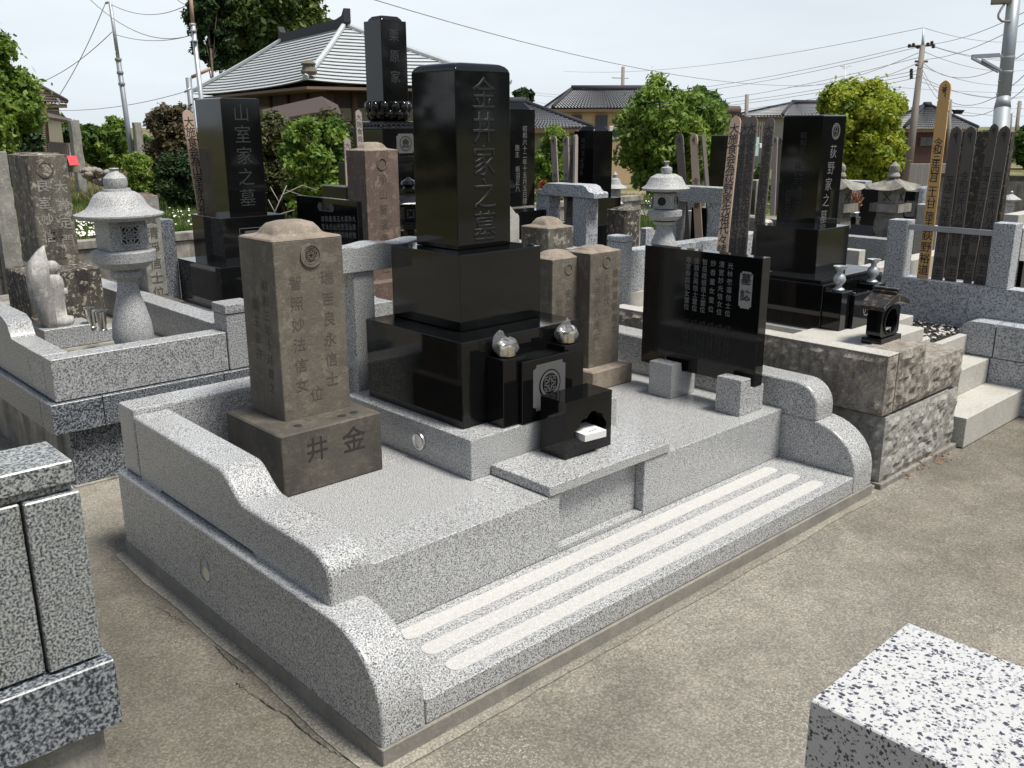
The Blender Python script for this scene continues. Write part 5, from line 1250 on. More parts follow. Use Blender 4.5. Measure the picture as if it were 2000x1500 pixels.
# far right
a = BXP(11, (1806, 365), 1812, 1800, 420)
T_ = top('stone_post', 'rounded pale granite post left of the fresh yellow tablet', 'stone post', (a[0], a[2], 0)); loft('post', 'gran_post', T_, a[0], a[0]+.22, a[2], a[2]+.1, [(0, 0, .01), (0, a[5]-.02, .03), (.02, a[5], .03)])
L5, _, _ = lantern(1967, 440, 375, 12, [('stem', [(10, 440), (8, 410), (9, 404)], 6), ('light_box', [(8, 403), (8, 394)], 6), ('roof', [(18, 393), (20, 390), (10, 384), (3, 380)], 6), ('finial', [(2, 379), (3, 376), (1, 374)], 8)], 'small white stone lantern in front of the block wall at the far right', mat='gran_white')
T_ = top('grave_enclosure', 'row of white and grey kerb blocks at the far right behind the gate posts', 'grave plot', tuple(dep(1990, 450, 8)))
for i, (t_, n_, xr_, xl_, zb_, mt) in enumerate(((9.5, (1990, 420), 2060, 1960, 470, 'gran_pale'), (8.2, (2000, 446), 2080, 1975, 500, 'gran_white'), (10.2, (1830, 445), 1850, 1790, 500, 'gran_pale'), (9.9, (1815, 400), 1825, 1790, 440, 'gran_pale'))):
    a = BXP(t_, n_, xr_, xl_, zb_); box('kerb', mt, T_, a[0], a[1], a[2], a[3], 0, a[5], .006)
a = BXP(7.2, (2000, 510), 2090, 1990, 600)
T_ = top('headstone', 'black stone just entering the picture right of the right gate post', 'headstone', (a[0], a[2], 0)); box('slab', 'black', T_, a[0], a[1], a[2], a[3], 0, a[5], .004)
for lab, t_, n_, xr_, xl_, mt in (('small pale headstone between the wooden tablets and the plain rack', 9.5, (1352, 412), 1362, 1341, 'gran_pale'), ('low black headstone behind the plain rack', 8.2, (1382, 406), 1398, 1350, 'black'), ('grey granite block behind the round-window lantern', 7.6, (1262, 446), 1277, 1250, 'gran_post'), ('weathered roofed stone behind the tall wooden tablets', 8.8, (1478, 352), 1495, 1462, 'concrete')):
    a = BXP(t_, n_, xr_, xl_, 500); T_ = top('small_headstone', lab, 'headstone', (a[0], a[2], 0)); box('slab', mt, T_, a[0], a[1], a[2], a[3], 0, a[5], .01)

# ================================================================== CEMETERY BOUNDARY WALL
wy = dep(341, 456, 8.6).y; wz = ony(341, 456, wy).z
bw = top('boundary_wall', 'stained concrete block wall closing the cemetery behind the graves', 'wall', (2, wy, 0))
bl = None
hgt = (wz-.07)/4
def wall_run(xa, xb, y, alongx=True):
    global bl
    n = int((xb-xa)/.4)
    for r in range(4):
        for i in range(n):
            x0_ = xa+.4*i+(.2 if r % 2 else 0)
            if bl is None:
                m = box_me(0, .392, 0, .12, 0, hgt-.008, .003, 1)
                bl = m; m.materials.append(M['concrete'])
            o = bpy.data.objects.new('block', bl); C.objects.link(o); o.parent = bw
            o.location = Vector((x0_, y, r*hgt))-ORG[bw]
    box('mortar_core', 'footing', bw, xa, xb, y+.012, y+.108, -.05, wz-.072, 0)
    box('coping', 'concrete', bw, xa-.02, xb+.02, y-.02, y+.14, wz-.07, wz, .006)
wall_run(-1.6, 9.2, wy)
# ================================================================== BACKGROUND
def gnd(px, py, t):
    p = dep(px, py, t); return Vector((p.x, p.y, terrain_h(p.x, p.y)))
def leaves_me(centers, radii, n, size, seed=0, fill=.55, up=.35, aspect=.5):
    """n leaf quads gathered around clump centres: an array of (x,y,z), radius each"""
    r = np.random.default_rng(seed); c = np.array(centers); R = np.array(radii)
    wts = R**2; wts /= wts.sum(); idx = r.choice(len(c), n, p=wts)
    d = r.normal(size=(n, 3)); d /= np.linalg.norm(d, axis=1)[:, None]
    rad = r.uniform(fill, 1.05, n)**.8
    rad = np.where(r.uniform(size=n) < .14, rad*r.uniform(1.0, 1.55, n), rad)
    p = c[idx]+d*(R[idx]*rad)[:, None]*np.array([1, 1, .8])
    nn = d*.7+r.normal(size=(n, 3))*.6; nn[:, 2] += up; nn /= np.linalg.norm(nn, axis=1)[:, None]
    a = np.cross(nn, r.normal(size=(n, 3))); a /= np.linalg.norm(a, axis=1)[:, None]; b = np.cross(nn, a)
    s = size*r.uniform(.45, 1.55, n)[:, None]
    v = np.empty((n, 4, 3)); v[:, 0] = p-a*s; v[:, 1] = p-b*s*aspect; v[:, 2] = p+a*s; v[:, 3] = p+b*s*aspect
    me = bpy.data.meshes.new('leaves'); me.vertices.add(n*4); me.vertices.foreach_set('co', v.ravel())
    me.loops.add(n*4); me.loops.foreach_set('vertex_index', np.arange(n*4)); me.polygons.add(n)
    me.polygons.foreach_set('loop_start', np.arange(0, n*4, 4)); me.polygons.foreach_set('loop_total', np.full(n, 4)); me.update(); return me
_unused = 0
def crown_clumps(c, rx, ry, rz, k, rr, seed, top_bias=0, ragged=.2):
    r = random.Random(seed); out, R = [], []
    for i in range(k):
        while 1:
            v = Vector((r.uniform(-1, 1), r.uniform(-1, 1), r.uniform(-1, 1)))
            if .15 < v.length < 1: break
        v = v.normalized()*(v.length**.7)
        out.append((c[0]+v.x*rx, c[1]+v.y*ry, c[2]+v.z*rz)); R.append(rr*r.uniform(1-ragged*2, 1+ragged))
    return out, R
LM = {'bright': leafmat('leaf_bright', (.06, .125, .018), (.155, .25, .038), (.27, .37, .07), 1.5, .42),
      'yellow': leafmat('leaf_yellow_green', (.10, .17, .014), (.29, .35, .030), (.44, .45, .06), 1.2, .45),
      'mid': leafmat('leaf_mid', (.030, .07, .014), (.070, .14, .026), (.12, .20, .040), 1.2),
      'dark': leafmat('leaf_dark', (.010, .026, .008), (.022, .050, .013), (.045, .085, .020), 1.5, .2),
      'olive': leafmat('leaf_olive', (.030, .038, .012), (.075, .080, .022), (.13, .13, .04), 1.3, .25),
      'camphor': leafmat('leaf_camphor', (.020, .045, .010), (.075, .115, .018), (.15, .19, .03), .35, .3),
      'maroon': leafmat('leaf_red_brown', (.035, .030, .018), (.080, .068, .034), (.14, .115, .055), 1.6, .2),
      'orange': leafmat('leaf_orange', (.20, .06, .02), (.36, .12, .045), (.20, .20, .04), 4)}
def plant(name, label, cat, px, py_base, t, py_top, pxw, mat, n, leaf, k=26, seed=1, trunk=None, rr=.34, fill=.5, group=None, base_frac=0., ragged=.22, aspect=.5, branches=0):
    """crown spans pxw (left,right) and py_top..(base or trunk top)"""
    g = gnd(px, py_base, t); zt_ = dep(px, py_top, t).z; cw = (pxw[1]-pxw[0])/2*t/FPX; H = zt_-g.z
    zb_ = g.z+H*base_frac
    T_ = top(name, label, cat, tuple(g), group=group)
    pxc = (pxw[0]+pxw[1])/2; cc = dep(pxc, (py_top+py_base)/2, t); c = (cc.x, cc.y, (zt_+zb_)/2)
    rz_ = (zt_-zb_)/2
    R_ = min(cw, rz_)*rr
    k = int(k*2.2); R_ *= .95; n = int(n*1.6); leaf *= .82; fill = fill*.5
    cl, R = crown_clumps(c, cw-R_*.6, (cw*.8-R_*.6), rz_-R_*.6, k, R_, seed, ragged=ragged)
    link('crown', leaves_me(cl, R, n, leaf, seed, fill, aspect=aspect), LM[mat], T_)
    ms = []; tr = trunk or cw*.05; zs = zb_+rz_*.5
    p0, p1 = Vector(g)-Vector((0, 0, .1)), Vector((c[0]*.5+g.x*.5, c[1]*.5+g.y*.5, zs))
    ms.append(tube_me([p0, (p0+p1)/2+Vector((tr, 0, 0)), p1], [tr*1.2, tr, tr*.75], 8))
    r = random.Random(seed+5)
    for i in range(max(branches, 8)):
        e_ = Vector(cl[r.randrange(len(cl))]); s_ = p0.lerp(p1, r.uniform(.55, 1)); md = (s_+e_)/2+Vector((0, 0, .12*rz_)); ms.append(tube_me([s_, md, e_], [tr*.55, tr*.35, tr*.12], 5))
    link('trunk', join_me(ms), 'bark', T_, smooth=True)
    return T_
plant('broadleaf_tree', 'bright green drooping tree at the left picture edge', 'tree', -60, 330, 19, 8, (-190, 60), 'bright', 22000, .085, 40, 11, rr=.30, base_frac=.08)
plant('evergreen_shrub', 'tall dark evergreen shrub in front of the beige house', 'shrub', 42, 330, 21, 148, (-20, 80), 'dark', 14000, .06, 34, 12, rr=.42, base_frac=.02)
plant('fig_tree', 'dark green bushy tree right of the beige house', 'tree', 130, 318, 38, 222, (92, 172), 'mid', 9000, .14, 30, 13, rr=.34)
plant('fig_tree', 'low green bush between the left stone post and the leaning pole', 'tree', 190, 318, 37, 240, (160, 222), 'mid', 6000, .13, 22, 14, rr=.36)
plant('fig_tree', 'pointed green bush just left of the leaning pole', 'tree', 222, 318, 36, 226, (190, 262), 'bright', 7000, .12, 24, 15, rr=.32)
plant('round_shrub', 'bright egg-shaped shrub at the foot of the leaning pole', 'shrub', 268, 372, 19.5, 291, (243, 301), 'bright', 9000, .040, 30, 16, rr=.42, base_frac=.02)
plant('red_leaf_shrub', 'large brownish shrub left of the temple with reddish young leaves', 'shrub', 335, 372, 21, 192, (284, 400), 'maroon', 15000, .055, 46, 17, rr=.30, base_frac=.0)
plant('evergreen_shrub', 'dark shrub at the base of the brownish shrub', 'shrub', 350, 380, 19.5, 285, (300, 400), 'dark', 6000, .05, 24, 18, rr=.36)
plant('camphor_tree', 'huge camphor tree with light and dark foliage behind the temple roof', 'tree', 520, 330, 62, -95, (392, 640), 'camphor', 34000, .26, 70, 19, rr=.26, base_frac=.36, ragged=.3)
plant('camphor_tree', 'darker looser tree left of the huge camphor behind the temple', 'tree', 425, 330, 58, -80, (372, 470), 'dark', 13000, .20, 44, 20, rr=.24, base_frac=.38, fill=.2, ragged=.35)
plant('olive_shrub', 'olive-coloured shrub right of the left rear black headstone', 'shrub', 550, 395, 17, 204, (470, 612), 'olive', 16000, .045, 50, 21, rr=.34)
plant('maple_shrub', 'fresh green maple in the gap between the left rear and tallest headstones', 'shrub', 625, 402, 14.5, 212, (535, 702), 'bright', 12000, .052, 44, 22, rr=.24, base_frac=.05, ragged=.3, fill=.3)
plant('olive_shrub', 'brownish shrub behind the fresh green maple', 'shrub', 650, 385, 17.5, 205, (585, 730), 'olive', 8000, .05, 30, 23, rr=.32)
plant('dark_pine', 'small dark pine top above the right-hand headstone', 'tree', 1018, 330, 75, 172, (1000, 1042), 'dark', 2600, .26, 14, 24, rr=.40, base_frac=.72, fill=.3)
plant('small_tree', 'light green small tree in front of the grey tiled roof', 'tree', 1080, 352, 22, 238, (1036, 1124), 'bright', 12000, .055, 40, 25, rr=.28, base_frac=.12)
plant('persimmon_tree', 'large spreading green tree in the middle of the view, before the cream house', 'tree', 1310, 352, 24, 130, (1192, 1440), 'bright', 24000, .075, 70, 26, trunk=.13, rr=.21, base_frac=.16, fill=.25, ragged=.35, branches=22)
plant('persimmon_tree', 'darker green tree half hidden behind the large spreading tree', 'tree', 1375, 350, 32, 160, (1310, 1440), 'mid', 11000, .10, 40, 27, rr=.26, base_frac=.1)
plant('yellow_tree', 'yellow-green rounded tree on a dark trunk, right of the slanting black headstone', 'tree', 1655, 356, 33, 152, (1548, 1792), 'yellow', 30000, .10, 62, 28, trunk=.16, rr=.25, base_frac=.14, ragged=.3, branches=16)
plant('bamboo_bush', 'small light green bush behind the tall wooden tablets', 'shrub', 1490, 370, 15, 300, (1465, 1512), 'bright', 2600, .05, 18, 29, rr=.34)
plant('hedge_bush', 'green bush at the right picture edge above the block wall', 'shrub', 1995, 372, 20, 332, (1965, 2060), 'mid', 6000, .06, 26, 30, rr=.36)
plant('far_tree', 'distant green treetops at the right picture edge', 'tree', 2000, 330, 60, 235, (1975, 2060), 'mid', 6000, .2, 24, 31, rr=.32)
plant('red_shrub', 'low orange-red shrub beside the right-hand headstone', 'shrub', 1060, 372, 18, 338, (1046, 1078), 'orange', 2600, .035, 14, 32, rr=.45)
plant('far_tree', 'faint green treetop between the tile-roofed house and the big pole', 'tree', 1930, 330, 80, 250, (1895, 1960), 'mid', 3500, .3, 20, 33, rr=.3)

# ------------------------------------------------------------------ temple
TD = 34
def temple():
    Cn = dep(597, 165, TD); u = dep(372, 190, TD*1.43)-Cn; u.z = 0; Lx = u.length; u.normalize()
    v = Vector((-u.y, u.x, 0));
    if v.x < 0: v = -v
    Ly = TD*.262; ze = Cn.z
    T_ = top('temple', 'temple hall with a wide silver tiled hipped roof and dark upturned ridge', 'temple', (Cn.x, Cn.y, 0))
    def P(a, b, z): return Cn+u*a+v*b+Vector((0, 0, z-Cn.z))
    hr = dep(665, 58, TD*1.23).z-ze
    ra, rb = TD*.185, TD*.43; bmid = Ly*.47
    def slope(a0, b0, a1, b1, c0, d0, c1, d1, name):
        # eaves line P(a0,b0)-P(a1,b1), ridge line P(c0,d0)-P(c1,d1); stepped courses with wavy lip
        n = 17; V, F = [], []; Le = (P(a0, b0, 0)-P(a1, b1, 0)).length; m_ = int(Le/.28)
        for j in range(n+1):
            k = j/n; zz = hr*(k*.93+.07*k*k); ek = k
            for lay in (0, 1):
                if j == n and lay: continue
                ek = min(1, k+(0 if lay else .28/n)); zz = hr*(ek*.93+.07*ek*ek)
                for i in range(m_*2+1):
                    s = i/(m_*2)
                    A_, B_ = Vector((a0+(c0-a0)*ek, b0+(d0-b0)*ek)), Vector((a1+(c1-a1)*ek, b1+(d1-b1)*ek)); q = A_.lerp(B_, s)
                    up_ = .14*(abs(2*s-1)**3)*(1-k)**2
                    wav = .035*math.sin(math.pi*s*m_*2*(1-k*.0))
                    V.append(tuple(P(q.x, q.y, ze+zz+up_+(.055 if lay else -.02)+wav)))
        W = m_*2+1
        for j in range(n):
            a_, b_, c_ = (2*j)*W, (2*j+1)*W, (2*j+2)*W
            for i in range(W-1):
                F.append((a_+i, a_+i+1, b_+i+1, b_+i)); F.append((b_+i, b_+i+1, c_+i+1, c_+i))
        return link('roof_tile_field', me_from(V, F), 'tile_silver', T_, kind='stuff')
    slope(0, 0, Lx, 0, ra, bmid, rb, bmid, 'front'); slope(0, Ly, 0, 0, ra, bmid, ra, bmid+.01, 'side'); slope(Lx, Ly, 0, Ly, rb, bmid, ra, bmid, 'back'); slope(Lx, 0, Lx, Ly, rb, bmid+.01, rb, bmid, 'side2')
    def hip(p, q, nm='hip_ridge', r=.11, mat='tile_silver', lift=.12):
        pts = [p.lerp(q, i/10) for i in range(11)]
        for i, x in enumerate(pts): x.z = ze+hr*((i/10)*.93+.07*(i/10)**2)+.14*(1-i/10)**2+lift
        tube(nm, mat, T_, pts, r, 6, smooth=False)
    hip(P(0, 0, ze), P(ra, bmid, ze)); hip(P(Lx, 0, ze), P(rb, bmid, ze)); hip(P(0, Ly, ze), P(ra, bmid, ze))
    rp = [P(ra-.35, bmid, ze+hr+.62), P(ra-.05, bmid, ze+hr+.34), P(ra+.6, bmid, ze+hr+.25), P((ra+rb)/2, bmid, ze+hr+.25), P(rb-.6, bmid, ze+hr+.25), P(rb+.05, bmid, ze+hr+.34), P(rb+.35, bmid, ze+hr+.62)]
    V, F = [], []
    for x in rp:
        for dv, dz in ((-.16, -.45), (-.16, .1), (.16, .1), (.16, -.45)): V.append(tuple(x+v*dv+Vector((0, 0, dz))))
    for i in range(len(rp)-1):
        for k in range(4): F.append((i*4+k, i*4+(k+1) % 4, (i+1)*4+(k+1) % 4, (i+1)*4+k))
    F += [(0, 1, 2, 3), tuple(4*(len(rp)-1)+k for k in (3, 2, 1, 0))]
    link('main_ridge', me_from(V, F), 'tile_dark', T_)
    m = lathe_me(tuple(P(.25, .25, ze+.35)), [(.25, 0), (.30, .12), (.22, .3), (.28, .4), (.12, .52)], 10); link('corner_ornament', m, 'oldst', T_)
    # under-eaves, walls
    i_ = 1.0
    def wallq(a0, b0, a1, b1, z0, z1, mat, name): link(name, me_from([P(a0, b0, z0), P(a1, b1, z0), P(a1, b1, z1), P(a0, b0, z1)], [(0, 1, 2, 3)]), mat, T_)
    link('eaves_board', me_from([P(.05, .05, ze-.06), P(Lx-.05, .05, ze-.06), P(Lx-.05, Ly-.05, ze-.06), P(.05, Ly-.05, ze-.06), P(.05, .05, ze-.16), P(Lx-.05, .05, ze-.16), P(Lx-.05, Ly-.05, ze-.16), P(.05, Ly-.05, ze-.16)], [(3, 2, 1, 0), (4, 5, 6, 7), (0, 1, 5, 4), (1, 2, 6, 5), (2, 3, 7, 6), (3, 0, 4, 7)]), 'eave', T_)
    w0 = 1.5
    m = me_from([P(w0, w0, -1), P(Lx-w0, w0, -1), P(Lx-w0, Ly-w0, -1), P(w0, Ly-w0, -1), P(w0, w0, ze-.17), P(Lx-w0, w0, ze-.17), P(Lx-w0, Ly-w0, ze-.17), P(w0, Ly-w0, ze-.17)], [(0, 1, 5, 4), (1, 2, 6, 5), (2, 3, 7, 6), (3, 0, 4, 7)]); link('wall', m, 'wall_dark', T_)
    for i in range(7):
        for (a_, b_) in ((w0+(Lx-2*w0)*i/6, w0-.06), (w0-.06, w0+(Ly-2*w0)*i/6)):
            q = P(a_, b_, 0); tube('column', 'wood_brown', T_, [Vector((q.x, q.y, -1)), Vector((q.x, q.y, ze-.17))], .13, 8)
    for i in range(6):
        a_ = w0+(Ly-2*w0)*(i+.5)/6; ww = (Ly-2*w0)/6*.36
        wallq(w0-.03, a_-ww, w0-.03, a_+ww, ze-1.3, ze-.8, 'wall_beige', 'plaster_panel')
        a_ = w0+(Lx-2*w0)*(i+.5)/6; ww = (Lx-2*w0)/6*.36
        wallq(a_-ww, w0-.03, a_+ww, w0-.03, ze-1.1, ze-.6, 'eave', 'plaster_panel')
    # lower porch roof
    q0, q1 = dep(520, 205, TD-2), dep(640, 190, TD-3.5)
    for (a_, b_, c_, d_) in (((512, 214), (628, 188), (648, 214), (520, 236)), ((628, 188), (660, 205), (668, 226), (648, 214))):
        pts = [dep(*a_, TD-2), dep(*b_, TD-2), dep(*c_, TD-4), dep(*d_, TD-4)]
        dn = Vector((0, 0, -.12)); m = me_from(pts+[p_+dn for p_ in pts], [(0, 1, 2, 3), (7, 6, 5, 4), (0, 3, 7, 4), (3, 2, 6, 7), (2, 1, 5, 6), (1, 0, 4, 5)]); link('porch_roof', m, 'wall_dark', T_)
temple()

# ------------------------------------------------------------------ generic house
def tiled_slope(T_, p00, p10, p01, p11, courses, cols, mat, step=.07, wave=.03, name='roof_tile_field'):
    V, F = [], []; W = cols*2+1; nrm = (p10-p00).cross(p01-p00).normalized()
    if nrm.z < 0: nrm = -nrm
    for j in range(courses+1):
        for lay in (0, 1):
            if j == courses and lay: continue
            k = min(1, (j+(0 if lay else .3))/courses)
            A_, B_ = p00.lerp(p01, k), p10.lerp(p11, k)
            for i in range(W): V.append(tuple(A_.lerp(B_, i/(W-1))+nrm*((step if lay else 0)+wave*(1 if i % 2 else -1))))
    for j in range(courses):
        a_, b_, c_ = (2*j)*W, (2*j+1)*W, (2*j+2)*W
        for i in range(W-1): F.append((a_+i, a_+i+1, b_+i+1, b_+i)); F.append((b_+i, b_+i+1, c_+i+1, c_+i))
    return link(name, me_from(V, F), mat, T_, kind='stuff')
def house(name, label, near_px, t, wx, wy, z_eave, z_ridge, rot, wallmat, roofmat, over=.5, kind='hip', courses=12, cols=40, z0=-2.5, windows=(), hx=None):
    """near_px: eaves corner nearest to us; wx along u (right), wy along v (away)"""
    Cn = dep(near_px[0], near_px[1], t); u = Vector((math.cos(rot), math.sin(rot), 0)); v = Vector((-math.sin(rot), math.cos(rot), 0))
    T_ = top(name, label, 'house', (Cn.x, Cn.y, terrain_h(Cn.x, Cn.y)))
    P = lambda a, b, z: Cn+u*a+v*b+Vector((0, 0, z-Cn.z))
    ze = Cn.z if z_eave is None else z_eave; zr_ = ze+z_ridge
    o = over
    m = me_from([P(o, o, z0), P(wx-o, o, z0), P(wx-o, wy-o, z0), P(o, wy-o, z0), P(o, o, ze-.03), P(wx-o, o, ze-.03), P(wx-o, wy-o, ze-.03), P(o, wy-o, ze-.03)], [(0, 1, 5, 4), (1, 2, 6, 5), (2, 3, 7, 6), (3, 0, 4, 7), (4, 5, 6, 7)]); link('wall', m, wallmat, T_)
    link('eaves', me_from([P(0, 0, ze-.02), P(wx, 0, ze-.02), P(wx, wy, ze-.02), P(0, wy, ze-.02), P(0, 0, ze-.16), P(wx, 0, ze-.16), P(wx, wy, ze-.16), P(0, wy, ze-.16)], [(3, 2, 1, 0), (4, 5, 6, 7), (0, 1, 5, 4), (1, 2, 6, 5), (2, 3, 7, 6), (3, 0, 4, 7)]), 'wood_brown', T_)
    if kind == 'hip':
        h = hx or wy/2*.9; r0, r1 = P(min(h, wx*.48), wy/2, zr_), P(max(wx-h, wx*.52), wy/2, zr_)
    elif kind == 'gable': r0, r1 = P(0, wy/2, zr_), P(wx, wy/2, zr_)
    a_, b_, c_, d_ = P(0, 0, ze), P(wx, 0, ze), P(wx, wy, ze), P(0, wy, ze)
    tiled_slope(T_, a_, b_, r0, r1, courses, cols, roofmat); tiled_slope(T_, c_, d_, r1, r0, courses, cols, roofmat)
    if kind == 'hip':
        tiled_slope(T_, d_, a_, r0, r0+Vector((.01, 0, 0)), courses, cols, roofmat); tiled_slope(T_, b_, c_, r1, r1+Vector((.01, 0, 0)), courses, cols, roofmat)
        for p_, q_ in ((a_, r0), (b_, r1), (d_, r0), (c_, r1)): tube('hip_ridge', 'tile_dark' if roofmat != 'roof_brown' else roofmat, T_, [p_+ZP*.08, q_+ZP*.08], .10, 6)
    else:
        for x_ in (o, wx-o): link('gable_wall', me_from([P(x_, o, ze-.03), P(x_, wy-o, ze-.03), P(x_, wy/2, zr_-.15)], [(0, 1, 2)]), wallmat, T_)
    tube('ridge', 'tile_dark' if roofmat != 'roof_brown' else roofmat, T_, [r0+ZP*.12, r1+ZP*.12], .16, 6)
    for (side, s0, s1, za, zb_) in windows:
        if side == 'u': a0, a1 = P(s0, o-.04, za), P(s1, o-.04, zb_); n_ = -v; r_ = u
        else: a0, a1 = P(o-.04, s0, za), P(o-.04, s1, zb_); n_ = -u; r_ = v
        L_ = (Vector((a1.x, a1.y, 0))-Vector((a0.x, a0.y, 0))).length; hh = zb_-za; mid = (a0+a1)/2
        def bb_(w_, h_, dpt, off, mat, nm, par):
            v8 = [mid+r_*(sx*w_/2)+ZP*(sz*h_/2)+n_*(off+dpt*sd_) for sd_ in (0, 1) for sx, sz in ((-1, -1), (1, -1), (1, 1), (-1, 1))]
            return link(nm, me_from(v8, [(0, 1, 2, 3), (7, 6, 5, 4), (0, 4, 5, 1), (1, 5, 6, 2), (2, 6, 7, 3), (3, 7, 4, 0)]), mat, par)
        w_ = bb_(L_, hh, .08, 0, 'wood_brown', 'window', T_); mid0 = mid
        for sgn in (-1, 1):
            mid = mid0+r_*(sgn*L_*.245); bb_(L_*.44, hh*.88, .03, .07, 'pane', 'pane', w_)
        mid = mid0
    return T_, P, ze
# beige house, left
hT, hP, hz = house('beige_house', 'beige house with a dark brown roof behind the left-hand shrubs', (-180, 196), 30, 3.05, 5, None, .98, math.radians(-40), 'wall_beige', 'roof_brown', .22, 'hip', 10, 24, windows=(), hx=.78)
# rotate trick not needed: wall details on the visible side
def detail_box(par, a, b_, c, mat, name, **k): return link(name, me_from(a, b_), mat, par)
for i in range(16):
    y_ = 236+4.0*i
    p0_, p1_ = dep(66, y_, 29.3), dep(92, y_, 29.3)
    m = box_me(0, (p1_-p0_).length, -.02, .0, -.025, .015, 0); m.transform(Matrix.Translation(p0_)@Matrix.Rotation(math.atan2(p1_.y-p0_.y, p1_.x-p0_.x), 4, 'Z')); link('shutter_slat', m, 'wood_mid', hT)
tube('downpipe', 'wood_brown', hT, [dep(92, 201, 29.1), dep(94, 206, 29.1), dep(89, 213, 29.1), dep(89, 225, 29.1), dep(96, 300, 29.1)], .05, 6)
# slatted fence and lean-to roof beside it
T_ = top('lean_to', 'dark timber lean-to roof with a slatted fence beside the beige house', 'shed', tuple(gnd(118, 318, 29)))
pts = [dep(92, 220, 29), dep(140, 232, 29), dep(140, 236, 27), dep(92, 228, 27)]
link('roof', me_from(pts+[p_-ZP*.08 for p_ in pts], [(0, 1, 2, 3), (7, 6, 5, 4), (0, 3, 7, 4), (3, 2, 6, 7), (2, 1, 5, 6), (1, 0, 4, 5)]), 'roof_brown', T_)
for i in range(11):
    x_ = 100+3.9*i; a_, b_ = dep(x_, 318, 28), dep(x_, 276+i*.3, 28); m = box_me(-.025, .025, -.015, .015, 0, b_.z-a_.z+.4, .0); m.transform(Matrix.Translation((a_.x, a_.y, a_.z-.4))); link('slat', m, 'wood_mid', T_)
for y_ in (281, 298):
    a_, b_ = dep(98, y_, 28.05), dep(142, y_, 28.05); tube('rail', 'wood_brown', T_, [a_, b_], .03, 4)
# cream house etc (right of the main headstone)
house('cream_house', 'two-storey cream house with a grey tiled roof behind the large spreading tree', (1080, 212), 46, 6.6, 6, None, .95, math.radians(-40), 'wall_cream', 'tile_grey', .38, 'hip', 12, 40, windows=(('u', 1.0, 1.5, 1.6, 2.2), ('u', 2.2, 2.8, 1.1, 2.2), ('u', 4.8, 5.5, 1.1, 2.2)), hx=1.25)
house('tiled_house', 'low house of which only the dark diamond-patterned tile roof shows, left of the cream house', (850, 251), 33, 5.6, 5.0, None, .86, math.radians(-42), 'wall_beige', 'tile_grey', .4, 'hip', 14, 46)
T_, P_h, ze_ = house('old_shed', 'old shed with a grey-brown roof and rusty corrugated wall behind the tall tablets', (1378, 252), 30, 2.0, 3.4, None, .48, math.radians(-30), 'wall_grey', 'roof_brown', .2, 'gable', 8, 20)
for i in range(9):
    p0_ = dep(1470+i*4.2, 236+i*.8, 27.6); h_ = .62
    m = box_me(0, .04, -.03, 0, -h_, 0, 0); m.transform(Matrix.Translation(p0_)); link('corrugated_rib', m, 'wood_mid', T_)
p0_, p1_ = dep(1472, 268, 26.5), dep(1492, 305, 26.5)
link('teal_panel', box_me(p0_.x, p0_.x+.30, p0_.y, p0_.y+.05, p1_.z, p0_.z, 0), 'teal', T_)
p0_ = dep(1481, 280, 26.45); link('meter_box', box_me(p0_.x, p0_.x+.1, p0_.y-.06, p0_.y, p0_.z-.13, p0_.z, .01), 'white', T_)
house('red_brown_house', 'dark red-brown house with a grey tiled pyramid roof behind the utility pole', (1766, 252), 48, 3.9, 3.9, None, 1.12, math.radians(-42), 'wall_red', 'tile_grey', .32, 'hip', 12, 30, windows=(('u', 1.0, 1.7, .6, 1.05),))
house('grey_house', 'low grey-roofed house behind the yellow-green tree', (1528, 226), 60, 8, 6, None, .8, math.radians(-25), 'wall_grey', 'tile_grey', .5, 'hip', 8, 30)
house('white_building', 'distant long white-roofed building at the right picture edge', (1977, 292), 70, 14, 6, None, .25, math.radians(-30), 'wall_grey', 'white_roof', .3, 'gable', 3, 12)
house('white_building', 'distant white-roofed building between the tablets and the yellow-green tree', (1508, 244), 66, 6, 5, None, .2, math.radians(-40), 'wall_beige', 'white_roof', .2, 'gable', 3, 12)
# air conditioner on the cream house
p_ = dep(1206, 259, 43); T_ = top('air_conditioner', 'white air conditioner unit by the cream house', 'air conditioner', tuple(p_))
m = box_me(-.4, .4, -.15, .15, -.3, .3, .02); m.transform(Matrix.Translation(p_)@Matrix.Rotation(math.radians(-38), 4, 'Z')); link('casing', m, 'white', T_, smooth='auto')
m = lathe_me((0, 0, 0), [(.2, 0), (.2, .02)], 20); m.transform(Matrix.Translation(p_)@Matrix.Rotation(math.radians(-38), 4, 'Z')@Matrix.Translation((-.1, -.152, 0))@Matrix.Rotation(math.pi/2, 4, 'X')); link('fan_grille', m, 'dark', T_)
# low walls and road strips on the right
def strip(name, a, b_, t0, t1, w, dz, mat, kind='structure'):
    p, q = gnd(a[0], a[1], t0), gnd(b_[0], b_[1], t1); d_ = (q-p).normalized(); s_ = Vector((-d_.y, d_.x, 0))*w; n_ = 14; V, F = [], []
    for i in range(n_+1):
        c_ = p.lerp(q, i/n_)
        for k in (-1, 1): e_ = c_+s_*k; V.append((e_.x, e_.y, terrain_h(e_.x, e_.y)+dz))
    for i in range(n_): F.append((2*i, 2*i+2, 2*i+3, 2*i+1))
    return link(name, me_from(V, F), mat, None, kind=kind)
strip('gravel_road', (1180, 350), (1330, 340), 31, 34, 2.0, .03, 'roadg')
strip('field', (1500, 345), (2000, 345), 40, 44, 3.6, .035, 'earth')
strip('road', (150, 330), (300, 352), 27, 24, .9, .03, 'roadg')
pth = [(245, 328, 30), (275, 350, 24), (330, 372, 19.5), (395, 392, 16.5), (470, 405, 14.5)]
V, F = [], []
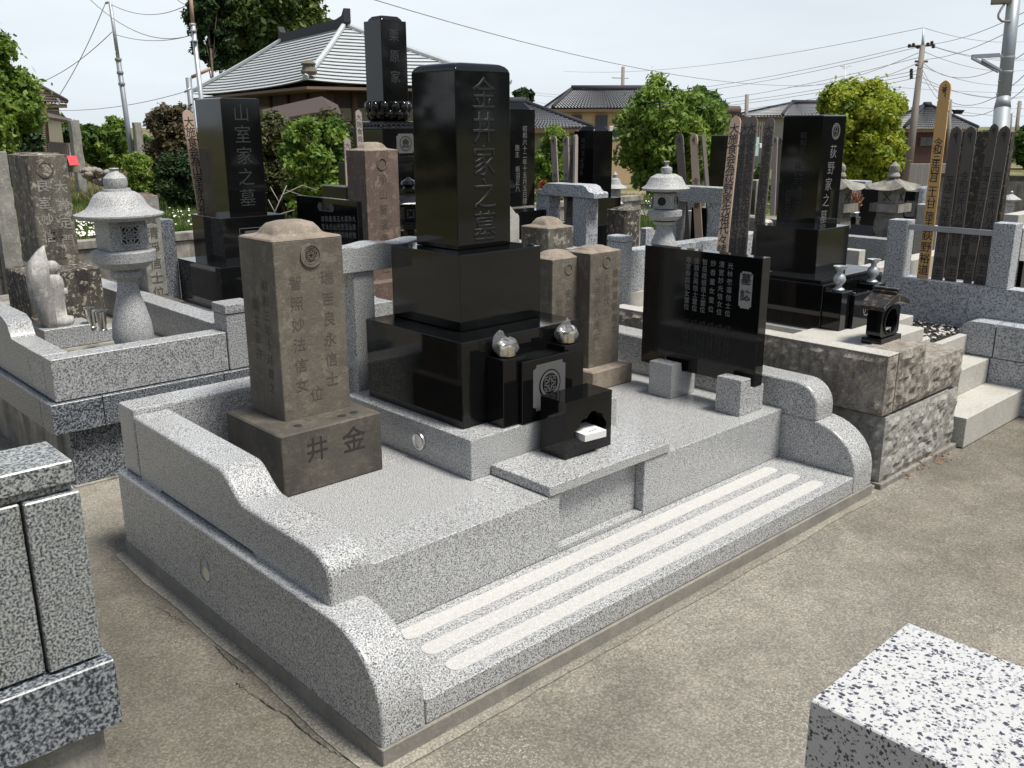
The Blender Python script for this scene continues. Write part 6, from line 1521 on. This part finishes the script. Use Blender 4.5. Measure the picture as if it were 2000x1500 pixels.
for i, (x_, y_, t_) in enumerate(pth):
    a_, b_ = gnd(x_-28, y_, t_), gnd(x_+28, y_, t_); V += [(a_.x, a_.y, .012), (b_.x, b_.y, .012)]
for i in range(len(pth)-1): F.append((2*i, 2*i+1, 2*i+3, 2*i+2))
link('path', me_from(V, F), 'path', kind='structure')
T_ = top('garden_wall', 'low grey block wall in front of the red-brown house', 'wall', tuple(gnd(1820, 340, 42)))
for i in range(12):
    p_ = gnd(1776+12*i, 340, 42); m = box_me(0, .30, 0, .15, 0, 1.15, .01, 1); m.transform(Matrix.Translation(p_)@Matrix.Rotation(-YAW-.3, 4, 'Z')); link('panel', m, 'wall_grey', T_)
T_ = top('concrete_curb', 'long pale concrete curb in the field behind the square-roofed lantern', 'curb', tuple(gnd(1780, 347, 37)))
for i in range(5):
    a_, b_ = gnd(1640+60*i, 349, 36), gnd(1697+60*i, 349, 36); L_ = (b_-a_).length
    m = box_me(0, L_, 0, .15, 0, .22, .01, 1); m.transform(Matrix.Translation(a_)@Matrix.Rotation(math.atan2(b_.y-a_.y, b_.x-a_.x), 4, 'Z')); link('curb_stone', m, 'wall_grey', T_)
# block wall at far right
p_ = dep(1975, 352, 14); T_ = top('boundary_wall', 'tall stained concrete wall at the far right with a dark coping', 'wall', (p_.x, p_.y, 0))
for i in range(7):
    for j in range(3):
        box('panel', 'concrete', T_, p_.x+.02, p_.x+.14, p_.y+.3-.92*i, p_.y+.3-.92*i+.9, -.5+j*(p_.z+.5)/3, -.5+(j+1)*(p_.z+.5)/3-.01, .005)
box('coping', 'oldbase', T_, p_.x, p_.x+.18, p_.y-5.4, p_.y+1.25, p_.z, p_.z+.07, .006)
# stone gate posts on the left, red cloth, pot, rubble wall
for lab, xy, t_, top_, w_, lean in (('rough granite gate post, the left and nearer of two at the end of the path', (156, 335), 24, 239, 17, .16), ('rough granite gate post, the right one half hidden by the brownish shrub', (275, 318), 27, 243, 14, .02)):
    g_ = gnd(xy[0], xy[1], t_); h_ = dep(xy[0]-8, top_, t_).z-g_.z+.05; ww = w_*t_/FPX/2
    T_ = top('gate_post', lab, 'stone post', tuple(g_), group='rough granite gate posts')
    bm = bmesh.new(); n_ = 12
    m = loft_me(-ww, ww, -ww, ww, [(0, h_*i/12, .02) for i in range(13)]+[(.02, h_+.01, .03)])
    for vv in m.vertices:
        q = vv.co*6; vv.co += Vector((mn.noise(q), mn.noise(q+Vector((9, 0, 0))), 0))*.022
    m.transform(Matrix.Translation(g_)); link('post', m, 'greyst', T_, smooth='auto')
pp = dep(143, 326, 21.5); T_ = top('potted_plant', 'square planter with white flowers under a red cloth beside the left gate post', 'planter', (pp.x, pp.y, pp.z-.1))
box('planter', 'wall_beige', T_, pp.x-.1, pp.x+.1, pp.y-.08, pp.y+.08, pp.z-.12, pp.z+.05, .01)
link('foliage', leaves_me([(pp.x, pp.y, pp.z+.12)], [.12], 500, .02, 5), LM['dark'], T_)
link('flowers', leaves_me([(pp.x, pp.y, pp.z+.12)], [.13], 60, .016, 6), 'petal', T_)
m = me_from([dep(130, 304, 21.3), dep(149, 304, 21.3), dep(155, 322, 21.0), dep(136, 323, 21.0), dep(130, 304, 21.33), dep(149, 304, 21.33), dep(155, 322, 21.03), dep(136, 323, 21.03)], [(0, 1, 2, 3), (7, 6, 5, 4), (0, 4, 5, 1), (1, 5, 6, 2), (2, 6, 7, 3), (3, 7, 4, 0)])
T_ = top('red_cloth', 'small red cloth sheet hung in front of the left gate post', 'cloth', tuple(dep(143, 313, 21.2))); link('sheet', m, 'red', T_); tube('stick', 'wood_mid', T_, [dep(137, 299, 21.35), dep(140, 333, 21.35)], .012, 5)
T_ = top('rubble_wall', 'low retaining wall of round field stones left of the egg-shaped shrub', 'wall', tuple(gnd(200, 350, 21)))
bm = bmesh.new(); bmesh.ops.create_icosphere(bm, subdivisions=2, radius=1)
for vv in bm.verts: vv.co *= 1+.12*mn.noise(vv.co*1.7)
stone = bm_me(bm); stone.shade_smooth(); stone.materials.append(plain('field_stone', (.22, .20, .175), .85, var=.35, sc=3))
for i in range(34):
    x_ = random.uniform(156, 243); lo, hi = 328+(x_-160)*.16, 345+(x_-160)*.35; y_ = random.uniform(lo, hi); p_ = dep(x_, y_, 20.5+random.uniform(-.2, .2))
    o = bpy.data.objects.new('stone', stone); C.objects.link(o); o.parent = T_; o.location = p_-ORG[T_]; s_ = random.uniform(.055, .10); o.scale = (s_*1.35, s_, s_*.9); o.rotation_euler = (random.uniform(-.4, .4), random.uniform(-.4, .4), random.uniform(0, 3))
# bank of earth behind the stones
# ------------------------------------------------------------------ poles and wires
def wire(pts_or_ab, sag, r=.012, label=None, n=14):
    (a_, b_) = pts_or_ab; P_ = [a_.lerp(b_, i/n)-ZP*(sag*4*(i/n)*(1-i/n)) for i in range(n+1)]; return tube_me(P_, r, 4)
def pole_pts(px0, py0, px1, py1, t0, t1): return dep(px0, py0, t0), dep(px1, py1, t1)
A1, B1 = dep(215, 4, 26), gnd(259, 300, 27)
T_ = top('leaning_pole', 'tall thin grey steel pole leaning left, with guy wires', 'pole', tuple(B1))
Pm, Pn = B1.lerp(A1, .70), B1.lerp(A1, .0)
tube('lower_pole', 'pole_grey', T_, [B1-ZP*.2, Pm], .072, 12); tube('upper_pole', 'zinc', T_, [Pm, A1], .05, 10)
for k in (.70, .63, .57): q_ = B1.lerp(A1, k); link('clamp', lathe_me(tuple(q_), [(.09, -.04), (.10, 0), (.09, .04)], 10), 'pole_grey', T_)
tube('bracket', 'pole_grey', T_, [A1, dep(206, 6, 26)], .03, 6)
A2, B2 = dep(370, -30, 24), dep(396, 200, 24.5)
T2_ = top('signal_pole', 'tall pale pole with a rusty top left of the temple roof', 'pole', (B2.x, B2.y, 0))
tube('lower_pole', 'zinc', T2_, [dep(416, 400, 24.9), dep(377, 50, 24.1)], .062, 10); tube('upper_pole', 'rust', T2_, [dep(377, 50, 24.1), A2], .05, 10)
for y_ in (48, 60, 80): q_ = dep(376+(y_-48)*.12, y_, 24.1); link('clamp', lathe_me(tuple(q_), [(.08, -.03), (.09, 0), (.08, .03)], 8), 'zinc', T2_)
tube('insulator', 'dark', T2_, [dep(363, 9, 24.1), dep(370, 11, 24.1)], .05, 8)
T3_ = top('short_pole', 'short grey pole with a small bracket left of the temple eaves', 'pole', (dep(378, 300, 27).x, dep(378, 300, 27).y, 0))
tube('post', 'pole_grey', T3_, [dep(386, 330, 27.5), dep(368, 152, 27)], .085, 10); tube('arm', 'rust', T3_, [dep(374, 151, 27), dep(411, 134, 27)], .05, 6); tube('bracket', 'zinc', T3_, [dep(360, 180, 27), dep(372, 172, 27)], .03, 5)
W_ = []
cab = [((206, 6, 26), (112, 192, 28), .3), ((219, 62, 26), (82, 160, 30), .3), ((216, 8, 26), (363, 11, 24.1), .55), ((175, -2, 24), (372, 69, 24.2), .9), ((221, 66, 26), (373, 69, 24.2), .35), ((345, -2, 24), (364, 9, 24.1), .05), ((365, 178, 27), (90, 215, 30), .4)]
T_ = top('overhead_wire', 'thin grey wires strung between the two thin poles and the beige house', 'wires', tuple(dep(215, 8, 26)))
for a_, b_, s_ in cab: link('wire', wire((dep(*a_), dep(*b_)), s_*.45, .011), 'wire', T_, smooth=True)
tube('wire_loop', 'wire', T_, [dep(112, 192, 28), dep(116, 198, 28), dep(115, 206, 28), dep(111, 203, 28)], .03, 5)
# utility pole right
UT = 46
uB, uA = gnd(1773, 340, UT), dep(1804, 53, UT)
T_ = top('utility_pole', 'concrete utility pole with cross arms and insulators, right of the yellow-green tree', 'utility pole', tuple(uB))
tube('shaft', 'pole_wood', T_, [uB-ZP*.3, dep(1802, 90, UT)], [.21, .13], 12); tube('top_rod', 'zinc', T_, [dep(1802, 92, UT), uA], [.09, .03], 8)
for (x0_, y0_, x1_, y1_) in ((1774, 91, 1826, 88), (1787, 120, 1812, 120), (1788, 127, 1800, 127)):
    tube('cross_arm', 'wood_brown', T_, [dep(x0_, y0_, UT), dep(x1_, y1_, UT)], .055, 6)
for x_, y_ in ((1776, 90), (1784, 88), (1793, 92), (1812, 87), (1820, 84), (1823, 91), (1796, 136), (1796, 144), (1795, 152), (1780, 138), (1780, 144), (1780, 151)):
    q_ = dep(x_, y_, UT); link('insulator', lathe_me(tuple(q_), [(.05, -.08), (.11, -.03), (.06, 0), (.10, .05), (.04, .1)], 8), 'dark', T_)
T_ = top('overhead_wire', 'fan of power wires running both ways from the concrete utility pole', 'wires', tuple(dep(1800, 90, UT)))
for a_, b_, s_ in [((1804, 54, UT), (1100, 139, 95), .8), ((1776, 90, UT), (1030, 179, 95), 1.2), ((1793, 92, UT), (1030, 183, 95), 1.3), ((1794, 103, UT), (1540, 170, 60), .4), ((1796, 112, UT), (1030, 196, 95), 1.5), ((1795, 137, UT), (1030, 203, 95), 1.2), ((1795, 144, UT), (1030, 207, 95), 1.2), ((1794, 151, UT), (1030, 214, 95), 1.4),
                   ((1795, 122, UT), (1650, 165, 60), .2), ((1804, 54, UT), (2080, 66, 60), .6), ((1822, 90, UT), (2080, 102, 55), .5), ((1826, 92, UT), (2080, 106, 55), .5), ((1822, 86, UT), (2080, -20, 30), .3), ((1808, 116, UT), (2080, -4, 30), .4), ((1802, 122, UT), (2080, 40, 30), 1.2),
                   ((1802, 137, UT), (2080, 60, 30), 2.0), ((1802, 146, UT), (2080, 85, 32), 2.2), ((1802, 152, UT), (2080, 160, 60), 1.0), ((1802, 130, UT), (2080, 145, 60), .8), ((1803, 100, UT), (2080, 118, 60), .8), ((1800, 160, UT), (2080, 178, 60), .6), ((1853, 207, 40), (2080, 210, 60), .1), ((1853, 214, 40), (2080, 217, 60), .3), ((1770, 222, 60), (1420, 232, 90), .3), ((1660, 162, 50), (2080, 180, 60), .2)]:
    link('wire', wire((dep(*a_), dep(*b_)), s_, .015), 'wire', T_, smooth=True)
T_ = top('overhead_wire', 'single long wire crossing the sky from top left down to the right', 'wires', tuple(dep(1200, 80, 40)))
link('wire', wire((dep(720, -4, 26), dep(1640, 163, 60)), .9, .016, n=24), 'wire', T_, smooth=True)
# other poles
for lab, nm, xa, ya, xb, yb, t_, r_, arms in (('thin distant pole with a cross arm above the large spreading tree', 'utility_pole', 1217, 131, 1213, 330, 70, .13, [(1195, 152, 1228, 153)]),
                                     ('dark slim pole above the old shed', 'utility_pole', 1459, 185, 1455, 300, 40, .085, []),
                                     ('distant leaning utility pole at the right picture edge', 'utility_pole', 1992, 198, 1980, 300, 60, .12, [(1986, 203, 1996, 204), (1986, 211, 1996, 212)]),
                                     ('thin grey post behind the fresh yellow tablet', 'utility_pole', 1856, 195, 1851, 330, 40, .08, []),
                                     ('television aerial above the yellow-green tree', 'aerial', 1650, 128, 1650, 200, 50, .025, [(1641, 130, 1663, 129), (1645, 133, 1655, 133)]),
                                     ('faint thin pole beside the big pole', 'utility_pole', 1976, 222, 1972, 300, 70, .07, [(1973, 224, 1982, 218)])):
    T_ = top(nm, lab, 'aerial' if nm == 'aerial' else 'utility pole', tuple(gnd(xb, yb, t_)))
    tube('shaft', 'pole_wood' if nm != 'aerial' else 'zinc', T_, [dep(xb, yb, t_), dep(xa, ya, t_)], r_, 8)
    for a_ in arms: tube('cross_arm', 'wire' if nm != 'aerial' else 'zinc', T_, [dep(a_[0], a_[1], t_), dep(a_[2], a_[3], t_)], max(.015, r_*.25), 5)
p_ = dep(1871, 219, 40); T_ = top('street_light', 'small dark hanging lamp hood beside the fresh yellow tablet', 'lamp', tuple(p_))
link('hood', lathe_me(tuple(p_), [(.17, -.08), (.25, .06), (.27, .09), (.03, .10)], 14), 'dark', T_); tube('arm', 'zinc', T_, [p_+ZP*.1, dep(1855, 214, 40)], .02, 5)
# big pole right foreground
BT = 10.5
T_ = top('big_steel_pole', 'thick galvanised pole with a bracket and grey box at the upper right', 'pole', (dep(1950, 420, BT).x, dep(1950, 420, BT).y, 0))
bA, bM, bB = dep(1986, -60, BT), dep(1960, 192, BT), dep(1938, 480, BT)
rr_ = lambda w: w/2*BT/FPX
tube('upper_tube', 'pole_big', T_, [bM, bA], [rr_(25), rr_(24)], 24)
tube('collar', 'pole_big', T_, [dep(1957.5, 212, BT), dep(1960.5, 190, BT)], [rr_(30.5), rr_(25)], 24)
tube('lower_tube', 'pole_big', T_, [bB, dep(1957.5, 212, BT)], [rr_(34), rr_(30)], 24)
for y_ in (112, 140): x_ = 1960+(192-y_)*.105; q_ = dep(x_, y_, BT); link('band', lathe_me(tuple(q_), [(rr_(26), -.01), (rr_(27), -.008), (rr_(27), .008), (rr_(26), .01)], 24), 'zinc', T_)
for x_, y_ in ((1951, 158), (1972, 157), (1947, 184), (1972, 182), (1976, 96)): q_ = dep(x_, y_, BT-.06); link('bolt', lathe_me(tuple(q_), [(.008, -.01), (.012, 0), (.008, .01)], 8), 'pole_grey', T_)
for a_, b_ in (((1898, 112), (1958, 109)), ((1898, 113), (1950, 140)), ((1918, 117), (1955, 138)), ((1899, 109), (1952, 106))):
    tube('bracket_arm', 'pole_grey', T_, [dep(a_[0], a_[1], BT-.1), dep(b_[0], b_[1], BT-.05)], .018, 4, smooth=False)
q_ = dep(1965, -2, BT-.05)
m = box_me(-.15, .06, -.08, .08, -.05, .25, .008); m.transform(Matrix.Translation(q_)@Matrix.Rotation(-YAW-.4, 4, 'Z')); link('junction_box', m, 'wall_beige', T_, smooth='auto')
tube('conduit', 'wood_mid', T_, [dep(1963, 6, BT-.08), dep(1955, 18, BT-.08), dep(1950, 28, BT-.08), dep(1950, 35, BT-.08), dep(1956, 41, BT-.08), dep(1964, 42, BT-.08), dep(1974, 41, BT-.05)], .013, 8)
# grey post at the far left
T_ = top('concrete_post', 'plain grey concrete post at the far left picture edge', 'post', (dep(5, 480, 6.6).x, dep(5, 480, 6.6).y, 0))
a = BXP(7.4, (8, 296), 12, -30, 600); box('post', 'greyst', T_, a[0]-.12, a[0]+.02, a[2], a[2]+.12, 0, a[5], .01)

# ------------------------------------------------------------------ grass
def grass(label, px0, px1, py0, py1, n, h0, h1, mat, seed, w=.006, kindname='grass'):
    r = np.random.default_rng(seed); px = r.uniform(px0, px1, n); py = r.uniform(py0, py1, n)
    V = np.empty((n, 3, 3))
    for i in range(n):
        p_ = onz(px[i], py[i], -.03); d_ = math.hypot(p_.x-E0.x, p_.y-E0.y)
        z_ = terrain_h(p_.x, p_.y)
        if z_ < -.1: p_ = onz(px[i], py[i], z_*1.0); z_ = terrain_h(p_.x, p_.y)
        a_ = r.uniform(0, 6.28); ww = w*d_/9; hh = r.uniform(h0, h1)
        c_, s_ = math.cos(a_)*ww, math.sin(a_)*ww
        V[i, 0] = (p_.x-c_, p_.y-s_, z_); V[i, 1] = (p_.x+c_, p_.y+s_, z_); V[i, 2] = (p_.x+r.normal(0, hh*.35), p_.y+r.normal(0, hh*.35), z_+hh)
    me = bpy.data.meshes.new('grass'); me.vertices.add(n*3); me.vertices.foreach_set('co', V.ravel()); me.loops.add(n*3); me.loops.foreach_set('vertex_index', np.arange(n*3)); me.polygons.add(n)
    me.polygons.foreach_set('loop_start', np.arange(0, n*3, 3)); me.polygons.foreach_set('loop_total', np.full(n, 3)); me.update()
    return link(kindname, me, mat, None, label, 'grass', kind='stuff')
grass('green grass and weeds behind the left graves', 130, 720, 372, 470, 26000, .05, .20, 'blade', 1)
grass('dry grass around the path behind the left graves', 130, 720, 305, 400, 16000, .08, .26, 'blade_dry', 2)
grass('taller grass at the far end of the path', 150, 300, 286, 320, 9000, .2, .55, 'blade', 3)
grass('green weeds behind the wall in the middle', 1040, 1290, 378, 430, 14000, .06, .25, 'blade', 4)
grass('grass between the field and the graves at the right', 1440, 2010, 352, 395, 16000, .06, .22, 'blade', 5)
def daisies(px0, px1, py0, py1, n, seed):
    r = random.Random(seed); ms_v, ms_f = [], []
    for i in range(n):
        p_ = onz(r.uniform(px0, px1), r.uniform(py0, py1), .10); s_ = r.uniform(.012, .022); k = len(ms_v)
        for j in range(6): a_ = j*math.pi/3; ms_v.append((p_.x+s_*math.cos(a_), p_.y+s_*math.sin(a_)*.7, p_.z+s_*.6*math.sin(a_)))
        ms_f.append(tuple(range(k, k+6)))
    return link('daisies', me_from(ms_v, ms_f), 'petal', None, 'small white daisies in the weeds', 'flowers', kind='stuff')
daisies(148, 200, 420, 460, 120, 1); daisies(310, 375, 400, 440, 30, 2); daisies(1150, 1290, 385, 402, 24, 3)
# dead branches between the left headstone and the tablet
T_ = top('dead_branches', 'pale dead forked branch in front of the maple', 'branch', tuple(gnd(540, 440, 11)))
for pts in (((532, 425, 10.5), (545, 395, 10.6), (560, 362, 10.7)), ((545, 395, 10.6), (528, 365, 10.7)), ((536, 413, 10.5), (524, 390, 10.6)), ((552, 380, 10.6), (590, 362, 11), (620, 372, 11.4)), ((560, 372, 10.8), (600, 385, 11.2)), ((540, 420, 10.5), (575, 410, 10.8))):
    tube('branch', 'wood_mid', T_, [dep(*p_) for p_ in pts], .0055, 5)
# cracks and leaf litter on the paving
def crack(name, pts, w, seed):
    r = random.Random(seed); P_ = []
    for (x0_, y0_), (x1_, y1_) in zip(pts, pts[1:]):
        for i in range(10): k = i/10; P_.append((x0_+(x1_-x0_)*k+r.uniform(-2.2, 2.2), y0_+(y1_-y0_)*k+r.uniform(-2.2, 2.2)))
    V, F = [], []
    Q = [onz(a_, b_, .0) for a_, b_ in P_]
    for i, q in enumerate(Q):
        d_ = (Q[min(i+1, len(Q)-1)]-Q[max(0, i-1)]).normalized(); s_ = Vector((-d_.y, d_.x, 0))*w*r.uniform(.2, 1.2)
        V += [(q.x-s_.x, q.y-s_.y, .004), (q.x+s_.x, q.y+s_.y, .004)]
    for i in range(len(Q)-1): F.append((2*i, 2*i+2, 2*i+3, 2*i+1))
    return link(name, me_from(V, F), 'dark', None, kind='structure')
crack('pavement_crack', [(305, 1186), (345, 1210), (372, 1222)], .0012, 1); crack('pavement_crack', [(418, 1262), (446, 1292), (478, 1316)], .0014, 2)
crack('pavement_crack', [(462, 1335), (490, 1358), (560, 1400), (620, 1452), (690, 1492)], .0018, 3)
crack('pavement_crack', [(1545, 1015), (1620, 985), (1700, 962)], .0012, 5)
# mortar fillet along the footing (uneven skirting of cement)
for k_, (a0, a1, b0, b1) in enumerate(((-.045, 0, -.03, 1.9), (-.0, 2.9, -.05, 0))):
    V, F = [], []; n_ = 60; r = random.Random(k_)
    for i in range(n_+1):
        s_ = i/n_
        if k_ == 0: y_ = -.05+1.92*s_; e_ = -.045-.015*mn.noise(Vector((y_*2.2, 0, 0)))-.004*r.random(); V += [(e_, y_, .0035), (e_+.012, y_, .008), (-.003, y_, .009)]
        else: x_ = -.055+2.93*s_; e_ = -.035-.014*mn.noise(Vector((x_*2.2, 3, 0)))-.004*r.random(); V += [(x_, e_, .0035), (x_, e_+.012, .011), (x_, -.005, .012)]
    for i in range(n_):
        for j in range(2): F.append((3*i+j, 3*i+j+1, 3*i+3+j+1, 3*i+3+j) if k_ == 0 else (3*i+j, 3*i+3+j, 3*i+3+j+1, 3*i+j+1))
    link('cement_skirt', me_from(V, F), 'skirt', None, kind='structure', smooth=True)
T_ = top('leaf_litter', 'small pile of dry brown leaves at the foot of the rough stone wall', 'leaf litter', tuple(onz(1800, 912, .02)))
q = onz(1795, 910, .01); link('leaves', leaves_me([(q.x, q.y-.02, .012), (q.x+.18, q.y-.03, .012), (q.x-.2, q.y-.02, .01)], [.05, .06, .03], 130, .008, 4), 'dry', T_)
# loose grit and small stones on the paving, thicker along the walls
def grit(label, n, seed):
    r = random.Random(seed); V, F = [], []
    for i in range(n):
        m_ = r.random()
        if m_ < .30: x, y = -.06-abs(r.gauss(0, .12)), r.uniform(-.1, 2.6)
        elif m_ < .50: x, y = r.uniform(0, 2.9), -.06-abs(r.gauss(0, .12))
        elif m_ < .75: x, y = r.uniform(2.95, 5.0), -.03-abs(r.gauss(0, .10))
        else: x, y = r.uniform(-1.2, 5), r.uniform(-1.6, 0) if r.random() < .7 else r.uniform(0, 2.6)*1.0
        if 0 <= x <= 2.9 and y > -.02: continue
        if x > 2.95 and y > -.03: continue
        if y > 2.68 or (x > .15 and x < .68 and y < -1.0): continue
        s_ = r.choice((.0016, .002, .0026, .0035)); k = len(V); a_ = r.uniform(0, 3)
        for j in range(4): V.append((x+s_*math.cos(a_+j*1.57)*r.uniform(.7, 1.4), y+s_*math.sin(a_+j*1.57), .001))
        V.append((x, y, .001+s_*.9))
        F += [(k+j, k+(j+1) % 4, k+4) for j in range(4)]
    return link('grit', me_from(V, F), 'footing', None, label, 'grit', kind='stuff')
grit('loose grit lying on the paving along the walls', 5200, 12)
# plant masses in view, then an unseen tree ring added to cut sky fill
def mass(name, label, spans, t, n, leaf, mat, seed, dt=3):
    r = random.Random(seed); cl, R = [], []
    for x0_, x1_, yt, yb in spans:
        m_ = max(3, int((x1_-x0_)/14))
        for i in range(m_):
            px_ = x0_+(x1_-x0_)*(i+.5)/m_; tt_ = t+r.uniform(-dt, dt); top_ = yt+r.uniform(-4, 8)
            zt_ = dep(px_, top_, tt_); zb_ = dep(px_, yb, tt_).z; rad = 10*tt_/FPX
            h_ = max(rad, zt_.z-zb_)
            for j in range(max(2, int(h_/rad/1.2))): cl.append((zt_.x+r.uniform(-1, 1)*rad, zt_.y+r.uniform(-1, 1)*rad, zt_.z-rad-h_*r.random()**1.2*.95+rad*.5)); R.append(rad*r.uniform(.7, 1.25))
    return link(name, leaves_me(cl, R, n, leaf, seed, .1), LM[mat], None, label, 'woodland', kind='stuff')
mass('undergrowth', 'mixed undergrowth in front of the temple', [(480, 560, 235, 400), (560, 720, 250, 400)], 19, 26000, .045, 'dark', 61, 1.5)
mass('far_trees', 'distant belt of trees on the left behind the path', [(90, 400, 262, 312)], 46, 14000, .11, 'mid', 62)
mass('far_trees', 'distant low belt of greenery behind the houses', [(1030, 1600, 262, 300), (1780, 2040, 262, 318)], 76, 16000, .2, 'mid', 63, 4)
def wood(label, az0, az1, rad, h, n, seed):
    r = random.Random(seed); cl, R = [], []
    m_ = int(abs(az1-az0)*rad*math.pi/180/2.2)
    for i in range(m_):
        a_ = math.radians(az0+(az1-az0)*i/m_)
        for j in range(5):
            rr_ = rad+r.uniform(-2, 2); cl.append((E0.x+rr_*math.sin(a_), E0.y+rr_*math.cos(a_), r.uniform(.05, 1)**.8*h*r.uniform(.7, 1.0))); R.append(r.uniform(1.2, 2.2))
    return link('added_tree_belt', leaves_me(cl, R, n, .33, seed, .1), LM['dark'], None, label, 'woodland', kind='stuff')
wood('unseen dark trees added around the viewer to dim sky fill and stone reflections', 95, 345, 24, 8.5, 26000, 77)  # ring unseen: trees behind read from reflections, left side added to cut sky fill
